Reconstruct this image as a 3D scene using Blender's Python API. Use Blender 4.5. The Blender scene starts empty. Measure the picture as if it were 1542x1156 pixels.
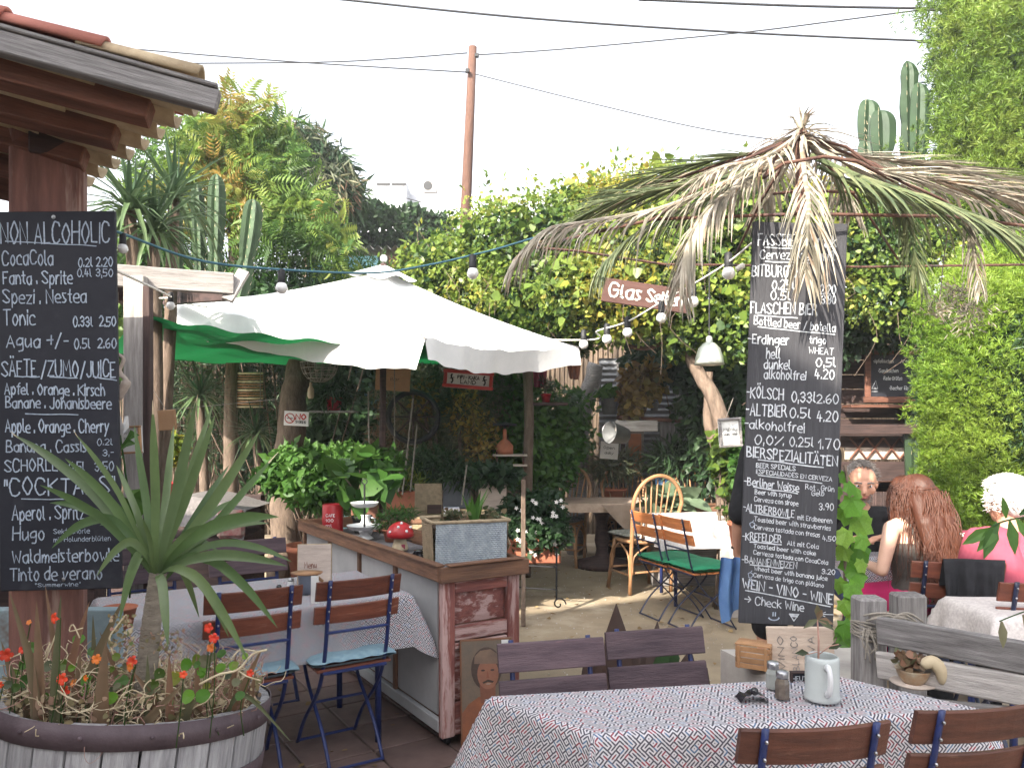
import bpy, math, random
import numpy as np
from mathutils import Vector, Matrix, Euler, Quaternion
random.seed(11); rng = np.random.default_rng(7)
R = math.radians
sc = bpy.context.scene
COL = sc.collection
# ---------------------------------------------------------------- camera, sky, sun, exposure
FPX, YH, EYE = 1150.0, 645.0, 1.55          # focal length in photo pixels, horizon row, eye height
cam_d = bpy.data.cameras.new('camera'); cam = bpy.data.objects.new('camera', cam_d); COL.objects.link(cam)
cam.location = (0, 0, EYE); cam.rotation_euler = (R(90), 0, 0)
cam_d.sensor_fit = 'HORIZONTAL'; cam_d.sensor_width = 36; cam_d.lens = 36 * FPX / 1542
cam_d.shift_y = (YH - 578) / 1542; cam_d.clip_start = 0.05; cam_d.clip_end = 1500
sc.camera = cam
SUN = Vector((-0.47, -0.68, 0.56)).normalized()      # towards the sun
sun_el = math.asin(SUN.z); sun_az = math.atan2(SUN.x, SUN.y)
w = bpy.data.worlds.new('World'); sc.world = w; w.use_nodes = True
nt = w.node_tree; nt.nodes.clear()
sky = nt.nodes.new('ShaderNodeTexSky'); sky.sky_type = 'NISHITA'; sky.sun_disc = False
sky.sun_elevation = sun_el; sky.sun_rotation = sun_az; sky.dust_density = 4.0; sky.air_density = 1.0; sky.ozone_density = 1.0
hs = nt.nodes.new('ShaderNodeHueSaturation'); hs.inputs['Saturation'].default_value = 0.25
bg = nt.nodes.new('ShaderNodeBackground'); bg.inputs['Strength'].default_value = 0.15
wo = nt.nodes.new('ShaderNodeOutputWorld')
nt.links.new(sky.outputs[0], hs.inputs['Color']); nt.links.new(hs.outputs[0], bg.inputs['Color']); nt.links.new(bg.outputs[0], wo.inputs[0])
sd = bpy.data.lights.new('sun', 'SUN'); sd.energy = 3.7; sd.angle = R(0.55); sd.color = (1.0, 0.92, 0.78)
so = bpy.data.objects.new('sun', sd); COL.objects.link(so); so.location = (-6, -8, 9)
so.rotation_euler = SUN.to_track_quat('Z', 'Y').to_euler()
sc.view_settings.view_transform = 'Standard'; sc.view_settings.look = 'None'
sc.view_settings.exposure = 1.95; sc.view_settings.gamma = 1.0; sc.view_settings.use_curve_mapping = False

# ---------------------------------------------------------------- helpers
def P(px, py, Y):
    return Vector(((px - 771) / FPX * Y, Y, EYE - (py - YH) / FPX * Y))
def PZ(px, Y, z):
    return Vector(((px - 771) / FPX * Y, Y, z))
def V(*a): return Vector(a)

class MB:
    """collects verts and faces (python lists)"""
    def __init__(s): s.v = []; s.f = []; s.uv = None
    def add(s, vs, fs):
        o = len(s.v); s.v += [tuple(p) for p in vs]; s.f += [tuple(i + o for i in f) for f in fs]; return s
    def box(s, c, d, M=None, b=0.004):
        hx, hy, hz = d[0] / 2, d[1] / 2, d[2] / 2; b = min(b, hx * .45, hy * .45, hz * .45)
        vs = []; idx = {}
        for sx in (-1, 1):
            for sy in (-1, 1):
                for sz in (-1, 1):
                    for a in range(3):
                        p = [sx * (hx - b), sy * (hy - b), sz * (hz - b)]
                        p[a] = (sx * hx, sy * hy, sz * hz)[a]
                        idx[(sx, sy, sz, a)] = len(vs); vs.append(Vector(p))
        I = lambda x, y, z, a: idx[(x, y, z, a)]
        fs = []
        for sg in (-1, 1):
            fs.append([I(sg, -1, -1, 0), I(sg, 1, -1, 0), I(sg, 1, 1, 0), I(sg, -1, 1, 0)][::sg])
            fs.append([I(-1, sg, -1, 1), I(1, sg, -1, 1), I(1, sg, 1, 1), I(-1, sg, 1, 1)][::-sg])
            fs.append([I(-1, -1, sg, 2), I(1, -1, sg, 2), I(1, 1, sg, 2), I(-1, 1, sg, 2)][::sg])
        for a in (-1, 1):
            for c2 in (-1, 1):
                fs.append([I(a, c2, -1, 0), I(a, c2, 1, 0), I(a, c2, 1, 1), I(a, c2, -1, 1)][::(1 if a * c2 < 0 else -1)])
                fs.append([I(a, -1, c2, 0), I(a, 1, c2, 0), I(a, 1, c2, 2), I(a, -1, c2, 2)][::(1 if a * c2 > 0 else -1)])
                fs.append([I(-1, a, c2, 1), I(1, a, c2, 1), I(1, a, c2, 2), I(-1, a, c2, 2)][::(1 if a * c2 < 0 else -1)])
                for d3 in (-1, 1):
                    fs.append([I(a, c2, d3, 0), I(a, c2, d3, 1), I(a, c2, d3, 2)][::(1 if a * c2 * d3 > 0 else -1)])
        M = M or Matrix(); c = Vector(c)
        vs = [M @ v + c for v in vs]
        return s.add(vs, fs)
    def tube(s, pts, r, n=8, flat=1.0, cap=True, rr=None):
        pts = [Vector(p) for p in pts]; m = len(pts)
        if not hasattr(r, '__len__'): r = [r] * m
        vs = []; fs = []; up = None
        for i, p in enumerate(pts):
            t = (pts[min(i + 1, m - 1)] - pts[max(i - 1, 0)])
            t = t.normalized() if t.length > 1e-9 else V(0, 0, 1)
            if up is None:
                up = V(0, 0, 1) if abs(t.z) < .9 else V(0, 1, 0)
            u = (up - t * up.dot(t)); u = u.normalized() if u.length > 1e-6 else t.orthogonal().normalized()
            up = u; q = t.cross(u)
            for k in range(n):
                a = 2 * math.pi * k / n
                k2 = 1.0 if rr is None else rr[k % len(rr)]
                vs.append(p + (u * math.cos(a) * flat + q * math.sin(a)) * r[i] * k2)
        for i in range(m - 1):
            for k in range(n):
                a, b = i * n + k, i * n + (k + 1) % n
                fs.append((a, b, b + n, a + n))
        if cap: fs.append(tuple(range(n))[::-1]); fs.append(tuple((m - 1) * n + k for k in range(n)))
        return s.add(vs, fs)
    def lathe(s, c, prof, n=20, M=None, sx=1.0, sy=1.0):
        """prof: list of (radius, z)"""
        c = Vector(c); M = M or Matrix(); vs = []; fs = []
        for r, z in prof:
            for k in range(n):
                a = 2 * math.pi * k / n
                vs.append(c + M @ V(r * math.cos(a) * sx, r * math.sin(a) * sy, z))
        for i in range(len(prof) - 1):
            for k in range(n):
                a, b = i * n + k, i * n + (k + 1) % n
                fs.append((a, b, b + n, a + n))
        if prof[0][0] > 1e-5: fs.append(tuple(range(n))[::-1])
        if prof[-1][0] > 1e-5: fs.append(tuple((len(prof) - 1) * n + k for k in range(n)))
        return s.add(vs, fs)
    def ball(s, c, r, n=12, m=8, M=None, sx=1, sy=1, sz=1):
        prof = [(max(1e-6, r * math.sin(math.pi * i / m)), -r * sz * math.cos(math.pi * i / m)) for i in range(m + 1)]
        return s.lathe(c, prof, n, M, sx, sy)
    def quad(s, a, b, c, d): return s.add([a, b, c, d], [(0, 1, 2, 3)])
    def grid(s, fn, nu, nv, uvfn=None):
        vs = []; uv = []
        for j in range(nv + 1):
            for i in range(nu + 1):
                vs.append(fn(i / nu, j / nv))
                if uvfn: uv.append(uvfn(i / nu, j / nv))
        fs = [(j * (nu + 1) + i, j * (nu + 1) + i + 1, (j + 1) * (nu + 1) + i + 1, (j + 1) * (nu + 1) + i) for j in range(nv) for i in range(nu)]
        s.add(vs, fs)
        if uvfn: s.uv = (s.uv or []) + uv
        return s
    def blade(s, pts, wd, side, fold=.25, n2=None):
        """long leaf along pts, half widths wd, side vector"""
        pts = [Vector(p) for p in pts]; m = len(pts); vs = []; fs = []
        for i, p in enumerate(pts):
            t = (pts[min(i + 1, m - 1)] - pts[max(i - 1, 0)]).normalized()
            q = side - t * side.dot(t); q = q.normalized() if q.length > 1e-5 else t.orthogonal().normalized()
            nn = t.cross(q)
            vs += [p + q * wd[i] + nn * wd[i] * fold, p, p - q * wd[i] + nn * wd[i] * fold]
        for i in range(m - 1):
            a = i * 3
            fs += [(a, a + 1, a + 4, a + 3), (a + 1, a + 2, a + 5, a + 4)]
        return s.add(vs, fs)

ROOTW = {}                                    # things whose children are given in world coordinates
def mesh_of(name, mb, m, smooth=False, shift=None):
    me = bpy.data.meshes.new(name)
    vs = mb.v if shift is None else [(v[0] - shift[0], v[1] - shift[1], v[2] - shift[2]) for v in mb.v]
    me.from_pydata(vs, [], mb.f)
    if mb.uv:
        l = me.uv_layers.new(name='UVMap'); li = np.zeros(len(me.loops), dtype=np.int32); me.loops.foreach_get('vertex_index', li)
        l.data.foreach_set('uv', np.array(mb.uv, dtype=np.float32)[li].ravel())
    if m is not None: me.materials.append(m)
    if smooth: me.polygons.foreach_set('use_smooth', [True] * len(me.polygons))
    me.update()
    return me
def tag(o, label=None, cat=None, group=None, kind=None):
    if label: o['label'] = label
    if cat: o['category'] = cat
    if group: o['group'] = group
    if kind: o['kind'] = kind
    return o
def thing(name, label, cat, loc=(0, 0, 0), rz=0, group=None, world=False):
    o = bpy.data.objects.new(name, None); COL.objects.link(o); o.empty_display_size = .1
    o.location = loc; o.rotation_euler = (0, 0, rz); tag(o, label, cat, group)
    if world: ROOTW[o.name] = Vector(loc)
    return o
def part(name, mb, m, parent, smooth=False, label=None, kind=None, world=None):
    root = parent; sh = None
    if world is None: world = parent.name in ROOTW
    if world:
        sh = ROOTW[parent.name]
    me = mesh_of(name, mb, m, smooth, sh)
    o = bpy.data.objects.new(name, me); COL.objects.link(o); o.parent = parent
    if world: ROOTW[o.name] = sh
    return tag(o, label=label, kind=kind)
def solo(name, mb, m, label, cat, group=None, smooth=False, kind=None, base=None):
    """a thing that is one mesh; its origin goes to the middle of its foot"""
    a = np.array(mb.v); lo, hi = a.min(0), a.max(0)
    base = base or ((lo[0] + hi[0]) / 2, (lo[1] + hi[1]) / 2, lo[2])
    me = mesh_of(name, mb, m, smooth, base)
    o = bpy.data.objects.new(name, me); COL.objects.link(o); o.location = base; ROOTW[o.name] = Vector(base)
    return tag(o, label, cat, group, kind)
def struct(name, mb, m, smooth=False):
    o = bpy.data.objects.new(name, mesh_of(name, mb, m, smooth)); COL.objects.link(o); o['kind'] = 'structure'; ROOTW[o.name] = V(0, 0, 0); return o
_pl = {}
def frame_of(d, up):
    x = d.normalized(); y = up.cross(x)
    if y.length < 1e-4: y = V(0, 1, 0).cross(x)
    y.normalize(); z = x.cross(y)
    return Matrix((x, y, z)).transposed()
def plank(name, a, b, wd, th, m, parent=None, up=V(0, 0, 1), label=None, cat=None, group=None, bev=.004, warp=0.0):
    """a board from a to b; wd = across (in the up direction), th = thickness; local X is the grain"""
    a = Vector(a); b = Vector(b); L = (b - a).length
    k = (round(L, 2), wd, th, m.name, bev, warp)
    if k not in _pl:
        mb = MB(); mb.box((0, 0, 0), (L, th, wd), b=bev); _pl[k] = mesh_of(name, mb, m)
    o = bpy.data.objects.new(name, _pl[k]); COL.objects.link(o)
    M = Matrix.Translation((a + b) / 2) @ frame_of(b - a, up).to_4x4()
    if parent:
        o.parent = parent
        if parent.name in ROOTW: M = Matrix.Translation(-ROOTW[parent.name]) @ M
    o.matrix_local = M
    return tag(o, label, cat, group)
def copy_tree(o, parent=None):
    c = o.copy(); COL.objects.link(c)
    if parent is not None: c.parent = parent
    for ch in list(o.children): copy_tree(ch, c)
    return c
def place(o, loc, rz=0, label=None, group=None):
    o.location = loc; o.rotation_euler = (0, 0, rz)
    if label: o['label'] = label
    if group: o['group'] = group
    return o
def catmull(pts, n=6):
    pts = [Vector(p) for p in pts]; out = []
    for i in range(len(pts) - 1):
        p0 = pts[max(i - 1, 0)]; p1 = pts[i]; p2 = pts[i + 1]; p3 = pts[min(i + 2, len(pts) - 1)]
        for k in range(n):
            t = k / n
            out.append(.5 * ((2 * p1) + (p2 - p0) * t + (2 * p0 - 5 * p1 + 4 * p2 - p3) * t * t + (3 * p1 - p0 - 3 * p2 + p3) * t ** 3))
    out.append(pts[-1]); return out

# ---------------------------------------------------------------- materials
def nodes(name):
    m = bpy.data.materials.new(name); m.use_nodes = True; t = m.node_tree; t.nodes.clear()
    o = t.nodes.new('ShaderNodeOutputMaterial'); b = t.nodes.new('ShaderNodeBsdfPrincipled'); t.links.new(b.outputs[0], o.inputs[0])
    return m, t, b, o
def rgb(c): return (c[0], c[1], c[2], 1)
def mixc(t, f, a, b, mode='MIX'):
    n = t.nodes.new('ShaderNodeMix'); n.data_type = 'RGBA'; n.blend_type = mode
    for s, v in ((0, f), (6, a), (7, b)):
        if isinstance(v, bpy.types.NodeSocket): t.links.new(v, n.inputs[s])
        elif s == 0: n.inputs[0].default_value = v
        else: n.inputs[s].default_value = rgb(v)
    return n.outputs[2]
def noise(t, vec, scale, detail=4, rough=.6):
    n = t.nodes.new('ShaderNodeTexNoise'); n.inputs['Scale'].default_value = scale; n.inputs['Detail'].default_value = detail; n.inputs['Roughness'].default_value = rough
    t.links.new(vec, n.inputs['Vector']); return n.outputs['Fac']
def ramp(t, f, stops):
    n = t.nodes.new('ShaderNodeValToRGB'); t.links.new(f, n.inputs[0]); e = n.color_ramp.elements
    while len(e) < len(stops): e.new(.5)
    for k, (p, c) in enumerate(stops):
        e[k].position = p; e[k].color = rgb(c) if hasattr(c, '__len__') else (c, c, c, 1)
    return n.outputs[0]
def mat(name, c1, c2=None, scale=6, rough=.7, bump=.25, grain=None, metal=0, spec=.35, rand=.18, wear=None, wearat=.55, bs=None, coord='Object', coat=0, fine=0.0):
    m, t, b, o = nodes(name); c2 = c2 or tuple(x * .7 for x in c1)
    tc = t.nodes.new('ShaderNodeTexCoord'); mp = t.nodes.new('ShaderNodeMapping')
    t.links.new(tc.outputs[coord], mp.inputs[0]); mp.inputs['Scale'].default_value = grain or (1, 1, 1)
    oi = t.nodes.new('ShaderNodeObjectInfo')
    ad = t.nodes.new('ShaderNodeVectorMath'); ad.operation = 'MULTIPLY_ADD'
    cmb = t.nodes.new('ShaderNodeCombineXYZ')
    for k in range(3): t.links.new(oi.outputs['Random'], cmb.inputs[k])
    t.links.new(cmb.outputs[0], ad.inputs[0]); ad.inputs[1].default_value = (17, 31, 23); t.links.new(mp.outputs[0], ad.inputs[2])
    vec = ad.outputs[0]
    f = noise(t, vec, scale, 6, .65)
    col = ramp(t, f, [(.32, c2), (.68, c1)])
    if wear:
        wv = noise(t, vec, scale * .45, 5, .7)
        wf = ramp(t, wv, [(wearat, 0.0), (wearat + .09, 1.0)])
        col = mixc(t, wf, col, wear)
    if rand:
        mr = t.nodes.new('ShaderNodeMapRange'); t.links.new(oi.outputs['Random'], mr.inputs[0]); mr.inputs[3].default_value = 1 - rand; mr.inputs[4].default_value = 1 + rand
        h = t.nodes.new('ShaderNodeHueSaturation'); t.links.new(mr.outputs[0], h.inputs['Value']); t.links.new(col, h.inputs['Color']); col = h.outputs[0]
    t.links.new(col, b.inputs['Base Color'])
    b.inputs['Metallic'].default_value = metal; b.inputs['Specular IOR Level'].default_value = spec
    rr = t.nodes.new('ShaderNodeMapRange'); t.links.new(f, rr.inputs[0]); rr.inputs[3].default_value = min(1, rough + .12); rr.inputs[4].default_value = max(.05, rough - .12)
    t.links.new(rr.outputs[0], b.inputs['Roughness'])
    if bump:
        bn = t.nodes.new('ShaderNodeBump'); bn.inputs['Strength'].default_value = bump; bn.inputs['Distance'].default_value = .01
        f2 = noise(t, vec, bs or scale * 3, 5, .7); t.links.new(f2, bn.inputs['Height']); t.links.new(bn.outputs[0], b.inputs['Normal'])
    if coat: b.inputs['Coat Weight'].default_value = coat
    return m
def leafmat(name, cols, transl=.35, rough=.5, spec=.35, tcol=1.5):
    m, t, b, o = nodes(name)
    at = t.nodes.new('ShaderNodeAttribute'); at.attribute_name = 'v'
    k = len(cols)
    col = ramp(t, at.outputs['Fac'], [((i + .0) / max(1, k - 1), c) for i, c in enumerate(cols)])
    tc = t.nodes.new('ShaderNodeTexCoord'); f = noise(t, tc.outputs['Object'], 14, 3)
    col = mixc(t, ramp(t, f, [(.35, 0.0), (.7, .35)]), col, tuple(x * .55 for x in cols[0]))
    t.links.new(col, b.inputs['Base Color']); b.inputs['Roughness'].default_value = rough; b.inputs['Specular IOR Level'].default_value = spec
    tr = t.nodes.new('ShaderNodeBsdfTranslucent')
    h = t.nodes.new('ShaderNodeHueSaturation'); h.inputs['Value'].default_value = tcol; h.inputs['Hue'].default_value = .49; t.links.new(col, h.inputs['Color']); t.links.new(h.outputs[0], tr.inputs[0])
    mx = t.nodes.new('ShaderNodeMixShader'); mx.inputs[0].default_value = transl
    t.links.new(b.outputs[0], mx.inputs[1]); t.links.new(tr.outputs[0], mx.inputs[2]); t.links.new(mx.outputs[0], o.inputs[0])
    return m
def clothmat(name, dark=(.075, .07, .09), white=(.60, .58, .60), cell=.0115):
    """printed maze pattern: diagonal dashes in black, red and blue on white"""
    m, t, b, o = nodes(name)
    tc = t.nodes.new('ShaderNodeTexCoord')
    sc_ = t.nodes.new('ShaderNodeVectorMath'); sc_.operation = 'SCALE'; t.links.new(tc.outputs['UV'], sc_.inputs[0]); sc_.inputs['Scale'].default_value = 1 / cell
    fl = t.nodes.new('ShaderNodeVectorMath'); fl.operation = 'FLOOR'; t.links.new(sc_.outputs[0], fl.inputs[0])
    fr = t.nodes.new('ShaderNodeVectorMath'); fr.operation = 'FRACTION'; t.links.new(sc_.outputs[0], fr.inputs[0])
    wn = t.nodes.new('ShaderNodeTexWhiteNoise'); wn.noise_dimensions = '2D'; t.links.new(fl.outputs[0], wn.inputs['Vector'])
    sp = t.nodes.new('ShaderNodeSeparateXYZ'); t.links.new(fr.outputs[0], sp.inputs[0])
    def mth(op, a, c=None, c2=None):
        n = t.nodes.new('ShaderNodeMath'); n.operation = op
        for i, v in enumerate((a, c, c2)):
            if v is None: continue
            if isinstance(v, bpy.types.NodeSocket): t.links.new(v, n.inputs[i])
            else: n.inputs[i].default_value = v
        return n.outputs[0]
    sw = mth('GREATER_THAN', wn.outputs['Value'], .42)
    inv = mth('SUBTRACT', 1.0, sp.outputs[0])
    mx = t.nodes.new('ShaderNodeMix'); t.links.new(sw, mx.inputs[0]); t.links.new(sp.outputs[0], mx.inputs[2]); t.links.new(inv, mx.inputs[3])
    x = mx.outputs[0]
    d = mth('ABSOLUTE', mth('SUBTRACT', x, sp.outputs[1]))
    line = mth('LESS_THAN', d, .27); line2 = mth('GREATER_THAN', d, .80)
    isd = mth('MAXIMUM', line, line2)
    colr = ramp(t, wn.outputs['Color'], [(0, dark), (.5, dark), (.62, (.26, .05, .07)), (.70, (.22, .05, .06)), (.74, (.10, .16, .26)), (.80, (.10, .16, .26)), (.83, dark)])
    for e in [n for n in t.nodes if n.type == 'VALTORGB']: e.color_ramp.interpolation = 'CONSTANT'
    fm = noise(t, tc.outputs['Object'], 5, 3)
    wcol = mixc(t, ramp(t, fm, [(.3, 0.0), (.7, .3)]), white, tuple(q * .8 for q in white))
    col = mixc(t, isd, wcol, colr)
    t.links.new(col, b.inputs['Base Color']); b.inputs['Roughness'].default_value = .65; b.inputs['Specular IOR Level'].default_value = .3
    bn = t.nodes.new('ShaderNodeBump'); bn.inputs['Strength'].default_value = .25; bn.inputs['Distance'].default_value = .01
    t.links.new(noise(t, tc.outputs['Object'], 22, 3), bn.inputs['Height']); t.links.new(bn.outputs[0], b.inputs['Normal'])
    return m
M = {}
M['grey_wood'] = mat('grey_wood', (.30, .285, .28), (.12, .11, .11), 5, .85, .6, (1, 14, 14), wear=(.20, .12, .10), wearat=.66)
M['grey_wood_light'] = mat('grey_wood_light', (.46, .43, .41), (.24, .22, .21), 5, .85, .5, (1, 12, 12))
M['brown_beam'] = mat('brown_beam', (.20, .085, .055), (.09, .04, .028), 4, .75, .5, (1, 10, 10))
M['dark_beam'] = mat('dark_beam', (.075, .045, .04), (.03, .02, .02), 4, .8, .4, (1, 10, 10))
M['post_red'] = mat('post_red', (.25, .115, .09), (.12, .06, .05), 3, .75, .5, (9, 9, 1), wear=(.33, .22, .18), wearat=.6)
M['rim_wood'] = mat('rim_wood', (.23, .115, .065), (.10, .05, .032), 4, .6, .45, (1, 9, 9), wear=(.33, .19, .12), wearat=.64)
M['slat_red'] = mat('slat_red', (.20, .062, .034), (.10, .03, .02), 4, .5, .35, (1, 10, 10), coat=.12, wear=(.27, .13, .085), wearat=.62)
M['slat_dark'] = mat('slat_dark', (.15, .056, .036), (.07, .027, .02), 4, .5, .35, (1, 10, 10), coat=.12, wear=(.23, .12, .085), wearat=.62)
M['slat_purple'] = mat('slat_purple', (.115, .075, .085), (.055, .035, .045), 4, .62, .5, (1, 9, 9), wear=(.22, .12, .13), wearat=.62)
M['slat_orange'] = mat('slat_orange', (.50, .19, .07), (.32, .11, .04), 4, .45, .2, (1, 10, 10))
M['blue_steel'] = mat('blue_steel', (.02, .035, .14), (.012, .02, .08), 30, .42, .1, spec=.5, rand=.1)
M['navy_steel'] = mat('navy_steel', (.018, .025, .07), (.01, .014, .035), 30, .42, .1, spec=.5, rand=.1)
M['steel'] = mat('steel', (.5, .5, .52), (.35, .35, .36), 20, .35, .1, metal=1)
M['rust'] = mat('rust', (.13, .065, .045), (.07, .035, .03), 20, .85, .5, wear=(.05, .04, .045), wearat=.55)
M['black_iron'] = mat('black_iron', (.02, .02, .022), (.012, .012, .014), 20, .55, .2)
M['slate'] = mat('slate', (.024, .025, .034), (.016, .017, .025), 5, .6, .15, spec=.3, rand=.02, wear=(.038, .039, .048), wearat=.55)
M['slate_grey'] = mat('slate_grey', (.050, .050, .058), (.036, .036, .042), 5, .65, .3, (14, 14, 1), rand=.02, wear=(.070, .070, .076), wearat=.58)
M['chalk'] = mat('chalk', (.66, .69, .72), (.34, .36, .40), 60, .9, 0, rand=.08)
M['chalk_blue'] = mat('chalk_blue', (.46, .53, .62), (.24, .28, .36), 60, .9, 0, rand=.08)
M['canvas'] = mat('canvas', (.78, .78, .78), (.62, .63, .64), 2.2, .8, .3, rand=.02, wear=(.60, .60, .59), wearat=.63)
M['white_paint'] = mat('white_paint', (.42, .42, .43), (.32, .32, .33), 3, .6, .1, wear=(.25, .24, .24), wearat=.68)
M['white_wall'] = mat('white_wall', (.46, .47, .50), (.40, .41, .44), 1, .9, .1)
M['terracotta'] = mat('terracotta', (.42, .15, .085), (.28, .10, .06), 9, .85, .3)
M['roof_tile'] = mat('roof_tile', (.42, .16, .12), (.27, .10, .08), 7, .85, .4, wear=(.30, .17, .12), wearat=.62)
M['roof_tile_pale'] = mat('roof_tile_pale', (.52, .42, .28), (.30, .22, .14), 7, .9, .5, wear=(.20, .13, .09), wearat=.60)
M['tile'] = mat('tile', (.19, .125, .11), (.12, .08, .072), 5, .55, .2, rand=.22, wear=(.17, .11, .085), wearat=.60)
M['concrete'] = mat('concrete', (.36, .29, .20), (.25, .20, .145), 2.2, .9, .4, rand=0, bs=40, wear=(.42, .35, .26), wearat=.56)
M['grout'] = mat('grout', (.22, .17, .14), (.15, .12, .10), 9, .9, .4, rand=0)
M['soil'] = mat('soil', (.10, .06, .04), (.04, .028, .02), 20, .95, .9)
M['stone_pale'] = mat('stone_pale', (.50, .47, .43), (.36, .33, .31), 6, .9, .4)
M['door_red'] = mat('door_red', (.27, .095, .075), (.15, .055, .05), 5, .75, .6, (1, 8, 8), wear=(.46, .31, .29), wearat=.49)
M['wicker'] = mat('wicker', (.42, .33, .22), (.26, .20, .13), 30, .8, .6)
M['wicker_blue'] = mat('wicker_blue', (.40, .44, .47), (.24, .28, .32), 30, .8, .6)
M['rattan'] = mat('rattan', (.38, .21, .105), (.24, .125, .06), 12, .5, .2)
M['burlap'] = mat('burlap', (.40, .30, .19), (.28, .20, .12), 60, .95, .7)
M['cardboard'] = mat('cardboard', (.42, .25, .14), (.33, .19, .10), 8, .85, .2)
M['pale_board'] = mat('pale_board', (.52, .44, .38), (.38, .31, .27), 8, .8, .3, (1, 6, 6))
M['green_tarp'] = leafmat('green_tarp', [(.012, .15, .055), (.012, .15, .055)], .22, .8, .05)
M['blue_tarp'] = mat('blue_tarp', (.35, .62, .68), (.25, .5, .6), 2, .6, .1)
M['red_enamel'] = mat('red_enamel', (.42, .02, .025), (.30, .015, .02), 6, .35, .05, rand=.05)
M['white_enamel'] = mat('white_enamel', (.72, .73, .74), (.6, .6, .62), 4, .3, .05, rand=.05)
M['grey_enamel'] = mat('grey_enamel', (.13, .14, .16), (.09, .10, .12), 6, .4, .08)
M['cream'] = mat('cream', (.60, .50, .34), (.45, .36, .24), 6, .6, .1)
M['zinc'] = mat('zinc', (.20, .205, .21), (.12, .125, .13), 6, .6, .2, metal=.35)
M['throw'] = mat('throw', (.22, .20, .20), (.12, .11, .11), 40, .9, .2)
M['corrugated'] = mat('corrugated', (.26, .27, .29), (.13, .13, .14), 4, .55, .3, metal=.35, wear=(.16, .09, .06), wearat=.62)
M['bark'] = mat('bark', (.20, .145, .11), (.09, .065, .05), 8, .95, .9, (4, 4, 1))
M['bark_pale'] = mat('bark_pale', (.30, .26, .21), (.15, .125, .10), 14, .95, .8, (1, 1, 3))
M['bark_red'] = mat('bark_red', (.13, .066, .046), (.075, .038, .028), 6, .9, .5, (5, 5, 1))
M['dry_stem'] = mat('dry_stem', (.62, .54, .38), (.42, .32, .20), 20, .9, .2)
M['dry_pink'] = mat('dry_pink', (.42, .25, .20), (.28, .15, .12), 20, .9, .2)
M['cushion_blue'] = mat('cushion_blue', (.24, .35, .40), (.16, .26, .32), 40, .9, .3)
M['cushion_green'] = mat('cushion_green', (.02, .20, .10), (.015, .14, .07), 20, .85, .2)
M['cushion_print'] = mat('cushion_print', (.42, .40, .36), (.06, .08, .07), 40, .9, .2)
M['rope'] = mat('rope', (.30, .27, .23), (.17, .15, .13), 30, .95, .6)
M['cable'] = mat('cable', (.03, .03, .035), (.02, .02, .022), 20, .7, .1)
M['cable_teal'] = mat('cable_teal', (.08, .20, .25), (.06, .15, .2), 20, .6, .1)
M['cable_white'] = mat('cable_white', (.62, .60, .56), (.5, .48, .45), 20, .6, .1)
M['bulb'] = mat('bulb', (.78, .78, .78), (.72, .72, .72), 4, .15, 0, coat=.8, rand=.03)
M['skin'] = mat('skin', (.60, .33, .23), (.53, .27, .18), 9, .5, .08, rand=.04)
M['skin_pale'] = mat('skin_pale', (.68, .43, .33), (.62, .37, .27), 9, .5, .08, rand=.04)
M['hair_auburn'] = mat('hair_auburn', (.105, .032, .014), (.045, .014, .008), 30, .42, .3, (8, 8, 1), spec=.5)
M['hair_white'] = mat('hair_white', (.74, .72, .70), (.52, .50, .48), 30, .6, .4)
M['hair_grey'] = mat('hair_grey', (.34, .31, .29), (.16, .14, .13), 40, .7, .5)
M['black_cloth'] = mat('black_cloth', (.016, .016, .02), (.010, .010, .012), 20, .85, .3)
M['brown_top'] = mat('brown_top', (.085, .072, .065), (.06, .05, .045), 20, .85, .2)
M['pink_cloth'] = mat('pink_cloth', (.33, .065, .10), (.26, .045, .075), 6, .85, .2)
M['magenta_cloth'] = mat('magenta_cloth', (.50, .015, .12), (.5, .015, .12), 6, .8, .2)
M['blue_cloth'] = mat('blue_cloth', (.13, .24, .46), (.09, .18, .38), 8, .9, .3)
M['denim'] = mat('denim', (.06, .08, .14), (.04, .05, .10), 10, .9, .3)
M['dark_eye'] = mat('dark_eye', (.02, .015, .012), (.01, .01, .01), 4, .2, 0)
M['lip'] = mat('lip', (.42, .14, .11), (.35, .1, .09), 9, .5, 0)
M['paper'] = mat('paper', (.66, .66, .64), (.58, .58, .57), 5, .8, .05)
M['ink'] = mat('ink', (.03, .03, .035), (.02, .02, .02), 9, .8, 0)
M['sign_red'] = mat('sign_red', (.45, .05, .04), (.33, .04, .035), 9, .5, .1)
M['cloth'] = clothmat('cloth_print')
M['cloth_far'] = mat('cloth_far', (.60, .56, .54), (.40, .36, .36), 70, .85, .1, rand=.03)
M['brush'] = mat('brush', (.16, .115, .08), (.05, .038, .03), 8, .95, .9, (1, 1, .15))
M['cypress_bark'] = M['bark']
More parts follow.
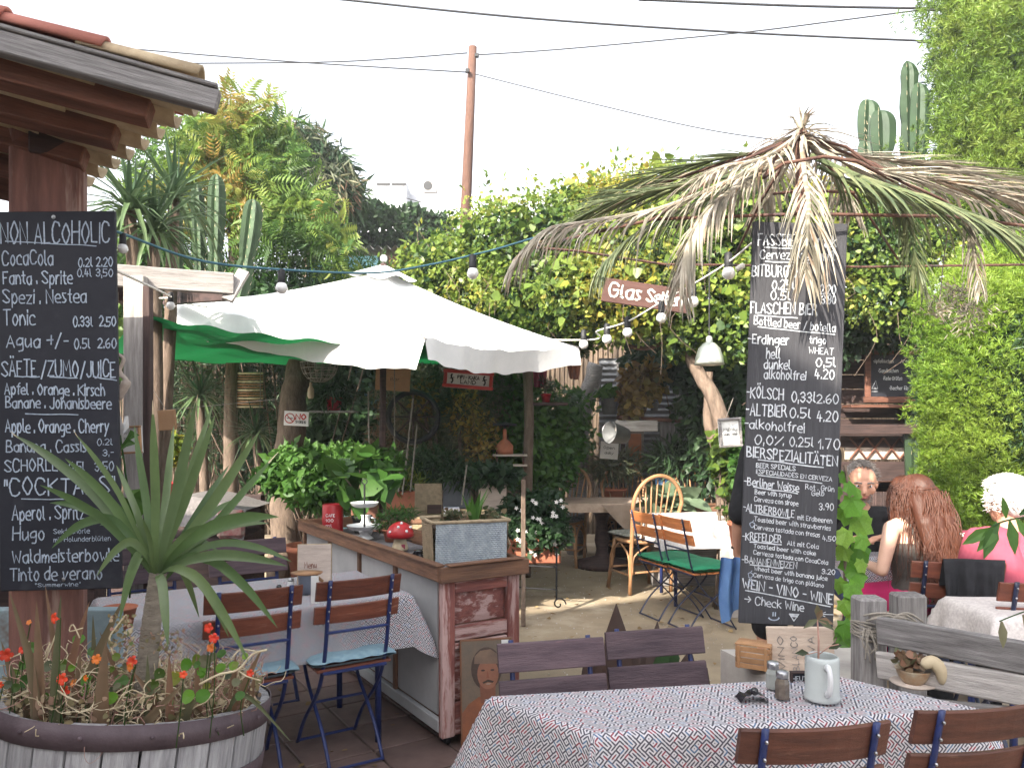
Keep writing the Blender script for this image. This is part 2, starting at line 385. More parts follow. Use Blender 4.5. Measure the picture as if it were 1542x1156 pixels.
# foliage
M['l_ivy'] = leafmat('leaf_ivy', [(.04, .085, .02), (.09, .15, .028), (.15, .22, .035), (.21, .27, .05), (.32, .27, .04)], .38, .42)
M['l_ivy2'] = leafmat('leaf_ivy_young', [(.13, .19, .035), (.19, .26, .05), (.26, .30, .06), (.36, .28, .05)], .4, .45)
M['l_tree'] = leafmat('leaf_tree', [(.05, .11, .03), (.10, .18, .04), (.16, .25, .05), (.22, .28, .06), (.32, .22, .06)], .5)
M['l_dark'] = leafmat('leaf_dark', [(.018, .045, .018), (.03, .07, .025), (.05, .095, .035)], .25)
M['l_bush'] = leafmat('leaf_bush', [(.03, .085, .018), (.055, .14, .025), (.09, .19, .035)], .35)
M['l_olive'] = leafmat('leaf_olive', [(.05, .065, .035), (.09, .11, .055), (.16, .16, .09), (.22, .13, .08)], .3)
M['l_autumn'] = leafmat('leaf_autumn', [(.16, .10, .04), (.26, .17, .05), (.40, .30, .08), (.10, .13, .04)], .4)
M['l_cyp'] = leafmat('leaf_cypress', [(.05, .11, .012), (.11, .20, .02), (.18, .29, .03), (.25, .35, .05)], .3, tcol=1.3)
M['l_cyp2'] = leafmat('leaf_cypress_old', [(.045, .085, .014), (.09, .16, .022), (.15, .24, .032), (.21, .28, .05)], .3, tcol=1.3)
M['l_yucca'] = leafmat('leaf_yucca', [(.05, .09, .045), (.08, .13, .06), (.12, .17, .075)], .15, .4)
M['l_dracaena'] = leafmat('leaf_dracaena', [(.07, .13, .045), (.10, .165, .06), (.14, .20, .08), (.10, .15, .07)], .3, .38, .45)
M['l_grape'] = leafmat('leaf_grape', [(.08, .22, .02), (.12, .30, .03), (.22, .38, .05)], .45)
M['l_palm_dry'] = leafmat('leaf_palm_dry', [(.14, .13, .10), (.24, .22, .17), (.36, .32, .25), (.50, .45, .38), (.30, .20, .13)], .22, .7)
M['l_palm_green'] = leafmat('leaf_palm_green', [(.06, .09, .045), (.12, .15, .07), (.22, .23, .12)], .25, .5)
M['l_agave'] = leafmat('leaf_agave', [(.06, .04, .035), (.09, .06, .05)], .1, .5)
M['l_aloe'] = leafmat('leaf_aloe', [(.10, .12, .06), (.20, .13, .08), (.28, .14, .09)], .15, .5)
M['cactus'] = mat('cactus', (.045, .08, .035), (.03, .052, .025), 6, .6, .2)
M['cactus_far'] = mat('cactus_far', (.03, .062, .027), (.02, .04, .02), 3, .6, .2)

# ---------------------------------------------------------------- leaf scattering (numpy)
T_RHOMB = (np.array([[0, 0, 0], [.45, .28, .07], [1, 0, -.04], [.45, -.28, .07]]), [(0, 1, 2), (0, 2, 3)])
T_HEART = (np.array([[0, 0, 0], [.12, .42, .05], [.62, .34, .0], [1, 0, -.1], [.62, -.34, .0], [.12, -.42, .05]]), [(0, 3, 2, 1), (0, 5, 4, 3)])
T_THIN = (np.array([[0, 0, 0], [.5, .07, .0], [1, 0, -.12], [.5, -.07, .0]]), [(0, 1, 2), (0, 2, 3)])
def _pinnate(n=7, droop=.35):
    vs, fs = [], []
    for i in range(n):
        x = .15 + .8 * i / (n - 1); z = -droop * x * x
        for s in (-1, 1):
            o = len(vs); l = .36 * (1 - .45 * abs(x - .45))
            vs += [[x, 0, z], [x + .10, s * l * .5, z - .03], [x + .16, s * l, z - .14], [x - .0, s * l * .55, z - .05]]
            fs += [(o, o + 1, o + 2), (o, o + 2, o + 3)]
    return np.array(vs), fs
T_PINN = _pinnate()
def _tuft(n=10):
    r = np.random.default_rng(3); vs, fs = [], []
    for i in range(n):
        d = r.normal(size=3); d[0] = abs(d[0]) + .7; d /= np.linalg.norm(d); q = np.cross(d, r.normal(size=3)); q /= np.linalg.norm(q)
        o = len(vs); vs += [[0, 0, 0], list(d * .55 + q * .055), list(d), list(d * .55 - q * .055)]; fs += [(o, o + 1, o + 2), (o, o + 2, o + 3)]
    return np.array(vs), fs
T_TUFT = _tuft()
def scatter_mesh(name, m, pos, dr, nr, size, tmpl, vval=None, shift=None):
    tv, tf = tmpl; n = len(pos); k = len(tv)
    if shift is not None: pos = pos - np.array(shift)
    dr = dr / np.linalg.norm(dr, axis=1, keepdims=True)
    nr = nr - dr * (nr * dr).sum(1, keepdims=True); nr /= (np.linalg.norm(nr, axis=1, keepdims=True) + 1e-9)
    sd_ = np.cross(nr, dr); size = np.broadcast_to(size, (n,))
    vs = pos[:, None, :] + size[:, None, None] * (tv[None, :, 0:1] * dr[:, None] + tv[None, :, 1:2] * sd_[:, None] + tv[None, :, 2:3] * nr[:, None])
    vs = vs.reshape(-1, 3)
    me = bpy.data.meshes.new(name)
    fl = [len(f) for f in tf]; flat = np.array([i for f in tf for i in f])
    li = (flat[None] + (np.arange(n) * k)[:, None]).ravel()
    tot = np.tile(np.array(fl), n); st = np.concatenate([[0], np.cumsum(tot)[:-1]])
    me.vertices.add(len(vs)); me.vertices.foreach_set('co', vs.astype(np.float32).ravel())
    me.loops.add(len(li)); me.loops.foreach_set('vertex_index', li.astype(np.int32))
    me.polygons.add(len(tot)); me.polygons.foreach_set('loop_start', st.astype(np.int32)); me.polygons.foreach_set('loop_total', tot.astype(np.int32))
    me.update(calc_edges=True)
    vv = rng.random(n) if vval is None else np.clip(vval, 0, 1)
    at = me.attributes.new('v', 'FLOAT', 'POINT'); at.data.foreach_set('value', np.repeat(vv, k).astype(np.float32))
    me.materials.append(m); return me
def set_v(o, lo=0., hi=1., per=None):
    me = o.data; n = len(me.vertices); at = me.attributes.new('v', 'FLOAT', 'POINT')
    x = random.uniform(lo, hi)
    a = np.full(n, x, dtype=np.float32) if per is None else np.repeat(rng.uniform(lo, hi, n // per + 1), per)[:n].astype(np.float32)
    at.data.foreach_set('value', a); return o
def scat(name, m, pos, dr, nr, size, tmpl, parent, vval=None, kind=None):
    sh = ROOTW.get(parent.name) if parent else None
    me = scatter_mesh(name, m, pos, dr, nr, size, tmpl, vval, sh)
    o = bpy.data.objects.new(name, me); COL.objects.link(o)
    if parent: o.parent = parent; ROOTW[o.name] = sh if sh is not None else V(0, 0, 0)
    if kind: o['kind'] = kind
    return o
def shell(blobs, n, thick=.35, lump=.25, cut=None):
    """points through the outer shell of a set of ellipsoids (centre, radii): returns pos, outward"""
    w = np.array([b[1][0] * b[1][1] + b[1][1] * b[1][2] + b[1][0] * b[1][2] for b in blobs]); w = w / w.sum()
    pp, oo = [], []
    for (c, r), k in zip(blobs, w):
        m = int(n * k); d = rng.normal(size=(m, 3)); d /= np.linalg.norm(d, axis=1, keepdims=True)
        ph = rng.random(6) * 6; L = 1 + lump * (np.sin(d[:, 0] * 5 + ph[0]) * np.sin(d[:, 1] * 5 + ph[1]) + .6 * np.sin(d[:, 2] * 9 + ph[2]) * np.sin(d[:, 0] * 11 + ph[3])) * .6
        rr = L * (1 - thick * rng.random(m) ** 1.6)
        pp.append(np.array(c) + d * np.array(r) * rr[:, None]); oo.append(d)
    p = np.concatenate(pp); o = np.concatenate(oo)
    if cut is not None:
        k = cut(p); p, o = p[k], o[k]
    return p, o
def clump_v(p, s=2.2):
    """leaf colour varied in clumps by waves over position plus random scatter"""
    return .5 + .28 * np.sin(p[:, 0] * s * 1.7 + 1) * np.sin(p[:, 1] * s + 2) * 1.2 + .2 * np.sin(p[:, 2] * s * 2.3) + rng.normal(0, .2, len(p))
def foliage(name, m, blobs, n, size, tmpl, parent, thick=.35, lump=.25, outw=1.0, down=.4, cut=None, kind=None):
    p, o = shell(blobs, n, thick, lump, cut)
    dr = rng.normal(size=p.shape) + o * outw * .6 + np.array([0, 0, -down]); nr = o * outw + rng.normal(size=p.shape) * .6 + np.array([0, 0, .5])
    sz = size * rng.uniform(.6, 1.25, len(p))
    return scat(name, m, p, dr, nr, sz, tmpl, parent, clump_v(p), kind)

# ---------------------------------------------------------------- hand lettering: a single-stroke alphabet
GL = {
'A':'4|-032943 -1535','B':'4|-0309 0929382606 0626442303','C':'4|4839190705133344','D':'4|-0309 092947452303','E':'3|-39090333 -0626','F':'3|-390903 -0626',
'G':'4|4839190705133345 -2646','H':'4|-0903 -4943 -0646','I':'0|-0903','J':'3|3934231304','K':'4|-0903 -4906 -1643','L':'3|-090333','M':'5|-0309254953','N':'4|-03094349',
'O':'4|291806142334463829','P':'4|-0309 0929382606','Q':'4|291806142334463829 -2543','R':'4|-0309 0929382606 -2643','S':'4|48290826442304','T':'4|-0949 -2923','U':'4|090513334549',
'V':'4|-092349','W':'5|-0913274359','X':'4|-0943 -4903','Y':'4|-0926 -4923','Z':'4|-09490343',
'a':'3|36270604132335 -3733','b':'3|-0903 05172735231303','c':'3|362706041333','d':'3|-3933 36270604132335','e':'3|0535362706041333','f':'2|291813 -0727','g':'3|36270604142435 37322111',
'h':'3|-0903 0517273533','i':'0|-0703 -0908','j':'1|171201 -1918','k':'3|-0903 -3705 -1533','l':'1|09040413','m':'4|-0703 05172623 25374643','n':'3|-0703 0517273533','o':'3|17051323352717',
'p':'3|-0701 05172735231304','q':'3|36270604132335 -3731','r':'2|-0703 051727','s':'2|270715241303','t':'2|191423 -0727','u':'3|0704132435 -3733','v':'3|-071337','w':'4|-0713253347',
'x':'3|-0733 -3703','y':'3|-0714 -3701','z':'3|-07370333',
'0':'3|190705132335372919','1':'1|-071913','2':'3|0819293703 -0333','3':'3|0819293716 1635231304','4':'3|-190535 -2723','5':'3|-390906 0626352303','6':'3|2907041323352605','7':'3|-093913',
'8':'3|19081626382919 16041323352616','9':'3|37291907162637 -3723','.':'0|-0304','-':'2|-0626',',':'0|-0402','+':'3|-0636 -2824','/':'3|-0239','%':'4|-0349 -0809 -4344','"':'1|-0907 -1917',
'>':'5|-0656 -385634','<':'5|-0656 -280624','*':'0|-0506',':':'0|-0304 -0607',"'":'0|-0908','!':'0|-0905 -0403'}
UML = {'Ä': 'A', 'Ö': 'O', 'Ü': 'U', 'ä': 'a', 'ö': 'o', 'ü': 'u', 'á': 'a'}
def glyph_strokes(ch):
    base = UML.get(ch, ch)
    if base not in GL: return 2.0, []
    wd, s = GL[base].split('|'); out = []
    for k in s.split():
        sharp = k[0] == '-'; k = k.lstrip('-')
        pts = [(float(k[i]), float(k[i + 1]) - 3) for i in range(0, len(k), 2)]
        if not sharp and len(pts) > 2:
            pts = [(p.x, p.y) for p in catmull([V(a, b, 0) for a, b in pts], 4)]
        out.append(pts)
    if ch in UML:
        y = 7.4 if base.isupper() else 5.6; wm = float(wd)
        if ch == 'á': out.append([(wm * .4, y - .6), (wm * .75, y + .4)])
        else: out += [[(wm * .25, y - .25), (wm * .25, y + .25)], [(wm * .75, y - .25), (wm * .75, y + .25)]]
    return float(wd), out
_lay = [0]
def stroke(mb, pts, lw, y0):
    """flat ribbon of chalk in the XZ plane"""
    pts = [Vector((p[0], p[1])) for p in pts]; m = len(pts); vs = []; fs = []
    if m < 2: return
    d0 = (pts[1] - pts[0]).normalized(); d1 = (pts[-1] - pts[-2]).normalized()
    pts[0] = pts[0] - d0 * lw * .45; pts[-1] = pts[-1] + d1 * lw * .45
    _lay[0] = (_lay[0] + 1) % 7; y = y0 - .0001 * _lay[0]
    for i, p in enumerate(pts):
        a = (p - pts[i - 1]).normalized() if i else (pts[1] - p).normalized()
        b = (pts[i + 1] - p).normalized() if i < m - 1 else a
        t = (a + b); t = t.normalized() if t.length > .1 else a
        n = Vector((-t.y, t.x)); k = min(1.5, 1 / max(.4, abs(t.dot(a)))); hw = lw * .5 * k * random.uniform(.82, 1.12)
        vs += [(p.x + n.x * hw, y, p.y + n.y * hw), (p.x - n.x * hw, y, p.y - n.y * hw)]
    for i in range(m - 1): fs.append((2 * i, 2 * i + 1, 2 * i + 3, 2 * i + 2))
    mb.add(vs, fs)
def write(mb, text, x, y, wd, h, lw, y0=-.002, slope=0.0, jit=.12):
    """text fitted into width wd, capital height h, in metres, baseline start (x, y)"""
    gl = []; cx = 0
    for ch in text:
        if ch == ' ': cx += 2.4; continue
        w_, st = glyph_strokes(ch); gl.append((cx, st)); cx += w_ + 1.45
    cx = max(1, cx - 1.45); sx = wd / cx; sy = h / 6
    for gx, st in gl:
        jy = random.uniform(-.25, .25) * (1 if jit else 0); js = random.uniform(.93, 1.07) if jit else 1; sl = random.uniform(-.03, .05) if jit else 0
        for s in st:
            q = []
            for (a, b) in s:
                a += random.uniform(-jit, jit); b = b * js + jy + random.uniform(-jit, jit); X = x + (gx + a + sl * b) * sx
                q.append((X, y + b * sy - slope * (X - x)))
            stroke(mb, q, lw, y0)
# ================================================================ SETTING
E1 = V(.843, .537, 0); E2 = V(-.537, .843, 0)          # directions of the counter and the left table
g = MB(); g.quad((-300, -60, -.03), (300, -60, -.03), (300, 500, -.03), (-300, 500, -.03)); struct('ground', g, M['soil'])
def terrace(x, y):
    return .006 * math.sin(x * 2.1) * math.sin(y * 1.7)
g = MB(); g.grid(lambda u, v: (-9 + 20 * u, -3 + 17 * v, -.006 + terrace(-9 + 20 * u, -3 + 17 * v)), 60, 50); struct('terrace', g, M['concrete'], True)
bed = MB(); O0 = V(-.40, 2.6, 0)
c = [O0 + E1 * 1.2 - E2 * .6, O0 + E1 * 1.2 + E2 * 4.6, O0 - E1 * 2.6 + E2 * 4.6, O0 - E1 * 2.6 - E2 * .6]
bed.add([(p.x, p.y, .006) for p in c], [(0, 1, 2, 3)]); tf = struct('tiled_floor', bed, M['grout'])
tmb = MB(); tmb.box((0, 0, 0), (.322, .322, .016), b=.003); tme = mesh_of('floor_tile', tmb, M['tile'])
rzE = math.atan2(E1.y, E1.x)
for i in range(-7, 4):
    for j in range(-1, 13):
        p = O0 + E1 * (i * .335 + .17) + E2 * (j * .335 + .17)
        o = bpy.data.objects.new('floor_tile', tme); COL.objects.link(o); o.parent = tf
        o.location = (p.x, p.y, .010 + random.uniform(-.001, .0015)); o.rotation_euler = (random.uniform(-.004, .004), random.uniform(-.004, .004), rzE + random.uniform(-.006, .006))

# unseen gabled block added behind the camera to shade the front of the terrace
h = thing('added_shade_house', 'unseen gabled white house shape added behind the viewer to shade the terrace', 'house', (-5.2, -5.5, 0), world=True)
wb = MB(); RX, RZ = -5.2, 8.3
prof = [(-10.4, 0), (-10.4, 4.9), (RX, RZ), (.15, 4.75), (.15, 0)]
vs = [(x, y, z) for y in (-3.0, -8.0) for x, z in prof]
wb.add(vs, [(0, 1, 2, 3, 4), (9, 8, 7, 6, 5), (0, 5, 6, 1), (3, 8, 9, 4), (4, 9, 5, 0)])
part('wall', wb, M['white_wall'], h)
rf = MB()
for (x0, z0, x1, z1) in ((-10.5, 4.9, RX, RZ + .05), (RX, RZ + .05, .2, 4.75)):
    rf.add([(x0, -2.95, z0), (x1, -2.95, z1), (x1, -8.1, z1), (x0, -8.1, z0), (x0, -2.95, z0 + .12), (x1, -2.95, z1 + .12), (x1, -8.1, z1 + .12), (x0, -8.1, z0 + .12)],
           [(0, 1, 2, 3), (4, 7, 6, 5), (0, 4, 5, 1), (2, 6, 7, 3), (1, 5, 6, 2), (0, 3, 7, 4)])
part('roof', rf, M['roof_tile'], h)

# ================================================================ BAR HOUSE at the left: post, rafters, tiled roof
bar = thing('bar_building', 'timber bar building with tiled roof edge and thick reddish post at the left', 'building', (-2.2, 3.0, 0), world=True)
Tt = V(-.905, 2.30, 2.535); Lt = V(-1.50, 2.17, 2.655); Et = V(-1.72, 3.00, 2.47)
u = (Lt - Tt); uL = u.length; u.normalize(); vv_ = (Et - Tt); vL = vv_.length; vv_.normalize(); nrm = vv_.cross(u).normalized()
if nrm.z < 0: nrm = -nrm
plank('rake_board', Tt - u * .02, Tt + u * 1.5, .070, .035, M['grey_wood'], bar, up=nrm)
plank('rake_trim', Tt - u * .01 + nrm * .043, Tt + u * 1.5 + nrm * .043, .014, .05, M['grey_wood'], bar, up=nrm)
for k, (s, hgt) in enumerate(((.13, .10), (.37, .10), (.62, .10), (.87, .10), (1.12, .10))):
    a = Tt + vv_ * s + u * (.11 + .004 * k) - nrm * .030
    plank('rafter', a, a + u * 1.6, .070, .070, M['brown_beam'], bar, up=nrm)
# tiles: rows run up the slope, one row after another along the eave
tm = MB(); n = 9
def tile_mesh(r0, r1, L, th=.012):
    b = MB(); vs = []; fs = []
    for i, (x, r) in enumerate(((0, r0), (L, r1))):
        for rr_ in (r, r - th):
            for k in range(n + 1):
                a = math.pi * k / n; vs.append((x, rr_ * math.cos(a), rr_ * math.sin(a)))
    q = n + 1
    for k in range(n):
        fs += [(k, k + 1, 2 * q + k + 1, 2 * q + k), (q + k, 3 * q + k, 3 * q + k + 1, q + k + 1), (k, q + k, q + k + 1, k + 1), (2 * q + k, 2 * q + k + 1, 3 * q + k + 1, 3 * q + k)]
    fs += [(0, 2 * q, 3 * q, q), (n, q + n, 3 * q + n, 2 * q + n)]
    return b.add(vs, fs)
tme2 = mesh_of('roof_tile', tile_mesh(.062, .05, .34), M['roof_tile'], True)
tme3 = mesh_of('roof_tile', tile_mesh(.062, .05, .34), M['roof_tile_pale'], True)
Mt = Matrix((u, nrm.cross(u), nrm)).transposed().to_4x4()
for row in range(11):
    for j in range(5 if row < 1 else 4):
        base = Tt + vv_ * (.035 + row * .118) + nrm * (.040 + (.016 if row == 0 else 0)) + u * (.03 + j * .27) + nrm * (.006 * j)
        o = bpy.data.objects.new('roof_tile', tme2 if (j >= 1 or row > 0 and random.random() < .4) and row < 2 else tme3); COL.objects.link(o); o.parent = bar
        o.matrix_local = Matrix.Translation(base - ROOTW[bar.name]) @ Mt @ Matrix.Rotation(random.uniform(-.03, .03), 4, 'Z') @ Matrix.Rotation(random.uniform(0, .03), 4, 'Y')
    # the channel tile below, hollow side up, seen from beneath
    for j in range(4):
        base = Tt + vv_ * (.094 + row * .118) + nrm * .052 + u * (.01 + j * .28)
        o = bpy.data.objects.new('channel_tile', tme3); COL.objects.link(o); o.parent = bar
        o.matrix_local = Matrix.Translation(base - ROOTW[bar.name]) @ Mt @ Matrix.Rotation(math.pi, 4, 'X')
b = MB(); q = [Tt + u * 1.0, Tt + u * 2.6, Tt + u * 2.6 + vv_ * 3.2, Tt + u * 1.0 + vv_ * 3.2]
b.add([p - nrm * .0 for p in q] + [p - nrm * .012 for p in q], [(0, 1, 2, 3), (7, 6, 5, 4), (0, 4, 5, 1), (3, 2, 6, 7), (0, 3, 7, 4)])
part('ceiling_boards', b, M['dark_beam'], bar)
plank('tie_beam', V(-2.9, 2.55, 2.70), V(-1.62, 2.76, 2.62), .11, .09, M['brown_beam'], bar)
plank('tie_beam', V(-2.9, 2.6, 2.62), V(-1.80, 2.66, 2.60), .05, .05, M['grey_wood_light'], bar)
pt = MB(); pt.box((0, 0, 1.30), (.222, .20, 2.60), b=.012)
pp = PZ(75, 2.72, 0); post = part('post', pt, M['post_red'], bar, world=False); post.location = pp - ROOTW[bar.name]; post.rotation_euler = (0, 0, .44)
pb = MB(); pb.box((0, 0, 0), (.12, .02, .22), b=.006); bk = part('bracket_plate', pb, M['dark_beam'], bar, world=False); bk.location = P(74, 185, 2.62) - ROOTW[bar.name]; bk.rotation_euler = (0, 0, .44)
wl = MB(); wl.box((-3.1, 3.9, 1.25), (2.0, .12, 2.5)); wl.box((-4.1, 1.5, 1.25), (.12, 5, 2.5)); part('wall', wl, M['dark_beam'], bar)
lw_ = MB(); lw_.box((-1.98, 3.02, .42), (.86, .06, .84)); part('counter_front', lw_, mat('old_blue_paint', (.34, .44, .48), (.20, .27, .30), 5, .7, .3, wear=(.16, .12, .10), wearat=.58), bar)
# grey pergola behind
pg = thing('pergola_frame', 'weathered grey timber pergola post and beam beside the non-alcoholic board', 'pergola', (PZ(209, 4.4, 0)), world=True)
plank('post', PZ(208, 4.4, 0), PZ(208, 4.4, 2.42), .115, .115, M['grey_wood_light'], pg, up=V(0, 1, 0))
plank('post_strip', PZ(224, 4.36, 0), PZ(223, 4.36, 2.36), .05, .04, M['dark_beam'], pg, up=V(0, 1, 0))
plank('beam', P(90, 409, 4.25), P(352, 428, 4.6), .125, .05, M['grey_wood_light'], pg)
plank('end_board', P(342, 452, 4.58), P(368, 408, 4.66), .03, .07, M['grey_wood_light'], pg, up=V(0, 1, 0))
plank('rafter', P(348, 440, 4.62), P(250, 450, 6.2), .10, .05, M['dark_beam'], pg)
plank('rafter', P(180, 440, 4.45), P(190, 452, 6.2), .10, .05, M['dark_beam'], pg)

# ================================================================ CHALKBOARDS
def board(name, label, cat, A, Yd, hpx, wpx, lean, yaw, m, fr=None, th=.016):
    """A: photo pixel of its top left corner; local x right, z up, origin at the bottom centre"""
    s = Yd / FPX; wd, hg = wpx * s, hpx * s
    bl = P(A[0], A[1], Yd) - V(math.sin(lean) * hg, 0, hg) + V(wd / 2, 0, 0)
    t = thing(name, label, cat, bl); t.rotation_euler = (0, lean, yaw)
    b_ = MB(); b_.box((0, th / 2 + .0006, hg / 2), (wd, th, hg), b=.003)
    part('panel', b_, m, t)
    def wr(lines, mk, lw=1.7):
        for ln in lines:
            tx, x, y, w_, h_ = ln[:5]; sl = ln[5] if len(ln) > 5 else 0
            k = MB(); write(k, tx, x * s - wd / 2, hg - y * s, w_ * s, h_ * s, (ln[6] if len(ln) > 6 else max(1.0, min(lw, h_ * .13))) * s, slope=sl)
            part('lettering', k, mk, t)
    def ul(lines, mk):
        for (x0, y0, x1, y1) in lines:
            k = MB(); stroke(k, [((x0 + (x1 - x0) * i / 6) * s - wd / 2, hg - (y0 + (y1 - y0) * i / 6 + random.uniform(-.5, .5)) * s) for i in range(7)], 1.7 * s, -.002); part('underline', k, mk, t)
    return t, wr, ul, s, wd, hg
L, wr, ul, s_, wd_, hg_ = board('chalkboard', 'dark chalkboard headed NON ALCOHOLIC fixed to the thick post at the left', 'chalkboard', (-8, 318), 2.52, 570, 179, R(-1.0), R(2), M['slate'])
ox, oy = 8, 318
LN = [("NON ALCOHOLIC", 3, 366, 160, 31, 0, 2.3), ("CocaCola", 5, 398, 74, 21), ("0.2l 2.20", 117, 402, 50, 13), ("0.4l 3,50", 115, 417, 52, 11), ("Fanta . Sprite", 6, 427, 101, 19), ("Spezi . Nestea", 5, 456, 122, 20),
      ("Tonic", 5, 489, 46, 22), ("0.33l  2.50", 108, 492, 62, 14), ("Agua +/-", 9, 522, 90, 19), ("0.5l  2.60", 109, 525, 61, 14), ("SÄFTE /ZUMO/JUICE", 1, 565, 167, 23, 0.02, 2.1),
      ("Apfel . Orange . Kirsch", 5, 592, 147, 16, .03), ("Banane . Johanisbeere", 6, 612, 155, 16, .03), ("Apple . Orange . Cherry", 5, 649, 152, 18, .02), ("Banana . Cassis", 6, 679, 117, 16, .01),
      ("0.2l", 140, 671, 22, 9), ("3,-", 148, 687, 16, 9), ("SCHORLE", 3, 708, 77, 18), ("0,5l", 98, 708, 22, 12), ("3,50", 136, 709, 27, 13), ('"COCKTAILS"', 2, 744, 163, 25, 0, 2.3),
      ("Aperol . Spritz", 13, 781, 106, 20), ("3,90", 144, 775, 28, 13), ("Hugo", 13, 811, 46, 19), ("Sektschorle", 73, 803, 53, 7, 0, .9), ("mit Holunderblüten", 73, 815, 84, 7, 0, .9),
      ("Waldmeisterbowle", 12, 845, 156, 18), ("Tinto de verano", 8, 872, 135, 18), ('"Summerwine"', 45, 882, 66, 5.5, 0, .8)]
wr([(a, x + ox, y - oy, w_, h_) + tuple(r_) for (a, x, y, w_, h_, *r_) in LN], M['chalk_blue'], 2.0)
ul([(x0 + ox, y0 - oy, x1 + ox, y1 - oy) for x0, y0, x1, y1 in ((10, 363, 143, 371), (20, 566, 56, 567), (72, 567, 112, 570), (136, 568, 170, 574), (35, 622, 112, 625), (27, 750, 108, 752))], M['chalk_blue'])
for (x, y) in ((81, 327), (86, 872)):
    k = MB(); k.lathe((0, 0, 0), [(.007, 0), (.006, .002), (.003, .003), (0, .003)], 12, Matrix.Rotation(R(90), 3, 'X')); o = part('screw', k, M['steel'], L); o.location = ((x + ox) * s_ - wd_ / 2, -.001, hg_ - (y - oy) * s_)

YB = 3.40
Rb, wr, ul, s_, wd_, hg_ = board('chalkboard', 'tall narrow beer chalkboard headed FASSBIER hanging under the palm leaf parasol', 'chalkboard', (1135, 335), YB, 606, 140, R(2.05), R(-3), M['slate_grey'])
def dl(x, y): return x - (1135 - 22 * (y - 335) / 605)
RN = [("FASSBIER - Druck", 1142, 371, 115, 17, .0, 1.7), ("Cerveza de barril", 1145, 391, 110, 13), ("BITBURGER", 1133, 417, 70, 16), ("0.25l", 1163, 436, 32, 13), ("2.20", 1234, 441, 22, 13), ("0.5l", 1161, 452, 28, 12), ("3.80", 1236, 456, 20, 12),
      ("FLASCHEN BIER", 1131, 473, 98, 16), ("Bottled beer / botella", 1136, 490, 120, 12, .07), ("-Erdinger", 1127, 518, 60, 14, .03), ("trigo", 1218, 516, 24, 10), ("WHEAT", 1217, 531, 36, 9, .04), ("hell", 1154, 540, 20, 15), ("0,5l", 1228, 550, 28, 13),
      ("dunkel", 1151, 556, 38, 13), ("4.20", 1226, 569, 28, 13), ("alkoholfrei", 1151, 571, 61, 13), ("-KÖLSCH", 1125, 600, 54, 16, .03), ("0,33l", 1192, 604, 34, 14), ("2.60", 1229, 605, 31, 13), ("-ALTBIER", 1124, 626, 60, 17, .03), ("0.5l", 1189, 628, 30, 14), ("4.20", 1229, 632, 30, 14),
      ("-alkoholfrei", 1122, 646, 88, 13, .05), ("0,0%", 1137, 670, 42, 13), ("0.25l", 1189, 671, 34, 13), ("1.70", 1231, 673, 31, 14), ("BIERSPEZIALITÄTEN", 1125, 689, 134, 15, .075, 2.0), ("BEER SPECIALS", 1139, 705, 58, 6.5, .05, 1.1), ("ESPECIALIDADES EN CERVEZA", 1139, 714, 112, 6, .07, 1.0),
      ("-Berliner Weisse", 1121, 732, 81, 11.5, .09), ("Rot . Grün", 1212, 735, 42, 7, .05), ("Gelb", 1221, 744, 18, 7), ("Beer with syrup", 1137, 745, 54, 6.5, .07), ("Cerveza con sirope", 1136, 756, 65, 6.5, .07), ("3.90", 1232, 765, 21, 9), ("-ALTBIERBOWLE", 1120, 771, 75, 11, .10), ("mit Erdbeeren", 1200, 781, 51, 7, .07),
      ("Toasted beer with strawberries", 1136, 786, 113, 6.5, .085), ("Cerveza tostada con fresas", 1136, 798, 97, 6.5, .085), ("4,50", 1237, 811, 19, 7), ("-KREFELDER", 1119, 815, 57, 11, .04), ("Alt mit Cola", 1185, 820, 46, 6.5, .08), ("Toasted beer with coke", 1135, 826, 92, 6, .085), ("Cerveza tostada con CocaCola", 1135, 836, 110, 6, .10),
      ("-BANANENWEIZEN", 1118, 849, 81, 9.5, .08), ("3.20", 1236, 861, 19, 7), ("Wheat beer with banana juice", 1136, 860, 108, 6, .10), ("Cerveza de trigo con plátano", 1135, 870, 104, 6, .11), ("WEIN - VINO - WINE", 1119, 887, 133, 14, .14, 2.0), ("> Check Wine", 1122, 910, 87, 12, .10), ("<", 1232, 926, 20, 9)]
wr([(a, dl(x, y), y - 335, w_, h_) + tuple(r_) for (a, x, y, w_, h_, *r_) in RN], M['chalk'], 1.8)
ul([(dl(x0, y0), y0 - 335, dl(x1, y1), y1 - 335) for x0, y0, x1, y1 in ((1152, 374, 1200, 375), (1153, 395, 1225, 396), (1142, 476, 1200, 479), (1142, 494, 1255, 502), (1142, 693, 1238, 702), (1142, 717, 1236, 725), (1135, 735, 1200, 742), (1130, 774, 1188, 780), (1130, 817.5, 1176, 820), (1130, 852, 1178, 856), (1123, 891, 1248, 910))], M['chalk'])
k = MB(); cx, cy = dl(1165, 930) * s_ - wd_ / 2, hg_ - (930 - 335) * s_
stroke(k, [(cx + .022 * math.cos(a), cy + .012 * math.sin(a)) for a in np.linspace(3.4, 6.2, 7)], .006, -.002); stroke(k, [(cx - .004, cy + .008), (cx - .004, cy + .022)], .005, -.002); stroke(k, [(cx + .006, cy + .008), (cx + .006, cy + .022)], .005, -.002)
part('smiley_drawing', k, M['chalk_blue'], Rb)
k = MB(); cx, cy = dl(1195, 925) * s_ - wd_ / 2, hg_ - (932 - 335) * s_
stroke(k, [(cx - .02, cy + .025), (cx + .02, cy + .025), (cx, cy - .005), (cx - .02, cy + .025)], .005, -.002); stroke(k, [(cx - .01, cy + .017), (cx + .012, cy + .017)], .009, -.002); part('glass_drawing', k, M['chalk'], Rb)
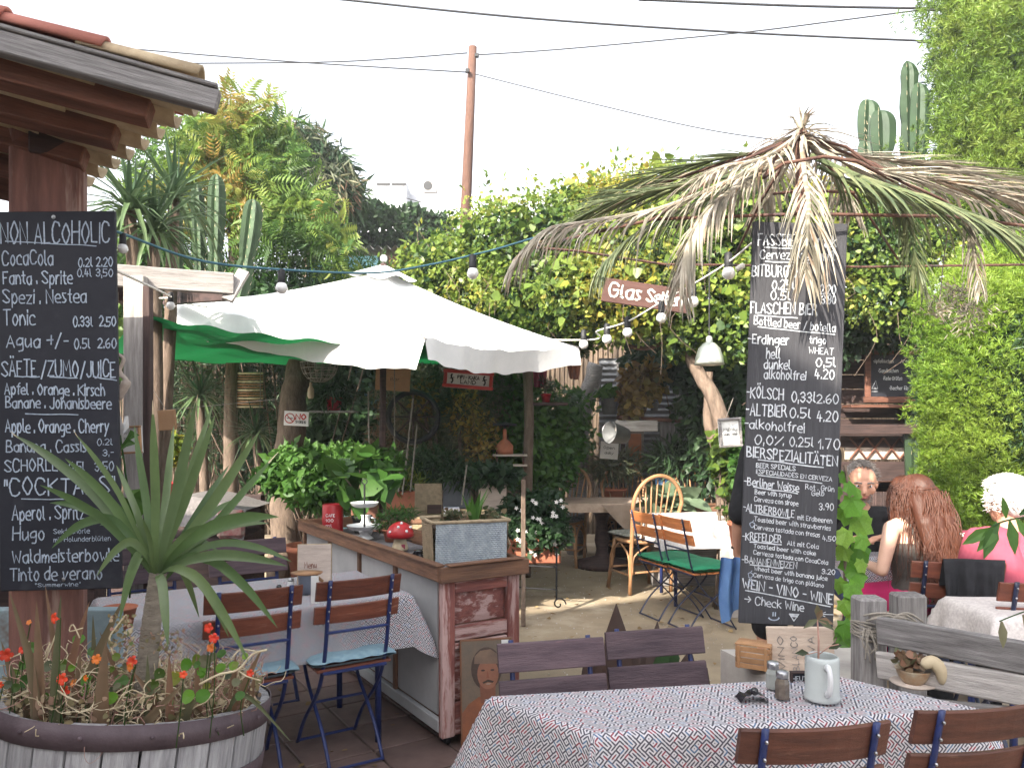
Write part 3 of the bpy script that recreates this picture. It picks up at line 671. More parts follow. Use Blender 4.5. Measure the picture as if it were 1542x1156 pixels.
for i in range(3):
    k = MB(); cx, cy = dl(1133, 790 + 0 * i) * s_ - wd_ / 2, hg_ - ((792, 868, 880)[i] - 335) * s_
    pts = [(cx + .010 * math.cos(a) * (1 + .3 * math.sin(3 * a + i)), cy + .012 * math.sin(a)) for a in np.linspace(0, 6.28, 11)]
    stroke(k, pts, .003, -.002); stroke(k, [(cx, cy + .012), (cx + .006, cy + .02)], .003, -.002); part('fruit_drawing', k, M['chalk_blue'], Rb)
k = MB(); k.lathe((0, 0, 0), [(.013, 0), (.013, .006), (.009, .012), (0, .014)], 14, Matrix.Rotation(R(90), 3, 'X')); o = part('hook_knob', k, M['cream'], Rb); o.location = (dl(1201, 352) * s_ - wd_ / 2, -.002, hg_ - 17 * s_)

# ================================================================ LONG WOODEN COUNTER
C0 = V(-.335, 3.64, 0); CW, CL, CH = .44, 2.16, .885
cnt = thing('display_counter', 'long wooden display counter on castors with brown rim and pale side panels', 'counter', C0 + E1 * CW / 2 + E2 * CL / 2, world=True)
def cp(a, b, z): return C0 + E1 * a + E2 * b + V(0, 0, z)
b = MB(); b.add([cp(.03, .05, .09), cp(CW - .03, .05, .09), cp(CW - .03, CL - .03, .09), cp(.03, CL - .03, .09), cp(.03, .05, .80), cp(CW - .03, .05, .80), cp(CW - .03, CL - .03, .80), cp(.03, CL - .03, .80)],
                [(0, 1, 2, 3), (4, 5, 6, 7), (0, 1, 5, 4), (1, 2, 6, 5), (2, 3, 7, 6), (3, 0, 4, 7)]); part('body', b, M['rim_wood'], cnt)
for i in range(4):
    t0 = .05 + i * .527; 
    k = MB(); k.add([cp(.018, t0 + .03, .16), cp(.018, t0 + .50, .16), cp(.018, t0 + .50, .82), cp(.018, t0 + .03, .82), cp(.029, t0 + .03, .16), cp(.029, t0 + .50, .16), cp(.029, t0 + .50, .82), cp(.029, t0 + .03, .82)],
          [(0, 1, 2, 3), (0, 4, 5, 1), (1, 5, 6, 2), (2, 6, 7, 3), (3, 7, 4, 0)]); part('side_panel', k, M['white_paint'], cnt)
    k = MB(); plank('batten', cp(.012, t0 + .515, .10), cp(.012, t0 + .515, .83), .035, .022, M['rim_wood'], cnt, up=E2)
plank('bottom_rail', cp(.010, 0.03, .12), cp(.010, CL, .12), .06, .03, M['white_paint'], cnt, up=V(0, 0, 1))
plank('rim_board', cp(-.015, -.02, .86), cp(-.015, CL + .02, .86), .075, .03, M['rim_wood'], cnt)
plank('rim_board', cp(-.03, -.035, .857), cp(CW + .03, -.035, .857), .075, .03, M['rim_wood'], cnt)
plank('rim_board', cp(CW + .015, -.018, .859), cp(CW + .015, CL + .02, .859), .075, .03, M['rim_wood'], cnt)
plank('rim_board', cp(0, CL + .005, .861), cp(CW, CL + .005, .861), .075, .03, M['rim_wood'], cnt)
plank('rim_cap', cp(-.02, -.03, .9015), cp(-.02, CL + .02, .9015), .05, .008, M['rim_wood'], cnt, up=E1)
plank('rim_cap', cp(.007, -.040, .9030), cp(CW - .01, -.040, .9030), .05, .008, M['rim_wood'], cnt, up=E2)
# old panelled door as front
dz0, dz1 = .07, .815
plank('door_stile', cp(.035, .015, dz0), cp(.035, .015, dz1), .07, .04, M['door_red'], cnt, up=E1)
plank('door_stile', cp(CW - .035, .015, dz0), cp(CW - .035, .015, dz1), .07, .04, M['door_red'], cnt, up=E1)
for z, wz in ((dz1 - .03, .06), (.56, .07), (.15, .15), (.50, .03)):
    plank('door_rail', cp(.071, .017, z), cp(CW - .071, .017, z), wz, .036, M['door_red'], cnt)
for z0, z1 in ((.60, .75), (.23, .48)):
    k = MB(); 
    for dpt, ins in ((.032, 0), (.022, .035)):
        k.add([cp(.072 + ins, dpt, z0 + ins), cp(CW - .072 - ins, dpt, z0 + ins), cp(CW - .072 - ins, dpt, z1 - ins), cp(.072 + ins, dpt, z1 - ins)], [])
    k.f += [(4, 5, 6, 7), (0, 1, 5, 4), (1, 2, 6, 5), (2, 3, 7, 6), (3, 0, 4, 7)]
    part('door_panel', k, M['door_red'], cnt)
for a, bb in ((.06, .08), (CW - .06, .08), (.06, CL - .1), (CW - .06, CL - .1)):
    k = MB(); k.lathe(cp(a, bb, .035) - E1 * .012, [(.001, 0), (.034, 0), (.034, .024), (.001, .024)], 16, Matrix.Rotation(R(90), 3, E2)); k.box(cp(a, bb, .075), (.05, .05, .012)); part('castor', k, M['black_iron'], cnt)
b = MB(); b.grid(lambda u_, v_: cp(.01 + (CW - .02) * u_, .01 + (CL - .02) * v_, .815 + .006 * math.sin(u_ * 9) * math.sin(v_ * 31)), 8, 40); part('soil_fill', b, mat('gravel_fill', (.25, .24, .25), (.12, .11, .12), 60, .95, .8), cnt)
def CT(t, a=.22): return C0 + E1 * a + E2 * t + V(0, 0, .822)

# ---- things on the counter
def mushroom(loc):
    t = thing('mushroom_ornament', 'red toadstool ornament with white dots and tiny door on the counter', 'ornament', loc, .3)
    k = MB(); k.lathe((0, 0, 0), [(.045, 0), (.05, .012), (.042, .04), (.034, .075), (.032, .10)], 18); part('stem', k, M['cream'], t, True)
    k = MB(); k.lathe((0, 0, .075), [(.035, .006), (.070, 0), (.082, .012), (.080, .034), (.066, .064), (.042, .085), (.018, .095), (0, .097)], 24); part('cap', k, M['red_enamel'], t, True)
    for a, e in ((-1.9, .7), (-1.2, .35), (-2.6, .3), (-.6, .6), (-1.5, 1.1), (.3, .5), (1.2, .5), (2.2, .4)):
        k = MB(); r = .080; k.ball((r * math.cos(e) * math.cos(a), r * math.cos(e) * math.sin(a), .092 + .082 * math.sin(e)), .009, 10, 6); part('dot', k, M['white_enamel'], t, True)
    k = MB(); k.box((.012, -.040, .025), (.022, .012, .03)); part('door', k, M['pink_cloth'], t)
mushroom(CT(.97))
t = thing('tiered_stand', 'two tier white enamel cake stand with black centre rod on the counter', 'cake stand', CT(1.54))
k = MB(); k.lathe((0, 0, 0), [(.06, 0), (.055, .008), (.022, .035), (.018, .05), (.05, .06)], 20); part('foot', k, M['white_enamel'], t, True)
for z, r in ((.06, .115), (.21, .092)):
    k = MB(); k.lathe((0, 0, z), [(.0, 0), (r * .7, 0), (r * .9, .01), (r, .028), (r * 1.02, .030), (r * .98, .030), (r * .87, .016), (r * .68, .008), (0, .008)], 28); part('plate', k, M['white_enamel'], t, True)
k = MB(); k.tube([(0, 0, .065), (0, 0, .36)], .006); k.tube([(0, 0, .36)] + [(.018 * math.sin(a), 0, .378 - .018 * math.cos(a)) for a in np.linspace(0, 6.2, 9)], .004, 6); part('rod', k, M['black_iron'], t)
t = thing('red_canister', 'red enamel canister beside the white cake stand', 'canister', CT(1.93, .14))
k = MB(); k.lathe((0, 0, 0), [(.07, 0), (.072, .01), (.072, .195), (.068, .2), (.066, .2), (.066, .02), (0, .02)], 24); part('can', k, M['red_enamel'], t, True)
for i in range(3):
    k = MB(); write(k, ("CAFE", "100", "ml")[i], -.03, .12 - .035 * i, .06 - .01 * i, .018, .003, y0=-.0745, jit=0); part('lettering', k, M['white_enamel'], t)
t = thing('milk_jug', 'small white enamel jug behind the cake stand', 'jug', CT(1.72, .30))
k = MB(); k.lathe((0, 0, 0), [(.04, 0), (.05, .03), (.045, .07), (.028, .10), (.032, .13), (.036, .135)], 18); part('body', k, M['white_enamel'], t, True)
k = MB(); k.tube([(.03, 0, .12), (.06, 0, .11), (.065, 0, .08), (.045, 0, .05)], .005, 6); part('handle', k, M['white_enamel'], t, True)
t = thing('black_ornament', 'black glossy bird ornament between toadstool and wicker basket', 'ornament', CT(.62, .26), 2.2)
gl = mat('black_glaze', (.02, .02, .025), (.012, .012, .015), 9, .15, .1, spec=.6)
k = MB(); k.lathe((0, 0, 0), [(.05, 0), (.06, .03), (.05, .07), (.028, .11), (.012, .13)], 14, sx=1.2); k.ball((.03, 0, .14), .025, 10, 6); k.tube([(.05, 0, .14), (.085, 0, .13)], [.01, .002], 6); part('body', k, gl, t, True)
k = MB()
for i in range(9):
    a = i * .5 - 2; k.blade([(-.03, 0, .06), (-.08, .02 * a, .10 + .01 * i), (-.12, .05 * a, .10 + .012 * i)], [.012, .012, .002], V(0, 0, 1))
part('tail', k, gl, t)
for i, (tt, a) in enumerate(((.45, .10), (.52, .33))):
    k = MB(); k.lathe((0, 0, 0), [(.03, 0), (.045, .02), (.05, .05), (.03, .075), (.034, .08)], 14); o = solo('glazed_bowl', k, gl, ('small black glazed jar beside the wicker basket', 'small black glazed jar behind the bird ornament')[i], 'jar', smooth=True); o.location = CT(tt, a)

# wicker basket planter
bs = thing('wicker_planter', 'wicker basket planter with pale blue front and agave pups at the counter end', 'planter', CT(.19, .23) , math.atan2(E1.y, E1.x) - .22)
k = MB(); W_, D_, H_ = .37, .23, .265
def weave(fn, nu, nv, mb):
    """woven panel: alternating proud strands as real relief"""
    mb.grid(lambda a, b_: fn(a, b_, .0035 * (1 if (int(a * nu) + int(b_ * nv)) % 2 else -1)), nu, nv)
def wall(p0, p1, out, m_, nm, nu):
    nu *= 2; nv = 52; kk = MB()
    def f_(a, b_):
        i, j = round(a * nu), round(b_ * nv); r_ = .0028 * (j % 2) + .0022 * ((i // 2 + j // 2) % 2) + .002 * math.sin(a * 7)
        return V(*p0) * (1 - a) + V(*p1) * a + V(0, 0, b_ * H_) + out * (r_ + .012 * b_)
    kk.grid(f_, nu, nv); part(nm, kk, m_, bs)
wall((-W_ / 2, -D_ / 2, 0), (W_ / 2, -D_ / 2, 0), V(0, -1, 0), M['wicker_blue'], 'front_weave', 40)
wall((W_ / 2, -D_ / 2, 0), (W_ / 2, D_ / 2, 0), V(1, 0, 0), M['wicker'], 'side_weave', 26)
wall((W_ / 2, D_ / 2, 0), (-W_ / 2, D_ / 2, 0), V(0, 1, 0), M['wicker'], 'back_weave', 40)
wall((-W_ / 2, D_ / 2, 0), (-W_ / 2, -D_ / 2, 0), V(-1, 0, 0), M['wicker'], 'side_weave', 26)
k = MB(); o_ = .014; cs = [(-W_ / 2 - o_, -D_ / 2 - o_, H_), (W_ / 2 + o_, -D_ / 2 - o_, H_), (W_ / 2 + o_, D_ / 2 + o_, H_), (-W_ / 2 - o_, D_ / 2 + o_, H_)]
for i in range(4): k.tube([cs[i], cs[(i + 1) % 4]], .009, 8)
part('rim', k, M['wicker'], bs, True)
k = MB(); k.tube([(W_ / 2 + .02, -.05, .18), (W_ / 2 + .045, -.045, .13), (W_ / 2 + .05, 0, .10), (W_ / 2 + .045, .045, .13), (W_ / 2 + .02, .05, .18)], .007, 8); part('handle', k, M['wicker'], bs, True)
k = MB(); k.quad((-W_ / 2, -D_ / 2, H_ - .03), (W_ / 2, -D_ / 2, H_ - .03), (W_ / 2, D_ / 2, H_ - .03), (-W_ / 2, D_ / 2, H_ - .03)); part('soil', k, M['soil'], bs)
for i in range(9):
    a = i * 2.4; b0 = V(.05 + .02 * math.cos(a), .02 * math.sin(a), H_ - .03); d = V(math.cos(a), math.sin(a), 0); l = .13 + .05 * ((i * 7) % 3) / 2
    k = MB(); k.blade([b0, b0 + d * .02 + V(0, 0, l * .5), b0 + d * (.03 + .02 * (i % 3)) + V(0, 0, l)], [.012, .016, .001], V(-d.y, d.x, 0)); set_v(part('agave_leaf', k, M['l_bush'], bs))
for i in range(40):
    pass
p = rng.normal(size=(120, 3)) * np.array([.035, .03, .02]) + np.array([-.06, 0, H_ + .005]); scat('succulent_leaves', M['l_olive'], p, rng.normal(size=p.shape) + [0, 0, .8], rng.normal(size=p.shape), .03, T_HEART, bs)
p = rng.normal(size=(60, 3)) * np.array([.02, .03, .015]) + np.array([.14, 0, H_ + .005]); scat('trailing_leaves', M['l_olive'], p, rng.normal(size=p.shape) + [0, 0, .3], rng.normal(size=p.shape), .035, T_HEART, bs)

# painting leaning against the counter: a plain brown portrait-like study, not a known one
pa = thing('leaning_painting', 'brown unframed portrait painting leaning against the front of the counter', 'painting', cp(.06, -.13, 0) + E1 * .12, rzE - .12)
pa.rotation_euler = (R(-7), 0, rzE - .38)
k = MB(); k.box((0, .008, .27), (.255, .014, .54)); part('panel', k, mat('paint_brown', (.22, .085, .04), (.13, .075, .05), 5, .55, .2, (1, 1, 1.5), rand=0), pa)
def flat(nm, pts, col, y, c2=None):
    kk = MB(); kk.add([(x, y, z) for x, z in pts], [tuple(range(len(pts)))]); part(nm, kk, mat('paint_' + nm, col, c2, 14, .55, .15, rand=0), pa)
el = lambda cx, cz, rx, rz_, n_=22, ph=0: [(cx + rx * math.cos(a), cz + rz_ * math.sin(a)) for a in np.linspace(0, 2 * math.pi, n_, endpoint=False)]
flat('painted_backdrop', [(-.120, .20), (.120, .20), (.120, .53), (-.120, .53)], (.17, .12, .085), -.0005, (.12, .10, .08))
flat('painted_shoulders', [(-.12, .01), (.12, .01), (.12, .21), (.075, .25), (.03, .27), (-.04, .27), (-.09, .24), (-.12, .20)], (.28, .10, .045), -.001, (.18, .07, .04))
flat('painted_hair', el(0, .40, .075, .10), (.075, .05, .04), -.0015)
flat('painted_neck', [(-.03, .24), (.04, .24), (.042, .33), (-.035, .33)], (.22, .09, .055), -.002)
flat('painted_face', el(.006, .375, .052, .072), (.27, .12, .075), -.0025, (.20, .09, .06))
flat('painted_cap', [(-.06, .425), (.06, .42), (.055, .465), (.02, .49), (-.03, .485), (-.058, .46)], (.20, .13, .09), -.003, (.13, .09, .07))
for x in (-.018, .028): flat('painted_eye', el(x, .392, .010, .0045, 10), (.06, .035, .03), -.003)
flat('painted_nose', [(.004, .392), (.012, .355), (-.002, .355)], (.26, .10, .06), -.0032)
flat('painted_moustache', [(-.022, .337), (.006, .349), (.034, .340), (.028, .332), (.005, .338), (-.016, .330)], (.06, .04, .03), -.0034)
flat('painted_mouth', el(.007, .329, .014, .004, 10), (.36, .26, .20), -.0036)
k = MB(); k.box((.092, -.006, .513), (.036, .003, .036), b=.001); k.box((.092, -.004, .475), (.010, .002, .03), b=.0005); part('price_tag', k, M['paper'], pa)

# ================================================================ TABLES AND CLOTHS
def cloth(name, label, O, a, b_, z, drop, m, seed=0, wave=.014, nx=70, ny=56, group=None, hem=0.0):
    """O: corner, a and b_: edge vectors of the top. The cloth lies flat and hangs over all edges."""
    La, Lb = a.length, b_.length; ah, bh = a.normalized(), b_.normalized(); r_ = .012
    area = ah.cross(bh).z
    na = (bh if area > 0 else -bh); 
    outA = V(ah.y, -ah.x, 0); outA = outA if outA.dot(bh) < 0 else -outA       # outward at b<0
    outB = V(bh.y, -bh.x, 0); outB = outB if outB.dot(ah) < 0 else -outB       # outward at a<0
    def fn(u_, v_):
        s = -drop + u_ * (La + 2 * drop); q = -drop + v_ * (Lb + 2 * drop)
        sx = max(0, -s, s - La); qy = max(0, -q, q - Lb)
        cs_ = min(max(s, 0), La); cq = min(max(q, 0), Lb)
        p = O + ah * cs_ + bh * cq
        oA = outA * (-1 if q > Lb else 1); oB = outB * (-1 if s > La else 1)
        if sx == 0 and qy == 0:
            return p + V(0, 0, z + .0012 * math.sin(s * 23 + seed) * math.sin(q * 19) + .0022 * math.exp(-((s / La - .5) / .012) ** 2) + .0018 * math.exp(-((q / Lb - .5) / .02) ** 2) + .0015 * math.exp(-((s / La - .25) / .012) ** 2))
        d = math.hypot(sx, qy)
        out = (oA * qy + oB * sx) / max(d, 1e-6)
        along = cs_ if qy > sx else cq
        fl = wave * math.sin(along * 17 + seed) + wave * .6 * math.sin(along * 31 + seed * 2)
        cor = min(sx, qy)
        bow = min(1, d / drop)
        hor = r_ * min(1, d / .02) + abs(.03 * bow) + fl * bow + cor * .42
        dz = d if cor == 0 else (max(sx, qy) + .25 * cor)
        dz = max(0, dz - r_ * .5)
        return p + out.normalized() * hor + V(0, 0, z - dz * .985 + (hem * math.sin(along * 9 + seed) * bow))
    k = MB(); k.grid(fn, nx, ny, lambda u_, v_: (u_ * (La + 2 * drop), v_ * (Lb + 2 * drop)))
    o = solo(name, k, m, label, 'tablecloth', smooth=True, group=group, base=tuple(O + (a + b_) / 2 + V(0, 0, z - drop)))
    return o
def table(label, O, a, b_, z, m=None, cat='table', leg='straight'):
    c_ = O + (a + b_) / 2
    t = thing('dining_table', label, cat, V(c_.x, c_.y, 0), world=True); m = m or M['slat_red']
    k = MB(); q = [O, O + a, O + a + b_, O + b_]
    k.add([p + V(0, 0, z - .028) for p in q] + [p + V(0, 0, z - .003) for p in q], [(3, 2, 1, 0), (4, 5, 6, 7), (0, 1, 5, 4), (1, 2, 6, 5), (2, 3, 7, 6), (3, 0, 4, 7)]); part('tabletop', k, m, t)
    for i, j in ((.1, .12), (.9, .12), (.1, .88), (.9, .88)):
        p = O + a * i + b_ * j; p2 = O + a * (1 - i) * 1 + b_ * j
        k = MB(); k.tube([V(p.x, p.y, z - .03), V(p.x, p.y, .015)], .016, 8); part('leg', k, M['blue_steel'], t, True)
    return t
# near right table
FL = V(.215, 2.02, 0); FR = V(1.345, 2.20, 0); BR = V(1.03, 2.56, 0); BL = V(-.062, 2.30, 0)
ta = FR - FL; tb = BL - FL
table('folding table under the printed cloth at the front right', FL, ta, tb, .742)
cloth('tablecloth', 'white tablecloth printed with black, red and blue dashes on the front right table', FL, ta, tb, .744, .30, M['cloth'], 1.0, .010, 110, 80)
# left table
LF = V(-.50, 3.74, 0) ; la = -E1 * 1.30; lb = E2 * .72
table('folding table under the printed cloth beside the long counter', LF, la, lb, .742)
cloth('tablecloth', 'grey printed tablecloth on the table between the counter and the barrel planter', LF, la, lb, .744, .26, M['cloth'], 2.0, .014, 90, 60)

# ================================================================ BISTRO FOLDING CHAIRS
def bistro(label, sl, st, cushion=None, group=None, curve=.025):
    """origin on the floor under the seat; the sitter looks along +y"""
    t = thing('bistro_chair', label, 'chair', (0, 0, 0), group=group)
    for s in (-1, 1):
        k = MB(); x = s * .165
        k.tube(catmull([(x, -.275, .875), (x, -.235, .70), (x, -.19, .50), (x, -.10, .34), (x, .10, .15), (x, .20, .012)], 4), .0115, 6, flat=.45); part('upright', k, st, t, True)
        k = MB(); x = s * .142
        k.tube(catmull([(x, .19, .445), (x, .10, .32), (x, -.10, .16), (x, -.21, .012)], 4), .0105, 6, flat=.45); part('leg', k, st, t, True)
    for z, y, h_ in ((.825, -.268, .088), (.715, -.243, .080)):
        k = MB(); n_ = 10
        for sgn in (0,):
            vs = []; fs = []
            for i in range(n_ + 1):
                x = -.225 + .45 * i / n_; bw = curve * ((1 - (x / .225) ** 2) - .46); yy = y + .020 - bw
                zz = z
                for (dy, dz) in ((-.007, -h_ / 2 + .003), (-.004, -h_ / 2), (.006, -h_ / 2), (.008, -h_ / 2 + .004), (.005, h_ / 2 - .003), (.002, h_ / 2), (-.007, h_ / 2), (-.010, h_ / 2 - .004)):
                    vs.append((x, yy + dy - .22 * (dz), zz + dz - z + z))
            for i in range(n_):
                for j in range(8): a_ = i * 8 + j; b2 = i * 8 + (j + 1) % 8; fs.append((a_, b2, b2 + 8, a_ + 8))
            fs += [tuple(range(8))[::-1], tuple(n_ * 8 + j for j in range(8))]
            k.add(vs, fs)
        bs_o = part('back_slat', k, sl, t)
        for s in (-1, 1):
            for dz in (-.022, .022):
                kk = MB(); kk.ball((s * .165, y - .0075 - .22 * dz, z + dz), .005, 8, 4); part('bolt', kk, M['steel'], bs_o, True)
    for i in range(7):
        k = MB(); k.box((0, -.165 + i * .056, .458), (.40, .046, .014), b=.003); part('seat_slat', k, sl, t)
    k = MB()
    for a_, b2 in (((-.17, -.19, .447), (.17, -.19, .447)), ((-.17, .19, .447), (.17, .19, .447)), ((-.165, -.19, .447), (-.165, .19, .447)), ((.165, -.19, .447), (.165, .19, .447))): k.tube([a_, b2], .008, 6)
    part('seat_frame', k, st, t)
    for a_, b2 in (((-.165, .20, .02), (.165, .20, .02)), ((-.142, -.21, .02), (.142, -.21, .02)), ((-.165, -.225, .635), (.165, -.225, .635)), ((-.142, .03, .25), (.142, .03, .25))):
        k = MB(); k.tube([a_, b2], .007, 6); part('stretcher', k, st, t)
    return t
def cushion(loc, rz, m, label, th=.05, w_=.41, group=None):
    k = MB()
    def fn(s):
        def f(u_, v_):
            x, y = u_ * 2 - 1, v_ * 2 - 1; q = (1 - abs(x) ** 5) * (1 - abs(y) ** 5)
            return (x * w_ / 2 * (1 - .03 * y * y), y * w_ / 2 * (1 - .03 * x * x), th / 2 + s * (.004 + th / 2 * q ** .5) + .003 * math.sin(x * 14) * math.sin(y * 14) * (s > 0))
        return f
    k.grid(fn(1), 16, 16); k.grid(fn(-1), 16, 16)
    o = solo('seat_cushion', k, m, label, 'cushion', smooth=True, group=group, base=(0, 0, 0)); o.location = loc; o.rotation_euler = (0, 0, rz); return o
bc = bistro('red-brown slatted folding chair with blue cushion, the one nearer the counter', M['slat_red'], M['blue_steel'])
def seat_at(o, px, Y, rz, label=None, copy=True, dx=0):
    c_ = copy_tree(o) if copy else o
    place(c_, PZ(px, Y, .012 if Y > 2.6 and px < 700 else 0), rz, label); return c_
rzL = rzE
# centre of back top at px 545/Y 3.38 -> seat centre is .27 further in e2
def by_back(px, Y, rz, off=.27): p = PZ(px, Y, 0); return V(p.x - math.sin(rz) * off, p.y + math.cos(rz) * off, .014)
p = by_back(545, 3.40, rzL); place(bc, p, rzL); cushion(p + V(0, 0, .466), rzL, M['cushion_blue'], 'light blue patterned cushion on the folding chair nearer the counter')
bc.scale = (.88, 1, 1); p2 = p - E1 * .45 + E2 * .0; c2 = copy_tree(bc); place(c2, p2, rzL - .04, 'red-brown slatted folding chair with blue cushion, behind the dracaena leaves'); cushion(p2 + V(0, 0, .466), rzL - .04, M['cushion_blue'], 'light blue patterned cushion on the folding chair behind the dracaena')
# front right pair with backs to the viewer
dk = bistro('dark red slatted folding chair at the bottom edge below the stoneware mug', M['slat_dark'], M['blue_steel'])
rA = math.atan2(.18, 1.12) - .02
dk.scale = (.82, 1, 1); p = by_back(1236, 1.74, rA); place(dk, p - V(0, 0, .014), rA)
c3 = copy_tree(dk); p = by_back(1490, 1.86, rA + .05); place(c3, p - V(0, 0, .014), rA + .05, 'dark red slatted folding chair in the bottom right corner')
# the pair on the far side of that table: weathered purple
pu = bistro('weathered purple-brown folding chair leaning beside the painting', M['slat_purple'], M['blue_steel'], curve=.0)
for ch in pu.children:
    pass
rB = math.pi + math.atan2(.42, 1.0) * .6
p = PZ(848, 2.52, 0); place(pu, p - V(0, .27, 0) + V(.02, 0, .0), rB)
pu.scale = (.80, 1, .985)
c4 = copy_tree(pu); place(c4, PZ(1010, 2.66, 0) - V(0, .27, 0), rB, 'weathered purple-brown folding chair between the dark agave and the crate'); 
# purple chairs on the far side of the left table
p = LF + la * .36 + lb * 1.42; c5 = copy_tree(pu); place(c5, V(p.x, p.y, .014), rzE + math.pi, 'purple slatted folding chair on the far side of the left table, nearer the counter'); c5.scale = (1, 1, 1)
p = LF + la * .80 + lb * 1.45; c6 = copy_tree(pu); place(c6, V(p.x, p.y, .014), rzE + math.pi, 'purple slatted folding chair on the far side of the left table, behind the dracaena'); c6.scale = (1, 1, 1)
# stacked-together pair with green cushions in the middle of the terrace
og = bistro('orange slatted folding chair with green cushion, left of the leaning pair', M['slat_orange'], M['navy_steel'])
rG = R(-68)
p = PZ(1010, 6.3, 0); place(og, p, rG); cushion(p + V(0, 0, .466), rG, M['cushion_green'], 'green cushion on the left folding chair of the pair', .05, .42)
p = PZ(1056, 5.95, 0); c7 = copy_tree(og); place(c7, p, rG - .05, 'orange slatted folding chair with green cushion, right of the pair'); cushion(p + V(0, 0, .466), rG, M['cushion_green'], 'green cushion on the right folding chair of the pair', .05, .42)
# right side chairs in the sun
br = bistro('brown slatted folding chair with black jacket over its back', M['slat_red'], M['navy_steel'])
p = PZ(1413, 4.15, 0); place(br, p, R(-8))
c8 = copy_tree(br); place(c8, PZ(1535, 3.62, 0), R(-4), 'brown slatted folding chair behind the pink shirt at the right edge')
# ================================================================ WHITE PARASOL
A_ = P(578, 408, 6.15); CLf = P(268, 456, 6.3); CFr = P(640, 508, 4.75); CRt = P(872, 522, 6.1); CBk = CLf + CRt - CFr + V(0, 0, .05)
par = thing('parasol', 'large white square canvas parasol on a slim pole beyond the counter', 'parasol', (A_.x, A_.y, 0), world=True)
cor = [CLf, CFr, CRt, CBk]
for i in range(4):
    a, b_ = cor[i], cor[(i + 1) % 4]
    def top(u_, v_):
        p = A_ * (1 - v_) + (a * (1 - u_) + b_ * u_) * v_
        s = math.sin(math.pi * u_) * v_
        inw = (A_ - (a + b_) / 2); inw.z = 0
        return p + V(0, 0, -.10 * math.sin(math.pi * v_) * .8 * (.5 + .5 * math.sin(math.pi * u_)) - .05 * s) + inw * (.075 * s * v_) + V(0, 0, .006 * math.sin(u_ * 30) * v_ * v_ + .004 * math.sin(u_ * 57 + 2 * math.sin(v_ * 5)) * v_ ** 5)
    k = MB(); k.grid(top, 22, 16); part('canopy_panel', k, M['canvas'], par, True)
    def val(u_, v_):
        p = top(u_, 1.0); out = ((a + b_) / 2 - A_); out.z = 0; out.normalize(); al = (b_ - a).normalized()
        fl = (.026 * math.sin(u_ * 6 + i) + .005 * math.sin(u_ * 31 + i)) * v_
        return p + V(0, 0, -(.235, .165, .16, .16)[i] * v_ * (1 - .18 * abs(2 * u_ - 1) ** 3)) + out * (fl - .02 * v_ + (.10 if i in (0, 3) else .02) * v_ * abs(2 * u_ - 1) ** 6)
    k = MB(); k.grid(val, 60, 6); part('valance', k, M['canvas'], par, True)
for c_ in cor:
    k = MB(); k.tube([A_ - V(0, 0, .10), (A_ + c_) / 2 - V(0, 0, .10), c_ - V(0, 0, .012)], .011, 6); part('rib', k, M['grey_wood'], par, True)
    k = MB(); m_ = (A_ + c_) / 2 - V(0, 0, .10); k.tube([m_, V(A_.x, A_.y, A_.z - .62)], .009, 6); part('strut', k, M['grey_wood'], par, True)
k = MB()
def capf(u_, v_):
    a = u_ * 2 * math.pi; r = v_; cc = [(c_ - A_) for c_ in cor]; q = u_ * 4; i0 = int(q) % 4; f = q - int(q)
    d = cc[i0] * (1 - f) + cc[(i0 + 1) % 4] * f
    return A_ + d * (.17 * r) + V(0, 0, .055 - .03 * r + .02 * r * math.sin(u_ * 25))
k.grid(capf, 48, 4); part('vent_cap', k, M['canvas'], par, True)
k = MB(); k.tube([V(A_.x - .02, A_.y, .05), A_ + V(0, 0, .06)], .026, 10); part('pole', k, M['dark_beam'], par, True)
k = MB(); k.ball(A_ + V(0, 0, .10), .03, 10, 6); part('finial', k, M['canvas'], par, True)
k = MB(); k.box((A_.x - .02, A_.y, .04), (.5, .5, .08)); part('base', k, M['black_iron'], par)
k = MB(); k.tube([V(A_.x - .11, A_.y - .03, .98), V(A_.x - .12, A_.y - .03, 1.85)], .006, 5); part('cord', k, M['rope'], par)
k = MB(); k.tube([V(A_.x + .09, A_.y - .03, 1.2), V(A_.x + .09, A_.y - .03, 2.2)], .005, 5); part('cord', k, M['rope'], par)
# corner label flap
k = MB(); c_ = P(312, 497, 6.05); k.add([P(302, 490, 6.0), P(316, 484, 6.0), P(332, 508, 6.0), P(312, 515, 6.0)], [(0, 1, 2, 3)]); part('corner_pocket', k, M['canvas'], par)

# green shade cloth
k = MB()
def gt(u_, v_):
    a = PZ(215, 5.1, 2.30); b_ = PZ(700, 5.4, 2.14); c_ = PZ(860, 8.6, 2.33); d = PZ(150, 8.9, 2.36)
    p = (a * (1 - u_) + b_ * u_) * (1 - v_) + (d * (1 - u_) + c_ * u_) * v_
    return p + V(0, 0, -.06 * math.sin(math.pi * u_) * (1 + .3 * math.sin(v_ * 3.1)) + .012 * math.sin(u_ * 40 + v_ * 7))
k.grid(gt, 60, 24); o = solo('shade_cloth', k, M['green_tarp'], 'green shade cloth stretched like a roof behind the white parasol', 'shade cloth', smooth=True)
set_v(o)

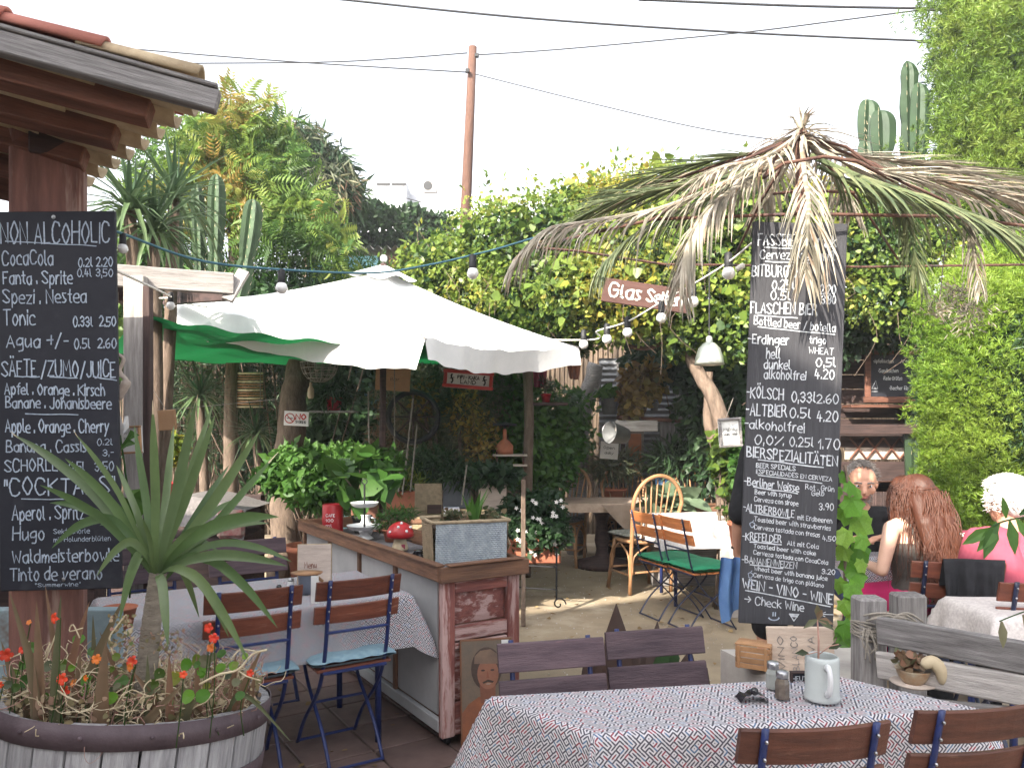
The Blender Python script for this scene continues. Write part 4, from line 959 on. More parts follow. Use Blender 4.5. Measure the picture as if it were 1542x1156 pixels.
# ================================================================ PALM LEAF PARASOL
PC = V((1207 - 771) / FPX * 3.62, 3.62, 0)
palm = thing('palm_leaf_parasol', 'rusty iron parasol frame thatched with dried palm fronds at the right', 'parasol', PC, world=True)
AP = P(1207, 205, 3.62)
k = MB(); k.tube([V(PC.x, PC.y, 0), AP + V(0, 0, .02)], .028, 10); part('pole', k, M['rust'], palm, True)
k = MB(); k.tube([AP, P(1206, 180, 3.62), P(1207, 155, 3.62)], [.012, .007, .002], 7); part('spike', k, M['dry_stem'], palm, True)
for pl in ([(985, 330, 3.35), (1207, 322, 3.3), (1435, 326, 3.35)], [(800, 372, 4.2), (870, 378, 4.5), (1000, 398, 4.6), (1300, 402, 4.7), (1580, 398, 4.6)], [(1150, 268, 3.3), (1180, 246, 3.25), (1240, 236, 3.25), (1290, 243, 3.25), (1345, 272, 3.4)], [(1165, 292, 3.9), (1210, 287, 4.0), (1290, 290, 3.9)], [(985, 330, 3.35), (800, 372, 4.2)], [(1435, 326, 3.35), (1580, 345, 3.6), (1640, 398, 4.4)]):
    k = MB(); k.tube([P(*q) for q in pl], .0075, 7); part('frame_bar', k, M['rust'], palm, True)
for e in ((985, 330, 3.35), (1435, 326, 3.35), (800, 372, 4.2), (1580, 398, 4.6), (1100, 400, 4.62), (1345, 272, 3.4), (1150, 268, 3.3), (1360, 402, 4.7)):
    q = P(*e); k = MB(); k.tube([AP, (AP + q) / 2 + V(0, 0, .05), q], .007, 7); part('rib', k, M['rust'], palm, True)
def frond(ctrl, L, m, n=46, droop=.6, sides=(1, -1), fwd=1.0, start=.12, wid=.0072, group=None, seed=0, updir=0.0):
    rnd = random.Random(seed); n = int(n * .72)
    c_ = catmull([P(*q) for q in ctrl], 10); m_ = len(c_); k = MB()
    k.tube(c_, [.011 * (1 - .8 * i / (m_ - 1)) + .002 for i in range(m_)], 6)
    for i in range(n):
        t = start + (1 - start) * i / (n - 1); f = t * (m_ - 1); a = int(min(f, m_ - 2)); p = c_[a].lerp(c_[a + 1], f - a); tg = (c_[a + 1] - c_[a]).normalized()
        sd_ = tg.cross(V(0, 0, 1)); sd_ = sd_.normalized() if sd_.length > .2 else V(1, 0, 0)
        for s in sides:
            l = L * (.55 + .45 * math.sin(math.pi * min(1, t * .9 + .12))) * rnd.uniform(.75, 1.15)
            d = (tg * fwd + sd_ * s * rnd.uniform(.35, .75) + V(0, 0, updir + rnd.uniform(-.12, .12))).normalized()
            g_ = rnd.uniform(.6, 1.3) * droop
            pts = [p, p + d * l * .35 - V(0, 0, g_ * l * .10), p + d * l * .68 * (1 - .15 * g_) - V(0, 0, g_ * l * .38), p + d * l * (1 - .35 * min(1, g_)) - V(0, 0, g_ * l * .78)]
            k.blade(pts, [wid * .6, wid, wid * .7, .0006], d.cross(V(rnd.uniform(-.5, .5), rnd.uniform(-.5, .5), 1)), .45)
    o = part('palm_frond', k, m, palm); set_v(o, 0, 1, per=12); return o
D, Gm = M['l_palm_dry'], M['l_palm_green']
FR_ = [([(1195, 222, 3.55), (1120, 262, 3.4), (1000, 312, 3.3), (890, 333, 3.25), (825, 345, 3.2), (782, 382, 3.2)], .28, D, 64, .85),
       ([(1185, 232, 3.6), (1110, 262, 3.6), (1010, 282, 3.6), (930, 300, 3.6), (860, 335, 3.6)], .40, Gm, 56, .12, (1, -1), 1.1, .35, .007, None, 0, .22),
       ([(1180, 240, 3.5), (1120, 275, 3.35), (1065, 315, 3.25), (1035, 370, 3.2), (1022, 430, 3.2)], .27, D, 60, .8),
       ([(1150, 250, 3.9), (1060, 300, 4.0), (960, 350, 4.1), (905, 400, 4.1)], .30, Gm, 50, .9),
       ([(1207, 215, 3.5), (1212, 268, 3.30), (1218, 310, 3.22), (1216, 350, 3.20), (1212, 410, 3.22)], .27, D, 44, .8),
       ([(1222, 222, 3.6), (1300, 252, 3.5), (1400, 268, 3.4), (1500, 292, 3.35), (1600, 330, 3.3)], .40, D, 60, .12),
       ([(1222, 235, 3.5), (1300, 268, 3.3), (1400, 300, 3.15), (1490, 335, 3.05), (1570, 385, 3.0)], .34, Gm, 56, .35),
       ([(1240, 245, 3.8), (1320, 275, 3.9), (1362, 320, 3.95), (1378, 380, 4.0), (1388, 420, 4.0)], .24, Gm, 46, .6),
       ([(1232, 250, 3.7), (1290, 280, 3.8), (1350, 300, 3.9), (1450, 330, 4.0), (1560, 350, 4.0)], .36, Gm, 46, .5),
       ([(1215, 215, 3.7), (1300, 240, 4.1), (1430, 290, 4.4), (1550, 330, 4.5)], .40, D, 46, .5),
       ([(1200, 215, 3.7), (1100, 248, 4.1), (1000, 270, 4.3), (930, 300, 4.4)], .40, D, 50, .35),
       ([(1205, 210, 3.75), (1180, 260, 4.3), (1150, 310, 4.6)], .30, D, 36, .7),
       ([(1215, 212, 3.75), (1250, 262, 4.3), (1280, 320, 4.6)], .30, D, 36, .7),
       ([(1198, 208, 3.55), (1150, 238, 3.3), (1095, 250, 3.2), (1060, 262, 3.15)], .30, D, 36, .5),
       ([(1182, 228, 3.7), (1100, 236, 3.75), (1000, 258, 3.85), (905, 292, 3.9)], .36, Gm, 60, .10, (1, -1), 1.1, .2, .0065, None, 0, .26),
       ([(1228, 226, 3.7), (1330, 240, 3.7), (1440, 258, 3.7), (1560, 292, 3.7)], .38, D, 60, .12, (1, -1), 1.1, .15, .0065, None, 0, .12),
       ([(1445, 320, 3.9), (1462, 350, 3.95), (1470, 400, 4.0), (1476, 430, 4.0)], .16, D, 30, .9)]
for i, f_ in enumerate(FR_): frond(*f_[:5], *f_[5:9], seed=i + 3, updir=(f_[10] if len(f_) > 10 else 0.0)) if len(f_) > 5 else frond(*f_, seed=i + 3)
k = MB()
for i in range(70):
    a = random.uniform(0, 6.28); p0 = AP + V(0, 0, random.uniform(-.02, .05)); d = V(math.cos(a), math.sin(a), -random.uniform(.25, .7)); l = random.uniform(.15, .38)
    k.blade([p0, p0 + d * l * .5 + V(0, 0, .02), p0 + d * l], [.006, .008, .001], V(0, 0, 1).cross(d), .3)
for i in range(16):
    a = random.uniform(0, 6.28); p0 = AP; k.blade([p0, p0 + V(math.cos(a) * .04, math.sin(a) * .04, .09), p0 + V(math.cos(a) * .09, math.sin(a) * .09, random.uniform(.08, .16))], [.005, .006, .001], V(-math.sin(a), math.cos(a), 0), .3)
o = part('thatch_knot', k, D, palm, kind='stuff'); set_v(o, 0, 1, per=9)
for (x, y, Y, r) in ((1415, 465, 4.3, .035), (1440, 440, 4.3, .03), (1468, 455, 4.3, .05), (1455, 480, 4.35, .05)):
    q = np.array(P(x, y, Y)); pz = q + rng.normal(size=(140, 3)) * r; scat('dry_clump', D, pz, rng.normal(size=pz.shape), rng.normal(size=pz.shape), .05, T_THIN, palm, kind='stuff')
k = MB(); k.tube([P(1462, 322, 4.0), P(1464, 380, 4.2), P(1460, 440, 4.3)], .003, 5); k.tube([P(1430, 326, 4.0), P(1420, 400, 4.2), P(1415, 455, 4.3)], .003, 5); part('hanging_wire', k, M['rope'], palm, kind='stuff')

# ================================================================ TREES, HEDGES, CLIMBERS
def bl(px, py, Y, rx, rz, ry=None):
    s = Y / FPX; c_ = P(px, py, Y); return (tuple(c_), (rx * s, ry if ry else (rx + rz) / 2 * s, rz * s))
def trunk_tube(parent, pts, r, m, nm='trunk', n=9):
    k = MB(); pts = catmull(pts, 5); N = len(pts); rr = [r[0] + (r[1] - r[0]) * i / (N - 1) for i in range(N)]
    k.tube([p + V(random.uniform(-1, 1), random.uniform(-1, 1), 0) * rr[0] * .12 for p in pts], rr, n); return part(nm, k, m, parent, True)
# old and young cypress on the right
cy = thing('cypress_tree', 'tall dense cypress with lumpy foliage filling the top right corner', 'tree', PZ(1575, 7.4, 0), world=True)
trunk_tube(cy, [PZ(1575, 7.4, 0), PZ(1575, 7.4, 3), PZ(1575, 7.4, 6)], (.16, .06), M['bark'])
foliage('crown', M['l_cyp2'], [bl(1580, 330, 7.4, 160, 110), bl(1575, 220, 7.3, 160, 120), bl(1595, 90, 7.4, 160, 130), bl(1575, -40, 7.4, 165, 120), bl(1580, -150, 7.4, 150, 120), bl(1462, 60, 7.1, 50, 60), bl(1456, 190, 7.1, 52, 55), bl(1450, 130, 7.1, 40, 40), bl(1480, 280, 7.0, 70, 50), bl(1462, -10, 7.1, 50, 50), bl(1500, 160, 6.7, 60, 60), bl(1520, 40, 6.6, 60, 60), bl(1520, 250, 6.7, 60, 45)], 34000, .068, T_TUFT, cy, .42, .55, down=-.6)
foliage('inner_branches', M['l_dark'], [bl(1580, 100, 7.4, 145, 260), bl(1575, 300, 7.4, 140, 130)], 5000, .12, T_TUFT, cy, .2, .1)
cy2 = thing('cypress_tree', 'bright green young cypress column beside the seated guests', 'tree', PZ(1530, 6.1, 0), world=True)
trunk_tube(cy2, [PZ(1530, 6.1, 0), PZ(1530, 6.1, 2.5)], (.10, .05), M['bark'])
foliage('crown', M['l_cyp'], [bl(1525, 500, 6.1, 118, 125), bl(1527, 620, 6.1, 130, 140), bl(1527, 710, 6.1, 128, 100), bl(1510, 760, 6.1, 100, 70), bl(1462, 470, 5.9, 60, 80), bl(1452, 590, 5.8, 60, 90), bl(1455, 700, 5.8, 60, 75), bl(1540, 430, 6.1, 80, 80), bl(1500, 420, 6.3, 60, 50)], 42000, .046, T_TUFT, cy2, .40, .45, down=-1.0)
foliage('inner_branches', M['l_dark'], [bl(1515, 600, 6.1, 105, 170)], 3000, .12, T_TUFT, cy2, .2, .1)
# climber over the garden shed: one mass from pergola to cypress
iv = thing('climbing_vine', 'broad mass of light green climbing vine covering the pergola behind the terrace', 'climber', PZ(1000, 7.8, 0), world=True)
ivb = [bl(690, 405, 8, 75, 48), bl(760, 375, 7.8, 90, 70), bl(800, 430, 7.6, 80, 60), bl(870, 350, 7.6, 100, 72), bl(965, 335, 7.4, 110, 68), bl(1060, 345, 7.2, 110, 78), bl(1150, 335, 7, 90, 75), bl(870, 440, 7.2, 70, 60), bl(960, 420, 7, 100, 75),
       bl(1060, 440, 7, 90, 75), bl(1120, 470, 6.7, 45, 75), bl(1310, 375, 7.2, 80, 66), bl(1325, 445, 7.1, 52, 50), bl(1230, 330, 7.4, 90, 60), bl(1370, 380, 7.4, 50, 75), bl(740, 440, 7.8, 60, 44), bl(800, 480, 8.0, 70, 36), bl(860, 500, 8.2, 50, 34), bl(635, 405, 8.5, 40, 34), bl(1000, 300, 8, 120, 45), bl(1040, 500, 7.0, 50, 36), bl(930, 490, 7.2, 46, 30)]
foliage('foliage', M['l_ivy'], ivb, 58000, .058, T_RHOMB, iv, .38, .42, 1.0, .35)
foliage('large_leaves', M['l_ivy'], ivb, 4000, .095, T_HEART, iv, .3, .42, 1.0, .5)
foliage('young_leaves', M['l_ivy2'], ivb, 13000, .048, T_HEART, iv, .12, .5, 1.0, .1)
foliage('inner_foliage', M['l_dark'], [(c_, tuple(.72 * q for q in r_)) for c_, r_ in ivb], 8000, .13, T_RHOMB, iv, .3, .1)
k = MB()
for i in range(90):
    b_ = random.choice(ivb); a = random.uniform(0, 6.28); e = random.uniform(.2, 1.4); d = V(math.cos(a) * math.cos(e), math.sin(a) * math.cos(e), math.sin(e))
    p0 = Vector(b_[0]) + V(d.x * b_[1][0], d.y * b_[1][1], d.z * b_[1][2]) * .85; k.tube([p0, p0 + d * .14 + V(0, 0, .05), p0 + d * .26 + V(.04, 0, .05)], [.004, .003, .001], 4)
part('shoots', k, M['bark'], iv, kind='stuff')
pz = np.array([k.v[i] for i in range(0, len(k.v), 2)]); scat('shoot_leaves', M['l_ivy'], pz + rng.normal(size=pz.shape) * .02, rng.normal(size=pz.shape) + [0, 0, .4], rng.normal(size=pz.shape), .08, T_RHOMB, iv, kind='stuff')
k = MB()
for i in range(26):
    b_ = random.choice(ivb[:14]); p0 = Vector(b_[0]) + V(random.uniform(-1, 1) * b_[1][0], -b_[1][1] * .9, -b_[1][2] * .6)
    k.tube(catmull([p0, p0 + V(random.uniform(-.2, .2), -.05, -.25), p0 + V(random.uniform(-.3, .3), 0, -random.uniform(.35, .6))], 3), .002, 4)
part('hanging_stems', k, M['bark'], iv, kind='stuff')
trunk_tube(iv, [PZ(1118, 6.9, 0), P(1108, 760, 6.9), P(1095, 680, 6.9), P(1075, 600, 6.9), P(1050, 560, 7.0), P(1020, 500, 7.1)], (.10, .05), M['bark'])
trunk_tube(iv, [PZ(1108, 6.75, 0), P(1106, 760, 6.75), P(1098, 700, 6.75), P(1088, 660, 6.78)], (.075, .055), M['bark_pale'])
trunk_tube(iv, [PZ(1095, 7.0, 0), P(1085, 700, 7.0), P(1068, 640, 7.0), P(1066, 560, 7.0)], (.07, .035), M['bark'])
# broad tree with compound leaves at the left
tr = thing('broadleaf_tree', 'leafy tree with drooping compound leaves rising behind the bar roof', 'tree', PZ(345, 8.6, 0), world=True)
tp = [PZ(345, 8.6, 0), PZ(348, 8.6, 1.6), P(352, 400, 8.6), P(350, 300, 8.6)]
trunk_tube(tr, tp, (.09, .05), M['bark'])
for e in ((300, 230), (260, 230), (410, 240), (390, 180), (342, 150), (455, 300), (240, 285), (495, 360)):
    q = P(e[0], e[1], 8.6 + random.uniform(-.5, .5)); trunk_tube(tr, [P(350, 330, 8.6), (P(350, 330, 8.6) + q) / 2 + V(0, 0, .12), q], (.04, .012), M['bark'], 'branch', 6)
tb_ = [bl(345, 225, 8.6, 80, 72), bl(285, 250, 8.4, 75, 60), bl(400, 195, 8.7, 40, 45), bl(340, 158, 8.6, 30, 30), bl(400, 270, 8.5, 70, 54), bl(460, 330, 8.4, 52, 40), bl(300, 310, 8.3, 70, 44), bl(430, 345, 8.3, 80, 46), bl(235, 275, 8.4, 45, 36), bl(500, 378, 8.2, 40, 28)]
foliage('crown', M['l_tree'], tb_, 1750, .25, T_PINN, tr, .85, .4, 1.1, .15)
# darker feathery tree and hedge further away
t2 = thing('feathery_tree', 'dark feathery tree with hanging sprays left of the white building', 'tree', PZ(470, 13, 0), world=True)
trunk_tube(t2, [PZ(470, 13, 0), P(470, 340, 13), P(480, 270, 13)], (.2, .08), M['bark'])
foliage('crown', M['l_dark'], [bl(440, 240, 13, 60, 55), bl(490, 262, 13, 42, 42), bl(505, 300, 12.8, 46, 40), bl(455, 300, 13, 60, 50)], 12000, .30, T_THIN, t2, .6, .3, .5, 1.3)
foliage('leaf_sprays', M['l_olive'], [bl(440, 235, 12.8, 60, 50), bl(495, 285, 12.6, 44, 50)], 1500, .26, T_THIN, t2, .3, .3, .5, 1.2)
hd = thing('clipped_hedge', 'dark clipped hedge in front of the white building', 'hedge', PZ(600, 15, 0), world=True)
hp = rng.random((9000, 3)); x0, x1 = P(520, 0, 15).x, P(684, 0, 15).x
hp = np.stack([x0 + (x1 - x0) * hp[:, 0], 14.6 + 1.2 * hp[:, 1] ** 2, 1.0 + (4.72 - .35 * hp[:, 0] ** 2) * 1.08 * hp[:, 2] ** .7 - .0], 1)
topz = EYE + (645 - 318) / FPX * 15 - .25 * ((hp[:, 0] - x0) / (x1 - x0)) ** 3 + .05 * np.sin(hp[:, 0] * 9); hp[:, 2] = np.minimum(hp[:, 2], topz - rng.random(len(hp)) * .08)
scat('foliage', M['l_dark'], hp, rng.normal(size=hp.shape) + [0, -.5, .4], rng.normal(size=hp.shape) + [0, -.8, .3], .17, T_RHOMB, hd)
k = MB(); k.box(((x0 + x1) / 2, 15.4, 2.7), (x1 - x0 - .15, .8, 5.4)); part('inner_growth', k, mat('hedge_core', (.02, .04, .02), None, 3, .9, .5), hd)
# small bushes that fill the left middle distance
def bush(label, blobs, n, size, m, tmpl=T_RHOMB, cat='shrub', stems=8, thick=.6, name='garden_shrub', base=None, down=.2, kind=None):
    c_ = blobs[0][0]; t = thing(name, label, cat, base or (c_[0], c_[1], 0), world=True)
    k = MB()
    for i in range(stems):
        b_ = random.choice(blobs); q = Vector(b_[0]) + V(random.uniform(-.5, .5) * b_[1][0], random.uniform(-.4, .4) * b_[1][1], random.uniform(-.3, .5) * b_[1][2]); o0 = ROOTW[t.name] + V(random.uniform(-.05, .05), random.uniform(-.05, .05), 0)
        k.tube(catmull([o0, V((o0.x + q.x) / 2, (o0.y + q.y) / 2, (o0.z * .6 + q.z * .4)), q], 3), [.012 - .0012 * j for j in range(7)], 5)
    part('stems', k, M['bark'], t, True, kind='stuff')
    foliage('foliage', m, blobs, n, size, tmpl, t, thick, .3, .9, down); return t
bush('mixed green bushes between the yucca and the parasol, below the leafy tree', [bl(440, 425, 8.9, 110, 42), bl(560, 420, 9.2, 60, 30), bl(330, 430, 8.8, 90, 50), bl(250, 400, 8.6, 80, 60)], 9000, .13, M['l_bush'], T_THIN)
bush('bushy growth left of the grey pergola beam', [bl(200, 400, 8.5, 70, 60), bl(180, 500, 8.5, 60, 80)], 4000, .13, M['l_tree'])
# yuccas: every blade its own object
ybl = []
for i in range(6):
    k = MB(); L_ = .46 + .03 * (i % 3); dr = .03 + .05 * i
    k.blade([(0, 0, 0), (L_ * .3, 0, .015), (L_ * .65, 0, -dr * .35), (L_, 0, -dr)], [.010, .017, .013, .0008], V(0, 1, 0), .25); ybl.append(mesh_of('leaf', k, M['l_yucca']))
    at = ybl[-1].attributes.new('v', 'FLOAT', 'POINT'); at.data.foreach_set('value', [i / 6.0] * len(ybl[-1].vertices))
def yucca(label, heads, base, scale=1.0, n=60, m=None, cat='plant', trunk=True):
    t = thing('yucca_plant', label, cat, base, world=True)
    for hx in heads:
        hx = Vector(hx)
        if trunk: trunk_tube(t, [Vector(base), (Vector(base) + hx) / 2 + V(.05, 0, 0), hx], (.05, .04), M['bark'])
        for i in range(n):
            el_ = math.asin(1 - 1.45 * (i + .5) / n); az = i * 2.39996; d = V(math.cos(az) * math.cos(el_), math.sin(az) * math.cos(el_), math.sin(el_))
            o = bpy.data.objects.new('leaf', ybl[int(5.99 * i / n)]); COL.objects.link(o); o.parent = t
            q = frame_of(d, V(0, 0, 1) if abs(d.z) < .97 else V(1, 0, 0))
            s = scale * random.uniform(.8, 1.12)
            o.matrix_local = Matrix.Translation(hx - Vector(base)) @ q.to_4x4() @ Matrix.Diagonal((s, s, s, 1))
    return t
yucca('large spiky yucca with two heads just right of the bar roof', [P(196, 318, 5.2), P(262, 300, 5.6), P(232, 352, 5.3)], PZ(215, 5.4, 0), 1.05, 62)
yucca('low spiky yucca in the shade under the green cloth', [P(300, 600, 7.3)], PZ(300, 7.3, 0), .80, 60)
yucca('dim spiky plant left of the tree trunk in the shade', [P(385, 655, 7.8)], PZ(385, 7.8, 0), .80, 46)
# cacti
def cactus(label, cols, base, m, ribs=5):
    t = thing('column_cactus', label, 'cactus', base, world=True); ribs = 3 if m is M['cactus_far'] else 5
    for pts, r in cols:
        r = r * (1.2 if ribs == 3 else 1.1)
        k = MB(); pts = catmull([Vector(p) for p in pts], 14); N = len(pts); L_ = sum((pts[i + 1] - pts[i]).length for i in range(N - 1))
        rr = []
        for i in range(N):
            f = i / (N - 1); seg = .66 + .34 * abs(math.sin(f * math.pi * max(1, round(L_ / .60)))) ** .6; rr.append(r * seg * (math.sqrt(max(0.02, 1 - max(0, (f - .86) / .14) ** 2))))
        k.tube(pts, rr, ribs * 4, rr=[1.0, .70, .42, .70]); part('stem', k, m, t)
        k = MB()
        for i in range(0, N - 1, 2):
            for q in range(ribs):
                a = 2 * math.pi * q / ribs
                k.tube([pts[i] + V(math.cos(a), math.sin(a), 0) * rr[i] * .98, pts[i] + V(math.cos(a), math.sin(a), .3) * (rr[i] + .012)], [.003, .0008], 3)
        part('spines', k, M['dry_stem'], t, kind='stuff')
    return t
cactus('pair of short fat cactus columns above the palm parasol', [([P(1302, 420, 8.5), P(1304, 300, 8.5), P(1303, 215, 8.5), P(1306, 150, 8.5)], .12), ([P(1330, 430, 8.2), P(1330, 310, 8.2), P(1326, 235, 8.2), P(1324, 166, 8.2)], .135)], PZ(1315, 8.4, 0), M['cactus_far'])
cactus('tall slender cactus column against the cypress', [([PZ(1372, 8.0, 0), P(1374, 400, 8.0), P(1368, 250, 8.0), P(1366, 92, 8.0)], .105), ([P(1384, 320, 7.9), P(1380, 240, 7.9), P(1383, 125, 7.9)], .10)], PZ(1372, 8, 0), M['cactus_far'])
cactus('group of green cactus columns between the yucca and the leafy tree', [([P(325, 470, 6.6), P(324, 380, 6.6), P(326, 262, 6.6)], .075), ([P(350, 470, 6.6), P(370, 390, 6.6), P(382, 300, 6.6)], .085), ([P(303, 470, 6.7), P(300, 400, 6.7), P(296, 275, 6.7)], .06), ([P(266, 470, 6.9), P(268, 400, 6.9), P(258, 262, 6.9)], .06)], PZ(325, 6.6, 0), M['cactus'])

# ================================================================ FAR BACKGROUND
bd = thing('white_building', 'flat roofed white building beyond the hedge', 'building', PZ(680, 24, 0), world=True)
def bx(x0, x1, ytop, Y, dep, nm='wall', m=None, ybot=None):
    a, b_ = P(x0, ytop, Y), P(x1, ytop, Y); zb = P(x0, ybot, Y).z if ybot else 0
    k = MB(); k.box(((a.x + b_.x) / 2, Y + dep / 2, (a.z + zb) / 2), (b_.x - a.x, dep, a.z - zb), b=.01); return part(nm, k, m or M['white_wall'], bd)
bx(553, 612, 274, 23, 5); bx(612.5, 850, 292, 23.6, 5); bx(612.5, 990, 312, 22.4, 1.1, 'terrace_wall')
bx(567, 587, 275, 22.98, .06, 'louvre', M['black_iron'], 279.5); bx(590, 611, 275, 22.98, .06, 'louvre', M['black_iron'], 279.5)
dkg = mat('ac_grey', (.20, .20, .21), (.15, .15, .16), 5, .6, .1)
ac = thing('air_conditioner', 'grey air conditioning unit on the white roof', 'air conditioner', P(648, 292, 23.8), world=True)
a = P(648, 282, 23.7); k = MB(); k.box(a, (.40, .3, .40), b=.02); part('casing', k, M['stone_pale'], ac); k = MB(); k.lathe(a + V(-.06, -.156, 0), [(0, 0), (.14, 0), (.14, .012), (0, .012)], 16, Matrix.Rotation(R(90), 3, 'X')); part('fan_grille', k, M['black_iron'], ac)
pole = thing('utility_pole', 'reddish wooden utility pole leaning slightly against the white sky', 'utility pole', PZ(688, 13, 0), world=True)
k = MB(); pb_ = [PZ(684, 13, 0), P(700, 350, 13), P(706, 210, 13), P(712, 71, 13)]; k.tube(pb_, [.12, .095, .082, .068], 12); part('pole', k, M['bark_red'], pole, True)
for (x, y) in ((704, 107), (718, 84)):
    k = MB(); k.box(P(x, y, 12.88), (.07, .06, .07), b=.01); part('insulator', k, M['black_iron'], pole)
def wire(pts, r, label, twist=False):
    k = MB(); c_ = catmull([P(*q) for q in pts], 12)
    if twist:
        for ph in (0, math.pi):
            k2 = []; n_ = len(c_)
            for i in range(n_ * 5):
                f = i / 5; a = int(min(f, n_ - 2)); p = c_[a].lerp(c_[a + 1], min(1, f - a)); k2.append(p + V(0, math.cos(f * 2.6 + ph), math.sin(f * 2.6 + ph)) * r * .8)
            k.tube(k2, r, 5)
        return solo('overhead_cable', k, M['cable'], label, 'cable', kind=None, smooth=True)
    k.tube(c_, r, 5); return solo('overhead_cable', k, M['cable'], label, 'cable', smooth=True)
wire([(-700, -150, 9), (0, -60, 9), (450, -8, 9), (520, 0, 9), (800, 28, 9), (1110, 49, 9), (1395, 62, 9), (1460, 64, 9), (2400, 60, 9)], .013, 'overhead cable running highest across the middle of the sky to the cypress')
wire([(-200, -90, 10), (500, -40, 10), (940, -3, 10), (975, 0, 10), (1200, 9, 10), (1405, 13, 10), (1470, 14, 10), (2400, -10, 10)], .017, 'short twisted cable along the very top of the photo left of the cypress')
wire([(718, 83, 12.9), (850, 74, 12.4), (1110, 50, 11.4), (1250, 33, 11), (1405, 13, 10.5), (1460, 8, 10.5), (2300, -60, 10.5)], .011, 'twisted cable rising from the pole top to the cypress')
wire([(-700, 80, 13), (-100, 98, 13), (150, 99, 13), (250, 96, 13), (480, 94, 13), (600, 88, 13), (704, 80, 13)], .011, 'twisted cable from the left to the top of the pole')
wire([(-700, 0, 12.8), (-100, 42, 12.8), (130, 66, 12.8), (200, 74, 12.8), (450, 94, 12.9), (704, 109, 12.9)], .011, 'thin cable from the left to the lower clamp of the pole')
wire([(716, 112, 12.9), (900, 158, 12), (1080, 198, 11), (1290, 226, 10.5), (1420, 250, 10.5), (1800, 320, 10)], .009, 'thin cable sloping down from the pole towards the cactus')
wire([(500, 262, 16), (560, 285, 15), (690, 318, 13), (745, 332, 12)], .008, 'faint cable crossing in front of the white building')
sh = thing('small_shed', 'small shed with corrugated roof behind the parasol tip', 'shed', PZ(560, 10.5, 0), world=True)
k = MB(); k.grid(lambda u_, v_: P(500 + 125 * u_, 372, 10.2) + V(0, 1.2 * v_, .03 * math.sin(u_ * 60) + .1 * v_), 90, 2); part('roof', k, M['stone_pale'], sh, True)
for (x0, x1, m_) in ((505, 568, M['blue_tarp']), (571, 582, M['white_wall']), (584, 622, M['brown_beam'])):
    a, b_ = P(x0, 384, 10.3), P(x1, 384, 10.3); k = MB(); k.box(((a.x + b_.x) / 2, 10.5, a.z / 2), (b_.x - a.x, .3, a.z)); part('wall', k, m_, sh)
k = MB(); k.grid(lambda u_, v_: P(462 + 92 * u_, 392 + 42 * v_, 9.4) + V(0, .1 * math.sin(u_ * 5), .02 * math.sin(u_ * 11)), 14, 6); solo('blue_tarpaulin', k, M['blue_tarp'], 'pale blue tarpaulin hanging left of the parasol tip', 'tarpaulin', smooth=True)
# brush fence that closes the garden behind everything: each panel a thing with its canes
fe = thing('brush_fence', 'dark brushwood fence closing the shaded garden at the back', 'fence', PZ(771, 11.2, 0), world=True)
for i in range(16):
    k = MB(); x0 = -8.2 + i * 1.0; k.grid(lambda u_, v_: V(x0 + u_ * 1.01, 11.2 + .02 * math.sin(u_ * 90 + i) + .03 * math.sin(u_ * 7), v_ * (2.9 if i < 6 else 3.3)), 70, 3); part('fence_panel', k, M['brush'], fe)
k = MB()
for i in range(900):
    x = random.uniform(-8, 7.6); z0 = random.uniform(0, .8); k.tube([(x, 11.12, z0), (x + random.uniform(-.05, .05), 11.1, z0 + random.uniform(1.2, 2.2))], .006, 3, cap=False)
part('loose_canes', k, M['brush'], fe, kind='stuff')
# ================================================================ SHADED GARDEN behind the terrace
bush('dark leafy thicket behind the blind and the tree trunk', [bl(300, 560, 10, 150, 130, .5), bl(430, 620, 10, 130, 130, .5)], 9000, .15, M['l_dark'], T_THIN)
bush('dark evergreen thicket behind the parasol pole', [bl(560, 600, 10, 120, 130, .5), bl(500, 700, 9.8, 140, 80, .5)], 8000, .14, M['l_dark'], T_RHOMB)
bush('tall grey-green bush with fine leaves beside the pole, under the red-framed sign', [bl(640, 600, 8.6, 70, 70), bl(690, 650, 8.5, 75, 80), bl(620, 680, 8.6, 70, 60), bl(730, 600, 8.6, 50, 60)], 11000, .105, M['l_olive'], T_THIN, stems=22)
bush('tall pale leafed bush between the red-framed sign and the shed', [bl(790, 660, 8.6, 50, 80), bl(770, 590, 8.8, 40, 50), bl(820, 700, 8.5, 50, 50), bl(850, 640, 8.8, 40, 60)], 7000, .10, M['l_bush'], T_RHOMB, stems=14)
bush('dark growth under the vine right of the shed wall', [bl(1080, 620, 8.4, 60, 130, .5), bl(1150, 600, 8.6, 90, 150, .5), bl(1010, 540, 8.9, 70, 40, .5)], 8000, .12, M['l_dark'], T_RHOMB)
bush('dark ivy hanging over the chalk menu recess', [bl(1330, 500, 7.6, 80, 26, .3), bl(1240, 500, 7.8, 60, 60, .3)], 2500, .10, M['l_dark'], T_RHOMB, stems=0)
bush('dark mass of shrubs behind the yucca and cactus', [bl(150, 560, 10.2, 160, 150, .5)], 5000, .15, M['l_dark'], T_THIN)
bush('small flowering shrub in the middle with pinkish tips', [bl(700, 620, 8.1, 26, 40), bl(725, 660, 8.1, 26, 44), bl(640, 600, 8.2, 22, 30)], 900, .07, M['l_autumn'], T_RHOMB, stems=10)
bush('golden leafed shrub on the shed shelf', [bl(965, 580, 8.6, 34, 30), bl(985, 555, 8.6, 20, 14), bl(950, 610, 8.6, 18, 18)], 700, .10, M['l_autumn'], T_HEART, stems=10, base=tuple(P(965, 632, 8.6)))
